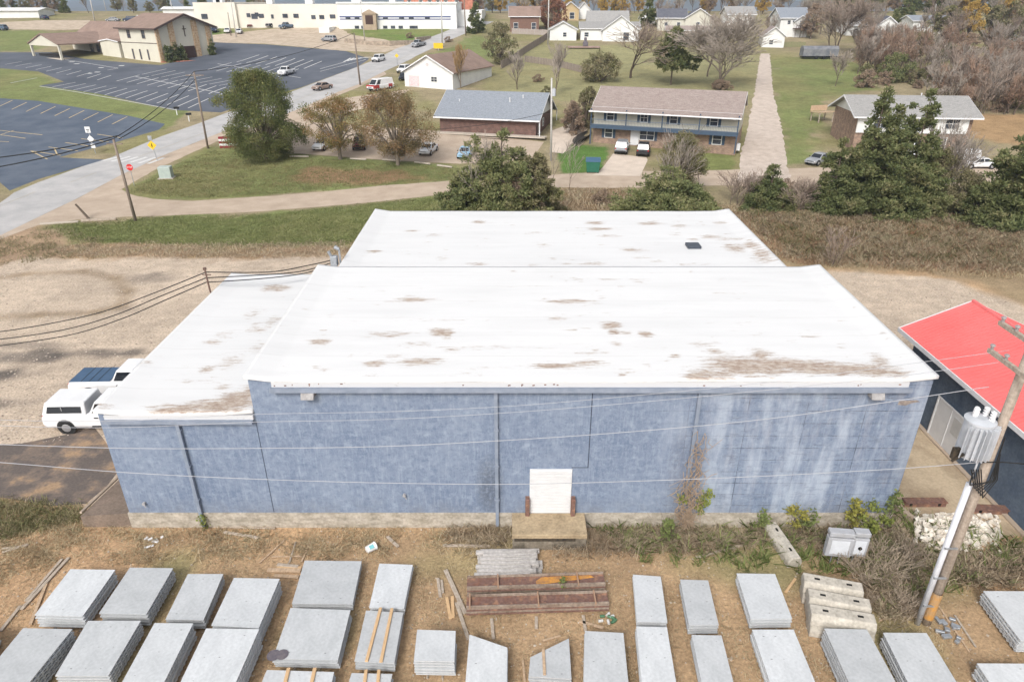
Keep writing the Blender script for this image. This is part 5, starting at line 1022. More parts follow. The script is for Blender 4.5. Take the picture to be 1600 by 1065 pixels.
# rubble heap
def rubble():
    n = 900; V = []; Fq = []; rn = random.Random(4)
    for i in range(n):
        px = rn.gauss(1495, 34); py = rn.gauss(832, 14)
        g = G(min(max(px, 1430), 1560), min(max(py, 805), 865)); s = rn.uniform(.05, .15); hgt = max(0, .35*math.exp(-((g.x-18)/1.2)**2))
        q = Matrix.Translation((g.x, g.y, s*.4+rn.random()*hgt)) @ Matrix.Rotation(rn.uniform(0, 6), 4, (rn.random(), rn.random(), rn.random()+.1)); k = len(V)
        for c in ((-1, -.7, -.5), (1, -.8, -.6), (.8, .7, -.5), (-.9, .9, -.4), (-.6, -.5, .5), (.7, -.6, .6), (.5, .6, .4), (-.7, .5, .6)): V.append(tuple(q @ (Vector(c)*s*rn.uniform(.8, 1.1))))
        Fq += [(k+3, k+2, k+1, k), (k+4, k+5, k+6, k+7), (k, k+1, k+5, k+4), (k+1, k+2, k+6, k+5), (k+2, k+3, k+7, k+6), (k+3, k, k+4, k+7)]
    me = bpy.data.meshes.new('rubble'); me.from_pydata(V, [], Fq); tag(link('rubble', me, M('pale_rubble', (.74, .70, .63), (.55, .48, .40), scale=3)), 'heap of broken white rubble between utility pole and slab edge', 'rubble', kind='stuff')
rubble()

def stones(name, poly, n, s0, s1, mat, label):
    V = []; Fq = []; rn = random.Random(len(poly)+n); xs = [p_[0] for p_ in poly]; ys = [p_[1] for p_ in poly]; A_ = NR.uniform(min(xs), max(xs), n*3); B_ = NR.uniform(min(ys), max(ys), n*3); ok = psdf(A_, B_, poly) > 0
    for px, py in list(zip(A_[ok], B_[ok]))[:n]:
        g = G(px, py); s = rn.uniform(s0, s1)*rn.random()**.5; q = Matrix.Translation(g+Vector((0, 0, s*.25))) @ Matrix.Rotation(rn.uniform(0, 6), 4, 'Z'); k = len(V)
        for c in ((-1, -.7, -.5), (1, -.8, -.6), (.8, .7, -.5), (-.9, .9, -.4), (-.6, -.5, .4), (.7, -.6, .4), (.5, .6, .3), (-.7, .5, .4)): V.append(tuple(q @ (Vector(c)*s*rn.uniform(.7, 1.2))))
        Fq += [(k+3, k+2, k+1, k), (k+4, k+5, k+6, k+7), (k, k+1, k+5, k+4), (k+1, k+2, k+6, k+5), (k+2, k+3, k+7, k+6), (k+3, k, k+4, k+7)]
    me = bpy.data.meshes.new(name); me.from_pydata(V, [], Fq); tag(link(name, me, mat), label, 'stones', kind='stuff')
stones('yard_stones', yard, 2600, .015, .06, M('yard_stone', (.55, .48, .40), (.30, .24, .18), scale=2), 'small stones and clods scattered over the slab yard')
stones('lot_stones', [(-60, 400), (560, 400), (500, 430), (330, 440), (150, 640), (100, 690), (-60, 690)], 2600, .03, .09, M('lot_stone', (.58, .50, .42), (.26, .21, .17), scale=1.5), 'coarse stones in the gravel lot at the left')
stones('lot_stones', [(1300, 425), (1440, 432), (1600, 480), (1500, 475), (1400, 500)], 700, .03, .09, M('lot_stone', (.58, .50, .42)), 'coarse stones in the gravel strip behind the red roof')
# ---------------- houses ----------------
siding = M('white_siding', (.72, .72, .70), (.64, .64, .63), scale=.6, rough=.7)
cream = M('cream_siding', (.56, .54, .46), (.5, .48, .41), scale=.8, rough=.8)
glass = M('dark_window_glass', (.03, .035, .045), (.08, .09, .11), scale=.8, rough=.15, spec=.6)
blueg = M('blue_grey_shutter', (.055, .085, .13), rough=.6)
sh_grey = M('blue_grey_shingle', (.19, .21, .245), (.26, .28, .31), scale=2.5, rough=.95, stretch=(1, 3, 1), grain=.25, det=9)
sh_tan = M('taupe_shingle', (.24, .19, .175), (.31, .26, .235), scale=1.2, rough=.95, stretch=(1, 3, 1), grain=.25, det=9)
sh_brown = M('brown_shingle', (.22, .155, .125), (.28, .20, .165), scale=.6, rough=.95, grain=.15)
sh_dark = M('dark_shingle', (.09, .095, .115), (.13, .13, .15), scale=1, rough=.95, grain=.2)
sh_mid = M('mid_grey_shingle', (.25, .245, .24), (.32, .31, .30), scale=1.5, rough=.95, grain=.22, stretch=(1, 3, 1))
def brickmat(name, c1, c2, mor, sc=1.):
    m = bpy.data.materials.new(name); m.use_nodes = True; n = m.node_tree.nodes; l = m.node_tree.links; b = n['Principled BSDF']; b.inputs['Roughness'].default_value = .9
    tc = n.new('ShaderNodeTexCoord'); sx = n.new('ShaderNodeSeparateXYZ'); l.new(tc.outputs['Object'], sx.inputs[0]); ad = n.new('ShaderNodeMath'); l.new(sx.outputs['X'], ad.inputs[0]); l.new(sx.outputs['Y'], ad.inputs[1])
    cb = n.new('ShaderNodeCombineXYZ'); l.new(ad.outputs[0], cb.inputs[0]); l.new(sx.outputs['Z'], cb.inputs[1])
    br = n.new('ShaderNodeTexBrick'); br.inputs['Color1'].default_value = (*c1, 1); br.inputs['Color2'].default_value = (*c2, 1); br.inputs['Mortar'].default_value = (*mor, 1)
    br.inputs['Scale'].default_value = sc; br.inputs['Brick Width'].default_value = .4; br.inputs['Row Height'].default_value = .14; br.inputs['Mortar Size'].default_value = .012; br.inputs['Bias'].default_value = -.1
    l.new(cb.outputs[0], br.inputs['Vector']); no = n.new('ShaderNodeTexNoise'); no.inputs['Scale'].default_value = 1.5; no.inputs['Detail'].default_value = 6; l.new(tc.outputs['Object'], no.inputs['Vector'])
    mr = n.new('ShaderNodeMapRange'); mr.inputs[1].default_value = .3; mr.inputs[2].default_value = .7; mr.inputs[3].default_value = .75; mr.inputs[4].default_value = 1.25; l.new(no.outputs['Fac'], mr.inputs[0])
    v = n.new('ShaderNodeVectorMath'); v.operation = 'SCALE'; l.new(br.outputs['Color'], v.inputs[0]); l.new(mr.outputs[0], v.inputs['Scale']); l.new(v.outputs[0], b.inputs['Base Color']); return m
brick = brickmat('mottled_red_brick', (.27, .175, .125), (.18, .115, .085), (.38, .31, .25))
brickd = brickmat('dark_brown_brick', (.15, .08, .065), (.10, .06, .05), (.17, .12, .1))
brickr = brickmat('old_red_brick', (.45, .17, .11), (.38, .14, .09), (.4, .2, .14))
def P2(T, name, m, mat, parent=None, **k): return m.build(name, mat, parent or T, **k)
def win(T, face, u, z, w_, h_, W, D, off=(0, 0), frame=None, pane=None, name='window', mull=1, shut=None):
    """window on face F(front) R(right) L(left) B(back); u metres along the face, z sill"""
    frame = frame or siding
    def bxx(m, a, b, z0, z1, d0, d1):   # a..b along face, d outwards
        if face == 'F': m.bx(off[0]+a, off[0]+b, off[1]-d1, off[1]-d0, z0, z1)
        elif face == 'R': m.bx(off[0]+W+d0, off[0]+W+d1, off[1]+a, off[1]+b, z0, z1)
        elif face == 'L': m.bx(off[0]-d1, off[0]-d0, off[1]+a, off[1]+b, z0, z1)
    m = MB(); t = .09; a, b = u-w_/2, u+w_/2
    bxx(m, a-t, b+t, z-t, z, .003, .08); bxx(m, a-t, b+t, z+h_, z+h_+t, .003, .08); bxx(m, a-t, a, z, z+h_, .003, .08); bxx(m, b, b+t, z, z+h_, .003, .08)
    for k in range(1, mull): x = a+w_*k/mull; bxx(m, x-.03, x+.03, z, z+h_, .003, .07)
    if h_ > .8 and name == 'window': bxx(m, a, b, z+h_/2-.03, z+h_/2+.03, .003, .065)
    f = m.build(name, frame, T); m = MB(); bxx(m, a, b, z, z+h_, .002, .03); m.build('pane', pane or glass, f)
    if shut:
        for s in (a-t-.42, b+t+.02): m = MB(); bxx(m, s, s+.4, z-.1, z+h_+.1, .003, .06); m.build('shutter', shut, f)
    return f
def block(T, W, D, h, rise, ridge, wm, rm, off=(0, 0), ov=.5, wins=(), gm=None, th=.18, z0=-1.0, trim=None):
    x0, y0 = off; m = MB(); trim = trim or whit
    m.bx(x0, x0+W, y0, y0+D, z0, h); m.build('wall', wm, T)
    m = MB(); t = MB()
    if ridge == 'x':
        s = rise/(D/2); sec = [(-ov, h-s*ov), (D/2, h+rise), (D+ov, h-s*ov)]; p = [(x0-ov, y0+a, b+th) for a, b in sec]+[(x0-ov, y0+a, b+.01) for a, b in sec[::-1]]
        m.extr(p, (W+2*ov, 0, 0)); g = MB(); g.extr([(x0+.01, y0, h), (x0+.01, y0+D, h), (x0+.01, y0+D/2, h+rise)], (.08, 0, 0)); g.build('gable', gm or wm, T); g = MB(); g.extr([(x0+W-.09, y0, h), (x0+W-.09, y0+D, h), (x0+W-.09, y0+D/2, h+rise)], (.08, 0, 0))
        t.bx(x0-ov, x0+W+ov, y0-ov-.06, y0-ov-.003, h-s*ov-.02, h-s*ov+th+.01)
        for xx in (x0-ov-.03, x0+W+ov+.003): t.extr([(xx, y0+a, b+th+.01) for a, b in sec]+[(xx, y0+a, b-.05) for a, b in sec[::-1]], (.03, 0, 0))
    else:
        s = rise/(W/2); sec = [(-ov, h-s*ov), (W/2, h+rise), (W+ov, h-s*ov)]; p = [(x0+a, y0-ov, b+th) for a, b in sec]+[(x0+a, y0-ov, b+.01) for a, b in sec[::-1]]
        m.extr(p, (0, D+2*ov, 0)); g = MB(); g.extr([(x0, y0+.01, h), (x0+W, y0+.01, h), (x0+W/2, y0+.01, h+rise)], (0, .08, 0)); g.build('gable', gm or wm, T); g = MB(); g.extr([(x0, y0+D-.09, h), (x0+W, y0+D-.09, h), (x0+W/2, y0+D-.09, h+rise)], (0, .08, 0))
        t.extr([(x0+a, y0-ov-.04, b+th+.01) for a, b in sec]+[(x0+a, y0-ov-.04, b-.05) for a, b in sec[::-1]], (0, .035, 0))
    rf = m.build('roof', rm, T); g.build('gable', gm or wm, T); t.build('roof_trim', trim, rf)
    for q in wins: win(T, q[0], q[1], q[2], q[3], q[4], W, D, off, **(q[5] if len(q) > 5 else {}))
    return rf
def site(name, label, cat, pa, pb, group=None):
    A = G(*pa); B_ = G(*pb); d = B_-A; T = empty(name, A, label, cat, group, math.atan2(d.y, d.x)); return T, math.hypot(d.x, d.y)
def pipe(T, x, y, z, h=.6, mat=None): m = MB(); m.tube((x, y, z), (x, y, z+h), .08, .08, 8); m.tube((x, y, z+h), (x, y, z+h+.08), .13, .13, 8); m.build('vent_pipe', mat or whit, T)
# balcony apartment house
T, W = site('apartment_house', 'two storey brick apartment house with blue railed balcony and taupe roof', 'apartment house', (926, 222), (1148, 243))
D = 9.5
block(T, W, D, 5.3, 2.3, 'x', cream, sh_tan, ov=.3)
T.children[0].name = 'wall'
m = MB(); m.bx(-.02, W+.02, -.03, D, -1, 2.45); m.build('brick_wall', brick, T)
m = MB(); m.bx(-.1, W+.1, -1.5, -.04, 2.5, 2.72); m.build('balcony_floor', M('blue_grey_wood', (.10, .13, .18), (.14, .17, .22), scale=3), T)
m = MB(); m.bx(-.1, W+.1, -1.56, -1.50, 2.35, 2.9); m.build('balcony_fascia', blueg, T)
m = MB(); m.bx(-.1, W+.1, -1.53, -1.47, 3.62, 3.7); m.bx(-.1, W+.1, -1.53, -1.47, 2.95, 3.0)
for i in range(int(W/.22)): m.bx(i*.22, i*.22+.03, -1.515, -1.485, 2.95, 3.62)
m.build('railing', M('railing_blue_grey', (.16, .19, .23)), T)
for i in range(5): x = W*i/4-.03; m = MB(); m.bx(x-.08, x+.08, -1.58, -1.44, 2.3 if 0 < i < 4 else 0, 5.2); m.build('balcony_post', blueg, T)
m = MB(); s = 2.3/(D/2); m.extr([(-.3, -1.9, 5.3-s*.9), (-.3, -.25, 5.36), (-.3, -.25, 5.2), (-.3, -1.9, 5.3-s*.9-.16)], (W+.6, 0, 0)); m.build('porch_roof', sh_tan, T)
m = MB(); m.bx(-.35, W+.35, -1.97, -1.9, 4.75, 4.93); m.build('gutter', whit, T)
for u, mu in ((.12, 1), (.36, 2), (.565, 1), (.835, 1)): win(T, 'F', W*u, 3.4, 1.0, 1.3, W, D, shut=blueg, mull=mu, off=(0, 0))
for u, w_ in ((.115, 1.1), (.39, 2.1), (.87, 1.2)): win(T, 'F', W*u, .9, w_, 1.35, W, D, shut=blueg, off=(0, -.03), mull=2 if w_ > 2 else 1)
m = MB(); m.bx(W*.275, W*.335, -.12, -.035, 0, 2.3); m.build('door', M('white_door_paint', (.8, .8, .8)), T)
m = MB(); m.bx(W+.03, W+.5, 1, 1.9, 0, .9); m.build('meter_box', whit, T)
# grey roofed brick apartment building
T, W = site('brick_apartment', 'long low dark brick building with blue grey shingle roof and white gable', 'building', (688, 206), (837, 216))
D = 12; block(T, W, D, 2.7, 3.0, 'x', brickd, sh_grey, gm=siding, ov=.8)
pipe(T, W*.15, 3.2, 3.9, .8); pipe(T, W*.68, 3.4, 4.3, .9); pipe(T, W*.8, 4.5, 4.8, .7)
m = MB(); m.bx(W*.1, W*.14, 2.7, 3.0, 3.8, 4.05); m.bx(W*.55, W*.58, 3.9, 4.2, 4.4, 4.65); m.build('roof_vent', M('dark_hatch', (.06, .07, .09)), T)
win(T, 'R', 2.2, .1, 1.1, 2.1, W, D, name='door', frame=siding); win(T, 'R', 5, .9, .9, 1.1, W, D)
m = MB(); m.bx(-.4, W+1.8, -1.5, -.01, -.05, .12); m.build('walk', conc2, T)
for yy in (-.7, D+.6): m = MB(); m.bx(W+.7, W+.82, yy, yy+.12, 0, 2.5); m.build('porch_post', whit, T)
# white garage building with brown roof
T, W = site('garage_building', 'white gabled garage building with long brown shingle roof', 'garage', (633, 135), (708, 141))
block(T, W, 19, 3.1, 3.0, 'y', siding, sh_brown, ov=.5, wins=(('F', W*.2, .2, 2.2, 1.9, dict(name='poster_panel', pane=M('pink_print', (.62, .35, .38), (.7, .66, .66), scale=2, stretch=(1, 1, 6)), frame=M('pale_frame', (.6, .55, .55)))), ('F', W*.62, 1.2, 1.3, .9, dict(mull=2))))
m = MB(); m.tube((W*.49, -.05, 4.4), (W*.49, .02, 4.4), .35, .35, 8); m.build('gable_vent', M('pale_frame', (.6, .55, .55)), T)
# right hand brick house
T, W = site('brick_house', 'brick house with broad grey shingle roof behind the tall cedars', 'house', (1330, 236), (1506, 240))
D = 10; block(T, W, D, 5.2, 2.0, 'x', brick, sh_mid, ov=.9, gm=siding); m = MB(); m.bx(-.03, W-.6, -.25, -.005, 2.7, 5.15); m.build('upper_siding', siding, T)
pipe(T, W*.3, D*.5, 7.1, .5); pipe(T, W*.64, D*.5, 7.1, .5)
for u in (.2, .45, .62, .82): win(T, 'F', W*u, 3.4, 1.9, 1.4, W, D, off=(0, -.25), mull=2)
for u in (.3, .75): win(T, 'F', W*u, .7, 2.0, 1.4, W, D, mull=3)
m = MB(); m.bx(.8, 1.3, -1.1, -.02, 0, .4); m.build('step', conc, T)
T = empty('wooden_deck', G(1283, 190), 'raised tan wooden deck beside the brick house behind the cedars', 'deck', rz=.3); m = MB(); m.box((0, 0, 1.6), (3.4, 2.4, .12), rx=-.1); m.build('deck_boards', woodt, T)
for sx in (-1.4, 1.4):
    for sy in (-1, 1): m = MB(); m.bx(sx-.07, sx+.07, sy-.07, sy+.07, 0, 1.6); m.build('leg', woodo, T)
m = MB(); m.box((0, 1.15, 2.1), (3.4, .08, .9)); m.build('backboard', woodt, T)
# white houses on the far slope
def far_house(label, pa, pb, h, rise, ridge, D, rm, wins=(), wm=None, name='white_house', ov=.5, cat='house'):
    T, W = site(name, label, cat, pa, pb); block(T, W, D, h, rise, ridge, wm or siding, rm, ov=ov, wins=[(f, W*u if f == 'F' else D*u, *r_) for f, u, *r_ in wins]); return T, W
T, W = far_house('white house with several grey gables and a low left garage wing', (907, 63), (998, 64), 3.2, 1.6, 'x', 11, sh_mid, [('F', .1, 1, 1.2, 1.1)])
block(T, 8, 12, 3.0, 2.0, 'y', siding, sh_mid, off=(-9.3, -1.0), wins=(('F', 4.5, 1, 1, 1.1),)); block(T, 10.5, 7, 3.0, 3.6, 'y', siding, sh_mid, off=(W-11, -1.6), wins=(('F', 7, .1, 1.6, 2.1, dict(name='door')),)); block(T, 12, 10, 3.5, 4.2, 'x', siding, sh_mid, off=(W-15, 7), ov=.6)
T, W = far_house('cream house with dark roof and brown roofed lower porch', (1027, 48), (1070, 49), 3.8, 2.4, 'x', 9, sh_dark, [('F', .3, 1.4, 1, 1), ('F', .75, 1.4, 1, 1)], cream)
block(T, 8.5, 10, 3.8, 2.6, 'y', cream, sh_dark, off=(W-.2, -.8), wins=(('F', 4, 1.3, 1, 1.2),)); block(T, 13, 4, .4, 1.0, 'x', M('tan_wall', (.45, .38, .33)), sh_tan, off=(W-6, -5), z0=-3.2)
far_house('small white metal shed between the two bigger white houses', (1003, 38), (1024, 38), 1.6, 1.0, 'x', 6, siding, name='shed', cat='shed')
far_house('brown wooden house with two white framed windows', (797, 50), (842, 50), 4.6, 2.6, 'x', 9, sh_brown, [('F', .2, .6, 1.3, 2), ('F', .82, .6, 1.3, 2)], M('brown_boards', (.16, .09, .07), (.2, .12, .09), scale=2), name='wooden_house')
far_house('tan cottage with a brick lower front between trees', (878, 32), (904, 32), 3.6, 2.2, 'y', 8, sh_tan, [('F', .6, .5, 1.6, 2)], M('ochre_wall', (.5, .38, .22)), name='cottage')
far_house('small white gabled house behind the tan cottage', (903, 30), (921, 30), 3.2, 2.2, 'y', 8, sh_mid)
T, W = far_house('tall white house with dark red deck above the green fence', (1216, 58), (1260, 58), 5.4, 2.6, 'x', 10, sh_grey, [('F', .3, 3.6, .9, 1), ('F', .6, 3.6, .9, 1)])
m = MB(); m.bx(W*.45, W+2, -3, -.2, 2.3, 2.5); m.bx(W*.45, W+2, -3.05, -2.95, 3.2, 3.35)
for i in range(12): x = W*.45+i*(W*.55+1.9)/11; m.bx(x, x+.1, -3.03, -2.97, 0 if i % 4 == 0 else 2.5, 3.3)
m.build('deck', M('dark_red_deck', (.09, .05, .045)), T); block(T, 4, 5, 4.6, 1.3, 'y', siding, sh_grey, off=(W-4.5, -.6), wins=(('F', 2, 2.7, 1, 1.8),))
far_house('little white gabled house left of the green fence', (1190, 74), (1224, 75), 3.0, 2.2, 'y', 8, sh_tan, [('F', .4, .8, 1, 1.1)])
far_house('white gabled house with dark roof in the middle of the far thicket', (1362, 66), (1402, 68), 4.2, 2.6, 'y', 9, sh_dark, [('F', .35, 1.8, 1.6, 1.4), ('F', .6, 1.8, .8, 1.4)])
T, W = far_house('white ranch house with blue grey roof and open porch', (1424, 50), (1480, 50), 3.2, 1.4, 'x', 9, sh_grey, [('F', .3, 1, 1.4, 1.1)])
block(T, 8, 4, 2.9, 1.8, 'y', siding, sh_grey, off=(W*.4, -3.5)); m = MB(); m.bx(W*.4+1, W*.4+6, -3.55, -3.51, 0, 2.4); m.build('porch_opening', M('porch_dark', (.07, .04, .03)), T)
far_house('white house front half hidden by bare branches', (1322, 56), (1356, 56), 3, 1.8, 'x', 8, sh_mid, [('F', .4, .9, 1.4, 1.1)])
far_house('small white house at the right edge among autumn trees', (1590, 66), (1640, 66), 3.2, 2, 'x', 8, sh_mid)
far_house('white house with grey roof behind the huge bare tree', (1136, 40), (1178, 40), 3.4, 2.2, 'x', 9, sh_mid, [('F', .4, .9, 1.4, 1.1)])
far_house('low white industrial shed at the far left', (-30, 29), (62, 28), 2.5, .8, 'x', 12, siding, name='shed', cat='shed')
far_house('low white shed beside the long factory', (257, 31), (306, 30), 3.4, .6, 'x', 10, siding, name='shed', cat='shed')
# factory
T = empty('factory', (-60, 246, terr(246)), 'long white flat roofed factory with blue stripes and stone porch', 'factory')
wf = M('cream_factory_wall', (.70, .66, .58), (.62, .58, .51), scale=.15, rough=.85); wf2 = M('white_factory_wall', (.74, .74, .72), (.66, .66, .65), scale=.2, rough=.85)
Yf = 246.; xs_ = [Xat(p_, Yf, 16) for p_ in (305, 370, 530, 714)]; zt = [Hat(4, Yf), Hat(7, Yf), Hat(6, Yf)]
for i, (mt_, dy) in enumerate(((wf, 0.), (wf, 1.0), (wf2, -1.5))): m = MB(); m.bx(xs_[i], xs_[i+1]-.01, Yf+dy, Yf+40, terr(Yf)-6, zt[i]); m.build('wall', mt_, T, True)
m = MB(); m.bx(xs_[2]-.2, xs_[3]+.3, Yf-1.8, Yf+40, zt[2]+.003, zt[2]+.5); m.build('parapet', siding, T, True)
m = MB(); m.bx(xs_[3]+.01, xs_[3]+8, Yf+4, Yf+40, terr(Yf)-4, zt[2]-2); m.build('side_wall', wf2, T, True)
stp = M('blue_stripe', (.08, .10, .24))
def zpx(py): return Hat(py, Yf-1.5)
for y0_, y1_ in ((25.5, 27.5), (29.5, 31)):
    for a_, b_ in ((533, 567), (592, 705)): m = MB(); m.bx(Xat(a_, Yf, 15), Xat(b_, Yf, 15), Yf-1.56, Yf-1.503, zpx(y1_), zpx(y0_)); m.build('stripe', stp, T, True)
for px in (542, 556, 600, 625, 640, 665): m = MB(); x = Xat(px, Yf, 15); m.bx(x, x+1.6, Yf-1.6, Yf-1.57, zpx(30.5), zpx(27)); m.build('window', glass, T, True)
for px in (556, 566, 600, 612, 624, 641, 647): m = MB(); x = Xat(px, Yf, 13); m.bx(x, x+1.4, Yf-1.6, Yf-1.503, zpx(45), zpx(40.5)); m.build('window', glass, T, True)
for px, py, w_ in ((446, 25, 1.7), (463, 25, 1.7), (490, 27, 1.4), (503, 27, 1.6), (520, 26, 1.8), (409, 25, 1.6), (402, 23, 1.2), (389, 24, 1.2), (426, 26, .8)): m = MB(); x = Xat(px, Yf, 14); m.bx(x-w_/2, x+w_/2, Yf+.85, Yf+.99, Hat(py+3.2, Yf), Hat(py-3, Yf)); m.build('window', glass, T, True)
for px in (322, 398): m = MB(); x = Xat(px, Yf, 14); m.bx(x-1, x+1, Yf-.12, Yf-.003, Hat(30, Yf), Hat(22, Yf)) if px < 370 else m.bx(x-1, x+1, Yf+.9, Yf+.997, Hat(30, Yf), Hat(22, Yf)); m.build('window', glass, T, True)
x0_, x1_ = Xat(570, Yf, 14), Xat(591, Yf, 14); stone = M('tan_porch_stone', (.42, .33, .24), (.34, .26, .19), scale=1)
m = MB(); m.bx(x0_, x1_, Yf-3.4, Yf-1.51, terr(Yf)-3, zpx(22)); m.extr([(x0_-.4, Yf-3.6, zpx(22)), (x1_+.4, Yf-3.6, zpx(22)), ((x0_+x1_)/2, Yf-3.6, zpx(15))], (0, 2.0, 0)); m.build('porch', stone, T, True)
m = MB(); m.bx(x0_+1, x1_-1, Yf-3.5, Yf-3.41, zpx(38), zpx(24)); m.build('porch_opening', M('porch_dark', (.07, .04, .03)), T, True)
for px, w_, h_ in ((338, 3, 1.2), (342, 1.5, 2), (420, 2, 1.5), (480, 2.5, 1.2), (552, 3, 1.6), (610, 2, 1)): m = MB(); x = Xat(px, Yf+10, 19); zz = zt[0]-.5 if px < 530 else zt[2]; m.bx(x, x+w_, Yf+8, Yf+11, zz, zz+h_+.5); m.build('roof_unit', whit, T, True, bevel=.1)
m = MB(); m.bx(Xat(500, Yf-8, 12), Xat(516, Yf-8, 12), Yf-9, Yf+.9, terr(Yf)-4, Hat(43, Yf-8)); m.build('loading_bay', wf2, T, True)
# stone retaining wall in front of the factory lawn
T = empty('retaining_wall', G(590, 72), 'low rubble stone retaining wall below the factory lawn', 'retaining wall'); m = MB()
pts = [G(*q) for q in ((540, 66), (570, 70), (610, 72), (650, 68), (672, 60))]
for a_, b_ in zip(pts[:-1], pts[1:]): d = (b_-a_); m.box(((a_+b_)/2+Vector((0, 0, .5))), (d.length+.2, .6, 1.3), rz=math.atan2(d.y, d.x))
m.build('stones', M('rubble_stone', (.4, .33, .26), (.22, .18, .14), scale=1.2, grain=.2), T, True)
# red brick mill
T = empty('red_brick_building', (0, 268, terr(268)), 'tall red brick building with white arched windows behind the factory', 'building'); Yr = 268
xa_, xb_, xc_ = Xat(632, Yr, 18), Xat(717, Yr, 18), Xat(738, Yr, 18)
m = MB(); m.bx(xa_, xb_, Yr, Yr+15, 8, Hat(-14, Yr)); m.build('wall', brickr, T, True); m = MB(); m.bx(xb_+.01, xc_, Yr+3, Yr+18, 8, Hat(-8, Yr)); m.build('wing_wall', brickr, T, True)
for px in (640, 658, 672, 685, 697, 714): m = MB(); x = Xat(px, Yr, 18); zc_ = Hat(5.5, Yr); m.bx(x-.7, x+.7, Yr-.12, Yr-.003, zc_-1.4, zc_+1); m.tube((x, Yr-.12, zc_+1), (x, Yr-.003, zc_+1), .7, .7, 12); f_ = m.build('window', siding, T, True); m = MB(); m.bx(x-.35, x+.35, -.16, -.121, zc_-1-T.location.z, zc_+.6-T.location.z); m.build('pane', glass, f_)
# church
A = G(195, 91); rzc = math.radians(-29.7)
T = empty('church', A, 'cream church with brown roof, stone pilasters, cross and a covered drive', 'church', rz=rzc)
cw = M('cream_church_wall', (.60, .57, .48), (.54, .51, .43), scale=.4, rough=.8); stn = M('tan_field_stone', (.42, .27, .16), (.55, .42, .28), scale=2.2, rough=.9, lo=.42, hi=.56)
LX = 14.7; DX = 17.0; hh = 7.4
# sanctuary: gable end faces +x
m = MB(); m.bx(0, LX, 0, DX, -2.5, hh); m.build('wall', cw, T)
s = 3.0/(DX/2); m = MB(); sec = [(-.8, hh-s*.8), (DX/2, hh+3), (DX+.8, hh-s*.8)]; m.extr([(-.6, a_, b_+.22) for a_, b_ in sec]+[(-.6, a_, b_) for a_, b_ in sec[::-1]], (LX+1.8, 0, 0)); m.build('roof', sh_brown, T)
m = MB(); m.extr([(LX-.1, 0, hh), (LX-.1, DX, hh), (LX-.1, DX/2, hh+3)], (.1, 0, 0)); m.build('gable', cw, T)
m = MB(); xx = LX+1.22; m.extr([(xx, a_, b_+.24) for a_, b_ in sec]+[(xx, a_, b_-.25) for a_, b_ in sec[::-1]], (.08, 0, 0)); m.bx(-.6, LX+1.2, -.9, -.81, hh-s*.8-.1, hh-s*.8+.25); m.build('roof_trim', M('dark_brown_trim', (.1, .07, .06)), T)
for yc, w_ in ((.5, 1.0), (4.6, 1.5), (11.6, 1.5), (15.6, 1.2)): m = MB(); zt_ = hh+3*(1-abs(yc-DX/2)/(DX/2))-.3; m.bx(LX+.003, LX+.35, yc-w_/2, yc+w_/2, -2, zt_); m.build('stone_pilaster', stn, T)
m = MB(); m.bx(LX+.003, LX+.15, DX/2-.1, DX/2+.1, 5.2, 7.8); m.bx(LX+.15, LX+.17, DX/2-.6, DX/2+.6, 6.9, 7.1); m.build('cross', M('dark_bronze', (.12, .09, .07)), T)
m = MB(); m.bx(LX+.003, LX+.4, DX/2-2, DX/2+2.0, -1, 2.9); m.build('entrance', M('porch_dark', (.07, .04, .03)), T)
for u in (3.2, 9.2): win(T, 'F', u+.8, 5, 1.2, 1.8, LX, DX, frame=M('brown_frame', (.2, .15, .13)))
for u in (4.2, 7.2, 10.4): win(T, 'F', u, 0, .45, 2.3, LX, DX, frame=M('brown_frame', (.2, .15, .13)), name='slot_window')
m = MB(); m.bx(-.1, LX+.1, -.06, -.003, 3.8, 3.95); m.build('band', M('dark_brown_trim', (.1, .07, .06)), T)
m = MB()
n_ = 14; pl = [(LX+.3+4.2*math.sin(math.pi*i/n_), -0.2+(DX-1)*i/n_) for i in range(n_+1)]; m.prism(pl+[(LX+.3, DX-1.2)], -3.5, -.3); m.build('brick_planter', brickr, T)
# wing
block(T, 26, 15, 4.0, 4.2, 'x', cw, sh_brown, off=(-26, 2.0), ov=.9, z0=-2, trim=M('dark_brown_trim', (.1, .07, .06)))
block(T, 8, 2, 3.9, .5, 'y', cw, sh_brown, off=(-9, -.2), ov=.3, z0=-2)
# covered drive
px0, py0 = -24.3, -10.0; sec = [(-.5, 3.3), (6.6, 5.7), (13.7, 3.3)]
m = MB(); m.extr([(px0+a_, py0-.5, b_+.25) for a_, b_ in sec]+[(px0+a_, py0-.5, b_) for a_, b_ in sec[::-1]], (0, 22, 0)); m.build('canopy_roof', sh_brown, T)
m = MB(); m.extr([(px0-.2, py0-.2, 3.4), (px0+13.4, py0-.2, 3.4), (px0+6.6, py0-.2, 5.65)], (0, .1, 0)); m.bx(px0-.2, px0+13.4, py0-.25, py0+.0, 3.0, 3.39); m.build('canopy_gable', cw, T)
for x in (px0+.2, px0+13): m = MB(); m.bx(x-.25, x+.25, py0-.2, py0+.3, -2, 3.0); m.build('canopy_post', cw, T)
m = MB(); m.bx(px0+1, px0+12.2, py0+1, py0+1.1, .9, 1.0)
for i in range(30): m.bx(px0+1+i*.38, px0+1.05+i*.38, py0+1, py0+1.1, 0, .95)
m.build('railing', M('black_rubber', (.02, .02, .02)), T); m = MB(); m.bx(px0+.5, px0+12.6, py0-.1, py0+4, -1.5, .05); m.build('walk', conc2, T)
for u in (-14, -11, -17): win(T, 'F', u, 1, 1.3, 1.7, 0, 0, off=(0, 2.0), frame=M('brown_frame', (.2, .15, .13)))
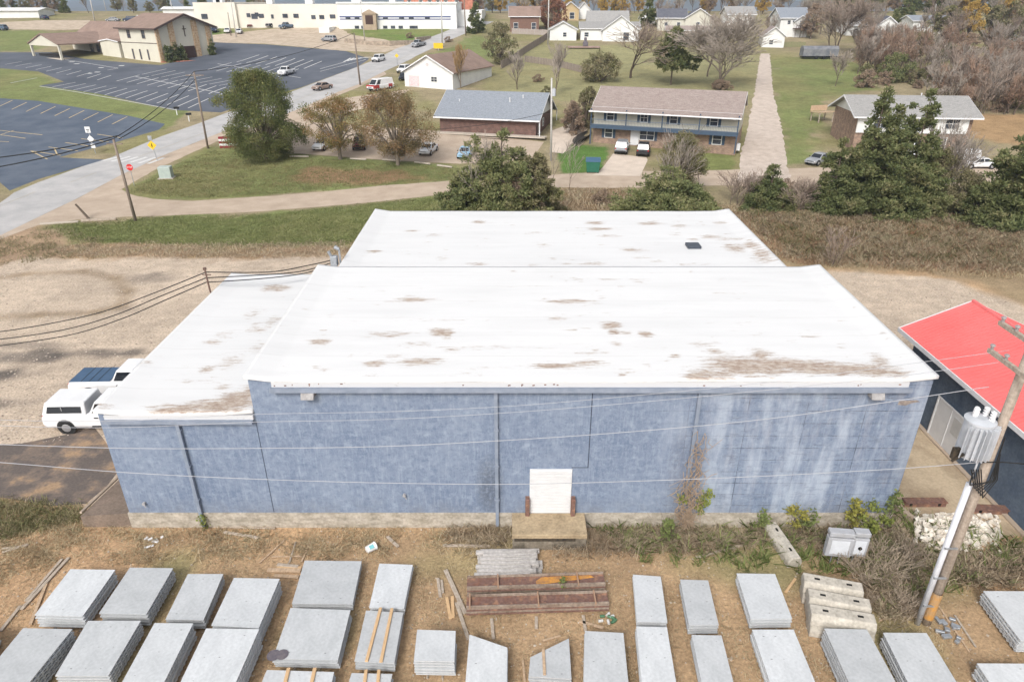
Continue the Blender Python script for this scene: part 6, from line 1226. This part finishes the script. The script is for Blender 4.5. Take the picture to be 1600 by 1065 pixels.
mw = Matrix.Translation(A) @ Matrix.Rotation(rzc, 4, 'Z')
for i, (x, y, h_) in enumerate(((LX+1.6, 1.2, 3.4), (LX+1.7, 2.6, 3.2), (LX+1.6, 4.0, 4.2), (LX+1.8, 5.4, 3.6), (LX+1.6, 14.8, 5.0))):
    q = mw @ Vector((x, y, -1.0)); cedar('cypress', q, h_+.8, .95, 700, .35, 'cedar2', ['first narrow cypress at the church front', 'second narrow cypress at the church front', 'third, tallest of the left cypresses at the church front', 'fourth narrow cypress at the church front', 'lone cypress at the right end of the church front'][i], cat='cypress', nc=24, p=.5)
# ---------------- fences ----------------
fw = M('grey_fence_wood', (.30, .25, .21), (.2, .165, .14), scale=1, rough=.95, stretch=(4, 4, .3), grain=.2)
def fence(pts, h, label, mat=None, name='wooden_fence'):
    P_ = [G(*q) for q in pts]; T = empty(name, P_[0], label, 'fence')
    for a_, b_ in zip(P_[:-1], P_[1:]):
        d = b_-a_; n_ = max(1, int(d.length/.3)); m = MB(); rz = math.atan2(d.y, d.x)
        for i in range(n_): c = a_+d*(i+.5)/n_; c.z = terr(c.y)+h/2+rnd.uniform(-.03, .03); m.box(c, (.25, .04, h), rz=rz)
        m.build('panel', mat or fw, T, True)
        for i in range(0, n_, 8): c = a_+d*i/n_; q = MB(); q.box((c.x, c.y+.06, terr(c.y)+h/2+.05), (.12, .12, h+.15), rz=rz); q.build('post', mat or fw, T, True)
fence([(783, 108), (820, 84), (861, 57)], 1.8, 'grey wooden fence running up the yard from the bushy tree')
fence([(820, 97), (870, 104), (936, 121)], 1.5, 'grey slatted fence crossing below the yard')
fence([(800, 53), (862, 56)], 1.6, 'pale wooden fence in front of the brown wooden house', M('pale_fence', (.38, .33, .3)))
fence([(1222, 74), (1258, 74)], 1.4, 'green fence between the white houses', M('olive_fence', (.24, .24, .13)))
# ---------------- poles ----------------
pwood = M('weathered_pole_wood', (.27, .22, .18), (.18, .145, .12), scale=2, rough=.95, stretch=(4, 4, .3)); pgrey = M('pale_steel_pole', (.5, .49, .47), (.42, .4, .38), scale=1, rough=.6)
def pole(b_, t_, r, label, mat=None, arm=0., can=False, name='utility_pole', lamp=False, group=None):
    g = G(*b_); tp = Yp(t_[0], t_[1], g.y); T = empty(name, g, label, 'pole', group); m = MB(); m.tube(g-Vector((0, 0, .4)), tp, r, r*.7, 8); m.build('pole', mat or pwood, T, True, smooth=True)
    if arm: m = MB(); m.box(tp-Vector((0, 0, .5)), (arm, .1, .12)); m.build('crossarm', mat or pwood, T, True)
    if can: m = MB(); c = tp-Vector((-.35, .1, 1.8)); m.tube(c-Vector((0, 0, .5)), c+Vector((0, 0, .4)), .25, .25, 10); m.tube(c+Vector((0, 0, .4)), c+Vector((0, 0, .6)), .08, .05, 6); m.build('transformer', tg, T, True)
    if lamp: m = MB(); m.tube(tp, tp+Vector((0, 0, .25)), .5, .4, 10); m.build('lamp_head', whit, T, True)
    return tp
t1_ = pole((212, 345), (177, 217), .17, 'leaning brown pole on the grass beside the road', arm=1.6)
t2_ = pole((325, 232), (303, 112), .17, 'brown utility pole beside the main road', arm=2.6)
t3_ = pole((563, 133), (553, 52), .2, 'wooden pole at the road edge by the church lot')
t4_ = pole((861, 251), (862, 122), .16, 'white grey pole with transformer before the apartment house', pgrey, arm=.0, can=True)
pole((691, 74), (689, -20), .18, 'tall pale pole beside the yellow sign', pgrey); pole((728, 56), (724, -20), .2, 'dark wooden pole at the top of the road')
pole((856, 70), (858, -20), .2, 'pale wooden pole behind the yard fence', pgrey); pole((570, 62), (563, 3), .15, 'white lamp pole on the factory lawn', pgrey, lamp=True)
pole((148, 33), (138, -15), .2, 'left pale pole behind the church', pgrey); pole((272, 30), (263, -15), .2, 'right pale pole behind the church', pgrey); pole((361, 56), (356, 20), .15, 'short brown pole in the car lot'); pole((369, 58), (359, -10), .15, 'tall white pole in the car lot', pgrey); pole((165, 13), (159, -12), .15, 'distant pale pole between the poles behind the church', pgrey); pole((1456, 58), (1463, 6), .12, 'pale pole beside the white ranch house', pgrey); pole((983, 15), (983, -15), .15, 'distant pole above the white gabled roofs', pgrey)
def cable(a, b, sag, r, label, group):
    m = MB(); pts = [a.lerp(b, i/14)-Vector((0, 0, sag*4*(i/14)*(1-i/14))) for i in range(15)]; m.path(pts, r, 4); tag(m.build('power_line', bw), label, 'power line', group)
e0 = Yp(-60, 270, t1_.y-6); e1 = Yp(-60, 262, t1_.y-6)
cable(e0, t1_, .3, .05, 'lower black line over the lower parking lot', 'lines over the lower lot'); cable(Yp(-60, 252, t1_.y-6), t1_+Vector((.5, 0, .3)), .3, .05, 'upper black line over the lower parking lot', 'lines over the lower lot')
cable(t1_, t2_, .6, .045, 'left line between the two roadside poles', 'lines between roadside poles'); cable(t1_+Vector((.6, 0, 0)), t2_-Vector((0, 0, 1.)), .6, .045, 'right line between the two roadside poles', 'lines between roadside poles')
cable(t2_, t3_, 1, .04, 'line from the roadside pole up the road', 'lines up the road'); cable(Yp(660, 203, 100), Yp(860, 175, 105), .5, .03, 'thin line before the dark brick building', 'lines by the brick building')
# ---------------- signs and small things ----------------
def text(T, s, x, y, z, size, mat, name='lettering', rx=math.pi/2, rz=0):
    c = bpy.data.curves.new(name, 'FONT'); c.body = s; c.size = size; c.align_x = 'CENTER'; c.align_y = 'CENTER'; c.extrude = .004
    tmp = bpy.data.objects.new(name, c); me = bpy.data.meshes.new_from_object(tmp); bpy.data.objects.remove(tmp); me.materials.clear(); o = link(name, me, mat, T); o.location = (x, y, z); o.rotation_euler = (rx, 0, rz); return o
redp = M('sign_red', (.6, .03, .03), rough=.4); yelsign = M('sign_yellow', (.75, .5, .03), rough=.4); wsign = M('sign_white', (.75, .75, .75), rough=.4); blk = M('black_print', (.02, .02, .02))
g = G(210, 290); T = empty('stop_sign', g, 'red stop sign at the mouth of the lane', 'stop sign'); m = MB(); m.tube((0, 0, 0), (0, 0, 2.6), .04); m.build('post', galv, T)
m = MB(); zc_ = 2.3; m.extr([(.42*math.cos(R(22.5+45*i)), -.06, zc_+.42*math.sin(R(22.5+45*i))) for i in range(8)], (0, -.02, 0)); m.build('plate', redp, T); text(T, 'STOP', 0, -.09, zc_, .27, wsign)
g = G(246, 251); T = empty('crossing_sign', g, 'yellow diamond warning sign beside the crosswalk', 'road sign'); m = MB(); m.tube((0, 0, 0), (-.3, 0, 3.3), .045); m.build('post', galv, T); m = MB(); m.extr([(-.25, -.06, 1.5), (.4, -.06, 2.15), (-.25, -.06, 2.8), (-.9, -.06, 2.15)], (0, -.03, 0)); m.build('plate', yelsign, T); m = MB(); m.extr([(-.3, -.095, 1.85), (-.2, -.095, 1.85), (-.2, -.095, 2.4), (-.3, -.095, 2.4)], (0, -.01, 0)); m.extr([(-.4, -.095, 2.1), (-.1, -.095, 2.1), (-.25, -.095, 2.25)], (0, -.01, 0)); m.build('symbol', blk, T); m = MB(); m.box((-.33, -.06, 3.15), (.55, .03, .6)); m.build('back_plate', galv, T)
g = G(150, 240); T = empty('route_sign', g, 'post with white square and diamond road signs beside the lower lot', 'road sign'); m = MB(); m.tube((0, 0, -.3), (-.3, 0, 3.6), .05); m.build('post', galv, T); m = MB(); m.box((-.25, -.08, 3.4), (.75, .03, .85)); m.build('square_plate', wsign, T); m = MB(); m.extr([(-.15, -.1, 1.55), (.35, -.1, 2.1), (-.15, -.1, 2.65), (-.65, -.1, 2.1)], (0, -.03, 0)); m.build('diamond_plate', wsign, T); m = MB(); m.box((-.08, -.08, 1.1), (.6, .03, .6)); m.build('lower_plate', wsign, T); m = MB(); m.box((-.25, -.10, 3.4), (.45, .012, .1)); m.box((-.25, -.10, 3.2), (.3, .012, .1)); m.build('print', blk, T)
g = G(358, 231); T = empty('entrance_sign', g, 'low maroon and white striped sign beside the big round tree', 'sign', rz=.1); maroon = M('maroon_panel', (.25, .03, .04), rough=.6)
for i, (mt_, nm) in enumerate(((maroon, 'base'), (wsign, 'panel'), (maroon, 'band'), (wsign, 'panel'), (maroon, 'cap'))): m = MB(); m.bx(-1.3, 1.3, -.15, .15, i*.33, i*.33+.325); m.build(nm, mt_, T)
g = G(261, 278); T = empty('utility_cabinet', g, 'pale green transformer cabinet on the grass by the stop sign', 'cabinet', rz=.15); m = MB(); m.box((0, 0, .75), (1.5, 1.2, 1.5)); m.build('box', M('pale_green_metal', (.42, .48, .44), (.36, .42, .4), scale=2, rough=.5), T, bevel=.05); m = MB(); m.box((0, 0, .03), (1.9, 1.6, .1)); m.build('pad', conc2, T)
g = G(140, 343); tp = Zp(118, 319, 1.6); m = MB(); m.tube((0, 0, 0), tuple(tp-g), .14, .1, 8); o = m.build('leaning_post', bark); o.location = g; tag(o, 'broken grey post leaning over the lane mouth', 'post')
stick('timber_rail', (126, 343), (181, 340), .25, .25, .0, woodo, 'old timber lying along the lane edge', 'timber'); stick('concrete_rail', (62, 349), (122, 345), .3, .15, .0, conc2, 'pale concrete strip lying at the lane corner', 'kerb')
for px, py, lab in ((277, 180, 'left black mailbox on a white post by the church lot'), (296, 190, 'black newspaper tube and mailbox nearer the road')):
    g = G(px, py); T = empty('mailbox', g, lab, 'mailbox', 'mailboxes by the church lot'); m = MB(); m.bx(-.06, .06, -.06, .06, 0, 1.1); m.build('post', wsign, T); m = MB(); m.box((.1, 0, 1.25), (.9, .35, .35), rz=.4); m.build('box', blk, T, bevel=.05)
g = G(685, 79); T = empty('yellow_sign', g, 'small yellow sign board at the road edge', 'sign'); m = MB(); m.bx(-1.3, 1.3, -.1, 0, .5, 1.9); m.build('board', yelsign, T); m = MB(); m.bx(-.1, .1, .01, .1, 0, 1.8); m.build('post', galv, T)
g = G(621, 103); T = empty('warning_sign', g, 'little yellow diamond sign right of the driving white car', 'road sign'); m = MB(); m.tube((0, 0, 0), (0, 0, 2.4), .05); m.build('post', galv, T); m = MB(); m.extr([(0, -.07, 1.8), (.5, -.07, 2.3), (0, -.07, 2.8), (-.5, -.07, 2.3)], (0, -.03, 0)); m.build('plate', yelsign, T)
g = G(926, 269); T = empty('dumpster', g, 'green dumpster with blue lid on the lawn of the apartment house', 'dumpster', rz=-.1); m = MB(); m.hexa([(-.8, -.6, .1), (.8, -.6, .1), (.8, .6, .1), (-.8, .6, .1), (-.95, -.7, 1.5), (.95, -.7, 1.5), (.95, .7, 1.5), (-.95, .7, 1.5)]); m.build('bin', M('dumpster_green', (.03, .14, .09), rough=.5), T, bevel=.03); m = MB(); m.hexa([(-1, -.75, 1.5), (1, -.75, 1.5), (1, .75, 1.5), (-1, .75, 1.5), (-.98, -.72, 1.6), (.98, -.72, 1.6), (.98, .72, 1.85), (-.98, .72, 1.85)]); m.build('lid', M('lid_blue', (.05, .12, .2), rough=.5), T)
for i in range(4): m = MB(); m.tube((-.7+1.4*(i % 2), -.45+.9*(i//2), 0), (-.7+1.4*(i % 2), -.45+.9*(i//2), .12), .08); m.build('wheel', blk, T)
A = G(884, 243); B_ = G(922, 206); d = B_-A; T = empty('boat_trailer', A, 'black boat trailer with dark canoe beside the lawn', 'trailer', rz=math.atan2(d.y, d.x)); Ln = d.length; m = MB(); m.bx(0, Ln*.5, -.06, .06, .45, .57); m.bx(Ln*.3, Ln*.8, -.8, -.7, .45, .57); m.bx(Ln*.3, Ln*.8, .7, .8, .45, .57); m.build('frame', M('pale_trailer', (.45, .38, .28)), T)
m = MB(); n_ = 10; dk = MB()
V = []; 
for i in range(n_+1): t = i/n_; x = Ln*(.35+.62*t); w_ = .85*math.sin(math.pi*(.12+.8*t))**.6; V += [(x, -w_, 1.25), (x, -w_*.5, .65), (x, w_*.5, .65), (x, w_, 1.25), (x, w_*.4, .8), (x, -w_*.4, .8)]
m.add(V, [(i*6+j, i*6+(j+1) % 6, i*6+6+(j+1) % 6, i*6+6+j) for i in range(n_) for j in range(6)]+[tuple(range(6))[::-1], tuple(range(n_*6, n_*6+6))]); m.build('hull', M('dark_hull', (.05, .045, .04), rough=.5), T)
for s_ in (-1, 1): m = MB(); m.tube((Ln*.6, s_*.8, .3), (Ln*.6, s_*1.0, .3), .3, .3, 12); m.build('wheel', blk, T)
g = G(1278, 92); T = empty('covered_trailer', g, 'long trailer under a grey tarpaulin on the lawn', 'trailer', rz=.0); m = MB(); m.extr([(-4.6, -1.3, .7), (-4.6, 1.3, .7), (-4.6, 1.3, 2.4), (-4.6, .6, 3.1), (-4.6, -.6, 3.1), (-4.6, -1.3, 2.4)], (9.2, 0, 0)); m.build('tarpaulin', M('grey_tarpaulin', (.12, .13, .15), (.22, .22, .23), scale=.8, stretch=(1, 3, 1)), T); m = MB(); m.bx(-4.5, 6.0, -.9, .9, .4, .55); m.build('chassis', blk, T)
for x in (-1, 1): m = MB(); m.tube((x, -1.35, .4), (x, -1.05, .4), .4, .4, 10); m.build('wheel', blk, T)
g = G(912, 75); T = empty('garden_deck', g, 'low wooden garden deck with chairs behind the left white house', 'deck'); m = MB(); m.bx(-4.5, 4.5, -2, 2, .1, .4); m.build('boards', M('pinkish_boards', (.36, .25, .22), (.25, .18, .15), scale=2), T); m = MB(); m.box((.5, .5, 1.0), (1.4, 1.2, 1.2)); m.box((.5, .9, 2.0), (.8, .3, 1.4)); m.build('grill', M('dark_steel_disc', (.1, .09, .11)), T, bevel=.15)
for a_, b_, lab in (((452, 243), (482, 243.5), 'wheel stop under the big round tree'), ((547, 246.5), (572, 248), 'wheel stop before the dark red car'), ((598, 248), (626, 250.5), 'wheel stop behind the rusty tree trunk'), ((648, 252), (672, 255), 'wheel stop before the white sedan'), ((683, 257), (706, 260), 'wheel stop left of the pale blue car')): stick('wheel_stop', a_, b_, .25, .18, G(*a_).z, conc2, lab, 'wheel stop', 'wheel stops', pz=G(*a_).z)
g = G(900, 186); T = empty('air_conditioner', g, 'grey air conditioner beside the dark brick building', 'air conditioner'); m = MB(); m.box((0, 0, .5), (.9, .9, 1)); m.build('casing', galv, T, bevel=.05); m = MB(); m.tube((0, 0, 1.0), (0, 0, 1.04), .38, .38, 14); m.build('fan_grille', blk, T)
# ---------------- vehicles ----------------
tyre = M('tyre_black', (.022, .022, .022), rough=.9); rim = M('wheel_rim', (.5, .5, .52), rough=.35, metal=.7); cgl = M('car_glass', (.018, .022, .028), rough=.08, spec=.8); lampw = M('headlight_glass', (.7, .7, .72), rough=.1); lampr = M('tail_light_red', (.4, .02, .02), rough=.2); trimb = M('black_plastic', (.03, .03, .03), rough=.7)
KIND = dict(
 sedan=dict(L=4.7, W=1.82, st=[(0, .45, .62, .72), (.06, .28, .80, .86), (.3, .25, .90, .91), (.75, .25, .96, .91), (.97, .3, .92, .84), (1, .5, .74, .74)], cab=[(.24, .40, .66, .86, .90, 1.42)]),
 suv=dict(L=4.7, W=1.88, st=[(0, .5, .8, .76), (.05, .32, .98, .9), (.28, .3, 1.06, .94), (.8, .3, 1.1, .94), (.97, .32, 1.06, .9), (1, .5, .9, .84)], cab=[(.22, .36, .90, .985, 1.04, 1.72)]),
 van=dict(L=5.4, W=2.0, st=[(0, .5, .8, .8), (.05, .3, 1.05, .94), (.2, .3, 1.15, 1.0), (.97, .3, 1.2, 1.0), (1, .4, 1.1, .96)], cab=[(.1, .25, .96, .99, 1.1, 2.2)]),
 pickup=dict(L=5.8, W=1.98, st=[(0, .5, .9, .82), (.05, .35, 1.12, .96), (.28, .33, 1.18, 1.0), (.56, .33, 1.18, 1.0), (.98, .36, 1.18, .99), (1, .5, 1.1, .97)], cab=[(.24, .34, .5, .575, 1.16, 1.86)]),
)
def car(label, kind, pf, pb, cm, at=None, rz=None, cat='car', extra=None, name=None, L=None, group=None):
    k = KIND[kind]; 
    if at is None: A = G(*pf); B_ = G(*pb); at = (A+B_)/2; d = A-B_; rz = math.atan2(d.y, d.x)
    T = empty(name or {'sedan': 'parked_car', 'suv': 'suv', 'van': 'van', 'pickup': 'pickup_truck'}[kind], (at.x, at.y, terr(at.y)), label, cat, group, rz); L = L or k['L']; W = k['W']/2; m = MB()
    V = []; st = k['st']
    for f, zb_, zt_, wf_ in st:
        x = L/2-f*L; w_ = W*wf_*1.06 if wf_ < .95 else W; V += [(x, -w_*.9, zb_), (x, -w_, zb_+.15), (x, -w_, zt_-.16), (x, -w_*.86, zt_), (x, w_*.86, zt_), (x, w_, zt_-.16), (x, w_, zb_+.15), (x, w_*.9, zb_)]
    n = len(st); m.add(V, [(i*8+j, i*8+8+j, i*8+8+(j+1) % 8, i*8+(j+1) % 8) for i in range(n-1) for j in range(8)]+[tuple(range(8)), tuple(range((n-1)*8, n*8))[::-1]])
    m.build('body', cm, T, bevel=.02)
    for a0, a1, a2, a3, zb_, zt_ in k['cab']:
        xs2 = [L/2-q*L for q in (a0, a1, a2, a3)]; wb = W*.9; wt = W*.76
        m = MB(); m.hexa([(xs2[3], -wb, zb_-.06), (xs2[0], -wb, zb_-.06), (xs2[0], wb, zb_-.06), (xs2[3], wb, zb_-.06), (xs2[2], -wt, zt_), (xs2[1], -wt, zt_), (xs2[1], wt, zt_), (xs2[2], wt, zt_)]); m.build('cabin', cm, T, bevel=.03)
        def pt(u, s, e, o=.012):   # u along base/top, s side, e height
            xb_ = xs2[3]+(xs2[0]-xs2[3])*u; xt_ = xs2[2]+(xs2[1]-xs2[2])*u; wv = wb+(wt-wb)*e+o; return (xb_+(xt_-xb_)*e, s*wv, zb_-.06+(zt_-zb_+.06)*e)
        def face(p4, nm, d): m = MB(); m.extr(p4, d); m.build(nm, cgl, T)
        e0_, e1_ = .18, .86; sp = [(.07, .94)] if kind == 'pickup' else [(.06, .34), (.38, .62), (.66, .93)] if kind in ('suv',) else [(.75, .94)] if kind == 'van' else [(.08, .48), (.52, .92)]
        for s in (-1, 1):
            for u0, u1 in sp: face([pt(u0, s, e0_), pt(u1, s, e0_), pt(u1, s, e1_), pt(u0, s, e1_)][::(-1 if s > 0 else 1)], 'side_window', (0, s*.006, 0))
        def wind(xa, xb_, dx, nm):
            q = [(xa+(xb_-xa)*e+dx, s*(wb+(wt-wb)*e-.1), zb_-.06+(zt_-zb_+.06)*e) for e, s in ((.15, -1), (.15, 1), (.9, 1), (.9, -1))]; face(q, nm, (dx*.5, 0, 0))
        wind(xs2[0], xs2[1], .015, 'windshield'); wind(xs2[3], xs2[2], -.015, 'rear_window')
    rw = .39 if kind == 'pickup' else .34 if kind != 'sedan' else .32
    for fx in (.18, .80):
        for s in (-1, 1):
            x = L/2-fx*L; m = MB(); m.tube((x, s*(W-.1), rw+.03), (x, s*(W+.004), rw+.03), rw+.09, rw+.09, 18); m.build('wheel_arch', trimb, T)
            m = MB(); m.tube((x, s*(W-.2), rw), (x, s*(W+.015), rw), rw, rw, 18); wh = m.build('wheel', tyre, T); m = MB(); m.tube((x, s*(W+.016), rw), (x, s*(W+.03), rw), rw*.62, rw*.5, 12); m.build('rim', rim, wh)
    for s in (-1, 1):
        zl_ = st[1][2]-.22; m = MB(); m.box((L/2-.09, s*W*.66, zl_), (.16, .34, .14)); m.build('headlight', lampw, T, bevel=.02); m = MB(); m.box((-L/2+.05, s*W*.8, st[-2][2]-.22), (.14, .2, .3 if kind == 'pickup' else .18)); m.build('tail_light', lampr, T, bevel=.02)
        m = MB(); xm = L/2-(k['cab'][0][0]+.06)*L; m.box((xm, s*(W+.07), k['cab'][0][4]+.06), (.14, .16, .12)); m.build('mirror', trimb if kind != 'pickup' else cm, T, bevel=.02)
    for xq, zq in ((L/2, .42), (-L/2, .46)): m = MB(); m.box((xq, 0, zq), (.12, W*1.65, .2)); m.build('bumper', trimb if kind in ('suv', 'van') else rim if kind == 'pickup' else cm, T, bevel=.03)
    m = MB(); m.box((L/2-.01, 0, st[1][2]-.3), (.08, W*.9, .14)); m.build('grille', trimb, T)
    if kind == 'pickup':
        if extra == 'tonneau':
            m = MB(); m.bx(-L/2+.06, L/2-.585*L, -W*.86, W*.86, 1.181, 1.23); m.build('bed_cover', M('blue_bed_cover', (.045, .09, .16), (.06, .11, .19), scale=2, rough=.5), T, bevel=.015); m = MB()
            for u in (.3, .5, .7): x = -L/2+.06+(L*.41)*u; m.bx(x-.015, x+.015, -W*.85, W*.85, 1.232, 1.242)
            m.build('cover_seam', trimb, T)
        elif extra == 'topper':
            xa, xb_ = -L/2+.04, L/2-.59*L; m = MB(); m.hexa([(xa, -W*.96, 1.16), (xb_, -W*.96, 1.16), (xb_, W*.96, 1.16), (xa, W*.96, 1.16), (xa+.22, -W*.78, 1.84), (xb_-.03, -W*.78, 1.84), (xb_-.03, W*.78, 1.84), (xa+.22, W*.78, 1.84)]); m.build('topper', cm, T, bevel=.04)
            for s in (-1, 1):
                m = MB(); q = [(xa+.3, s*(W*.96-.02), 1.3), (xb_-.2, s*(W*.96-.02), 1.3), (xb_-.22, s*(W*.84-.0), 1.64), (xa+.38, s*(W*.84-.0), 1.64)]; m.extr([(a_, b_+s*.02, c_) for a_, b_, c_ in q], (0, s*.012, 0)); m.build('topper_window', cgl, T)
                m = MB(); m.bx(xa+1.1, xa+1.14, s*W*.94-.0, s*W*.94+.03, 1.3, 1.62); m.build('window_bar', M('dull_metal', (.4, .4, .4)), T)
            m = MB(); m.extr([(xa-.01, -W*.8, 1.25), (xa-.01, W*.8, 1.25), (xa+.16, W*.7, 1.72), (xa+.16, -W*.7, 1.72)], (-.015, 0, 0)); m.build('topper_rear_window', cgl, T)
        else:
            m = MB(); m.bx(-L/2+.1, L/2-.59*L, -W*.8, W*.8, 1.183, 1.19); m.build('bed_liner', trimb, T)
        for s in (-1, 1): m = MB(); x = L/2-.5*L; m.bx(x-.12, x+.12, s*W-.0 if s < 0 else W, s*W+.02*s if s > 0 else -W+.0, .98, 1.03) if False else m.box((x, s*(W+.012), 1.0), (.22, .03, .06)); m.build('door_handle', trimb, T); m = MB(); m.box((L/2-.4*L, s*(W+.006), .48), (1.8, .1, .06)); m.build('running_board', trimb, T)
    return T
def paint(n_, c): return M('car_paint_'+n_, c, tuple(x*.9 for x in c), scale=.8, rough=.22, spec=.6)
Pw = paint('white', (.74, .74, .75)); Ps = paint('silver', (.30, .31, .33)); Pk = paint('black', (.025, .027, .032)); Pn = paint('navy', (.03, .045, .09)); Pr = paint('red', (.42, .03, .03)); Pm = paint('maroon', (.13, .035, .03)); Pb = paint('sky_blue', (.30, .47, .62)); Pt = paint('tan', (.30, .22, .18)); Pd = paint('blue_grey', (.10, .15, .22)); Pg = paint('teal', (.2, .4, .42))
g = G(107, 677); car('white pickup with a white topper over its bed, beside the left white roof', 'pickup', 0, 0, Pw, at=Vector((g.x-.8*5.8+5.8/2+4.64-.0, g.y+1.0, 0)) if False else Vector((g.x+.80*5.8-2.9, g.y+1.0, 0)), rz=.03, cat='pickup truck', extra='topper')
g = G(144, 625); car('white pickup with blue ribbed bed cover, behind the one with the topper', 'pickup', 0, 0, Pw, at=Vector((g.x+.80*5.8-2.9, g.y+1.0, 0)), rz=.03, cat='pickup truck', extra='tonneau')
car('silver minivan parked before the apartment house door', 'suv', (975, 228), (968, 246), Ps, cat='minivan')
car('black open backed jeep with pale blue top beside the minivan', 'suv', (1007, 233), (1003, 249), Pk, cat='suv', L=4.0)
car('white hatchback parked between the two left trees of the lot', 'sedan', (492, 240), (519, 224), Pw)
car('dark maroon suv parked between the small tree and rusty tree', 'suv', (559, 241), (567, 221), Pm, cat='suv')
car('white sedan parked right of the rusty tree', 'sedan', (658, 249), (681, 229), Pw)
car('pale blue compact car half hidden by the mixed cedar clump', 'sedan', (717, 257), (738, 233), Pb, L=4.2)
car('teal car hidden behind the rusty tree', 'sedan', (620, 248), (634, 229), Pg)
car('white suv driving down the main road', 'suv', (582, 99), (601, 93), Pw, cat='suv')
car('silver pickup driving further up the main road', 'pickup', (644, 76), (664, 70), Ps, cat='pickup truck')
car('brown sedan on the road above the small tree', 'sedan', (490, 143), (517, 137), Pt)
car('silver sedan on the road beside the brown sedan', 'sedan', (478, 138), (500, 131), Ps) if False else None
T = car('white box van with red cab and red panels beside the garage', 'van', (575, 145), (614, 136), Pw, cat='van', L=6.4); m = MB(); m.bx(-2.6, -1.4, -1.012, 1.012, .5, 1.1); m.bx(1.4, 3.1, -1.015, 1.015, .5, 1.14); m.build('red_panel', Pr, T)
car('white car parked at the corner of the garage gable', 'suv', (622, 117), (640, 110), Pw, cat='suv')
car('dark car parked against the garage wall', 'sedan', (629, 127), (634, 122), Pk)
car('silver suv parked below the factory lawn', 'suv', (503, 64), (526, 66), Ps, cat='suv')
car('black pickup, left of two beside the factory', 'pickup', (420, 44), (436, 41), Pk, cat='pickup truck'); car('dark pickup with rack, right of two beside the factory', 'pickup', (440, 46), (458, 43), Pd, cat='pickup truck')
car('dark blue sedan on the upper street at far left', 'sedan', (60, 29), (80, 32), Pn); car('dark suv at the left edge on the upper street', 'suv', (-8, 47), (12, 48), Pd, cat='suv')
car('silver car parked behind the church roof', 'sedan', (168, 34), (186, 34), Ps); car('blue car parked behind the church roof', 'suv', (197, 34), (211, 34), Pn, cat='suv'); car('white car parked behind the church roof', 'suv', (213, 32), (226, 33), Pw, cat='suv')
for lab, px, py, cm_, kd in (('white van at the left of the car lot', 297, 37, Pw, 'van'), ('dark suv at the back left of the car lot', 318, 37, Pk, 'suv'), ('black suv at the back middle of the car lot', 335, 38, Pk, 'suv'), ('white car at the back of the car lot', 355, 38, Pw, 'sedan'), ('red sedan at the right of the car lot', 380, 40, Pr, 'sedan'), ('light blue suv at the front left of the car lot', 319, 47, Pd, 'suv'), ('blue suv at the front middle of the car lot', 335, 49, Pn, 'suv'), ('white sedan at the front right of the car lot', 355, 50, Pw, 'sedan'), ('white hatchback at the far right front of the car lot', 373, 51, Pw, 'sedan'), ('maroon sedan beside the red one in the car lot', 391, 41, Pm, 'sedan')):
    car(lab, kd, (px-1, py+4), (px+3, py-1), cm_, cat='van' if kd == 'van' else 'car', group='cars in the lot beside the church')
car('white pickup behind the big round tree', 'pickup', (440, 120), (456, 114), Pw, cat='pickup truck')
for lab, a_, b_, kd, cm_ in (('silver car behind the left of the tall cedars', (1268, 258), (1290, 252), 'sedan', Ps), ('white pickup seen through the tall cedars', (1415, 240), (1440, 237), 'pickup', Pw), ('white suv below the white pickup, seen through the cedars', (1420, 262), (1448, 260), 'suv', Pw), ('white van at the corner of the brick house', (1480, 256), (1506, 258), 'van', Pw), ('white sedan right of the white van behind the cedars', (1514, 262), (1540, 262), 'sedan', Pw)): car(lab, kd, a_, b_, cm_, cat={'sedan': 'car', 'suv': 'suv', 'van': 'van', 'pickup': 'pickup truck'}[kd])
# ---------------- haze in the air ----------------
m = MB(); m.bx(-5200, 5200, -400, 4800, -26, 80); hz = m.build('haze', None); tag(hz, kind='stuff')
hm = bpy.data.materials.new('haze'); hm.use_nodes = True; n = hm.node_tree.nodes; n.remove(n['Principled BSDF']); pv = n.new('ShaderNodeVolumePrincipled')
pv.inputs['Color'].default_value = (.62, .76, 1, 1); pv.inputs['Density'].default_value = .00018; pv.inputs['Anisotropy'].default_value = 0
hm.node_tree.links.new(pv.outputs[0], n['Material Output'].inputs['Volume']); hz.data.materials.append(hm)
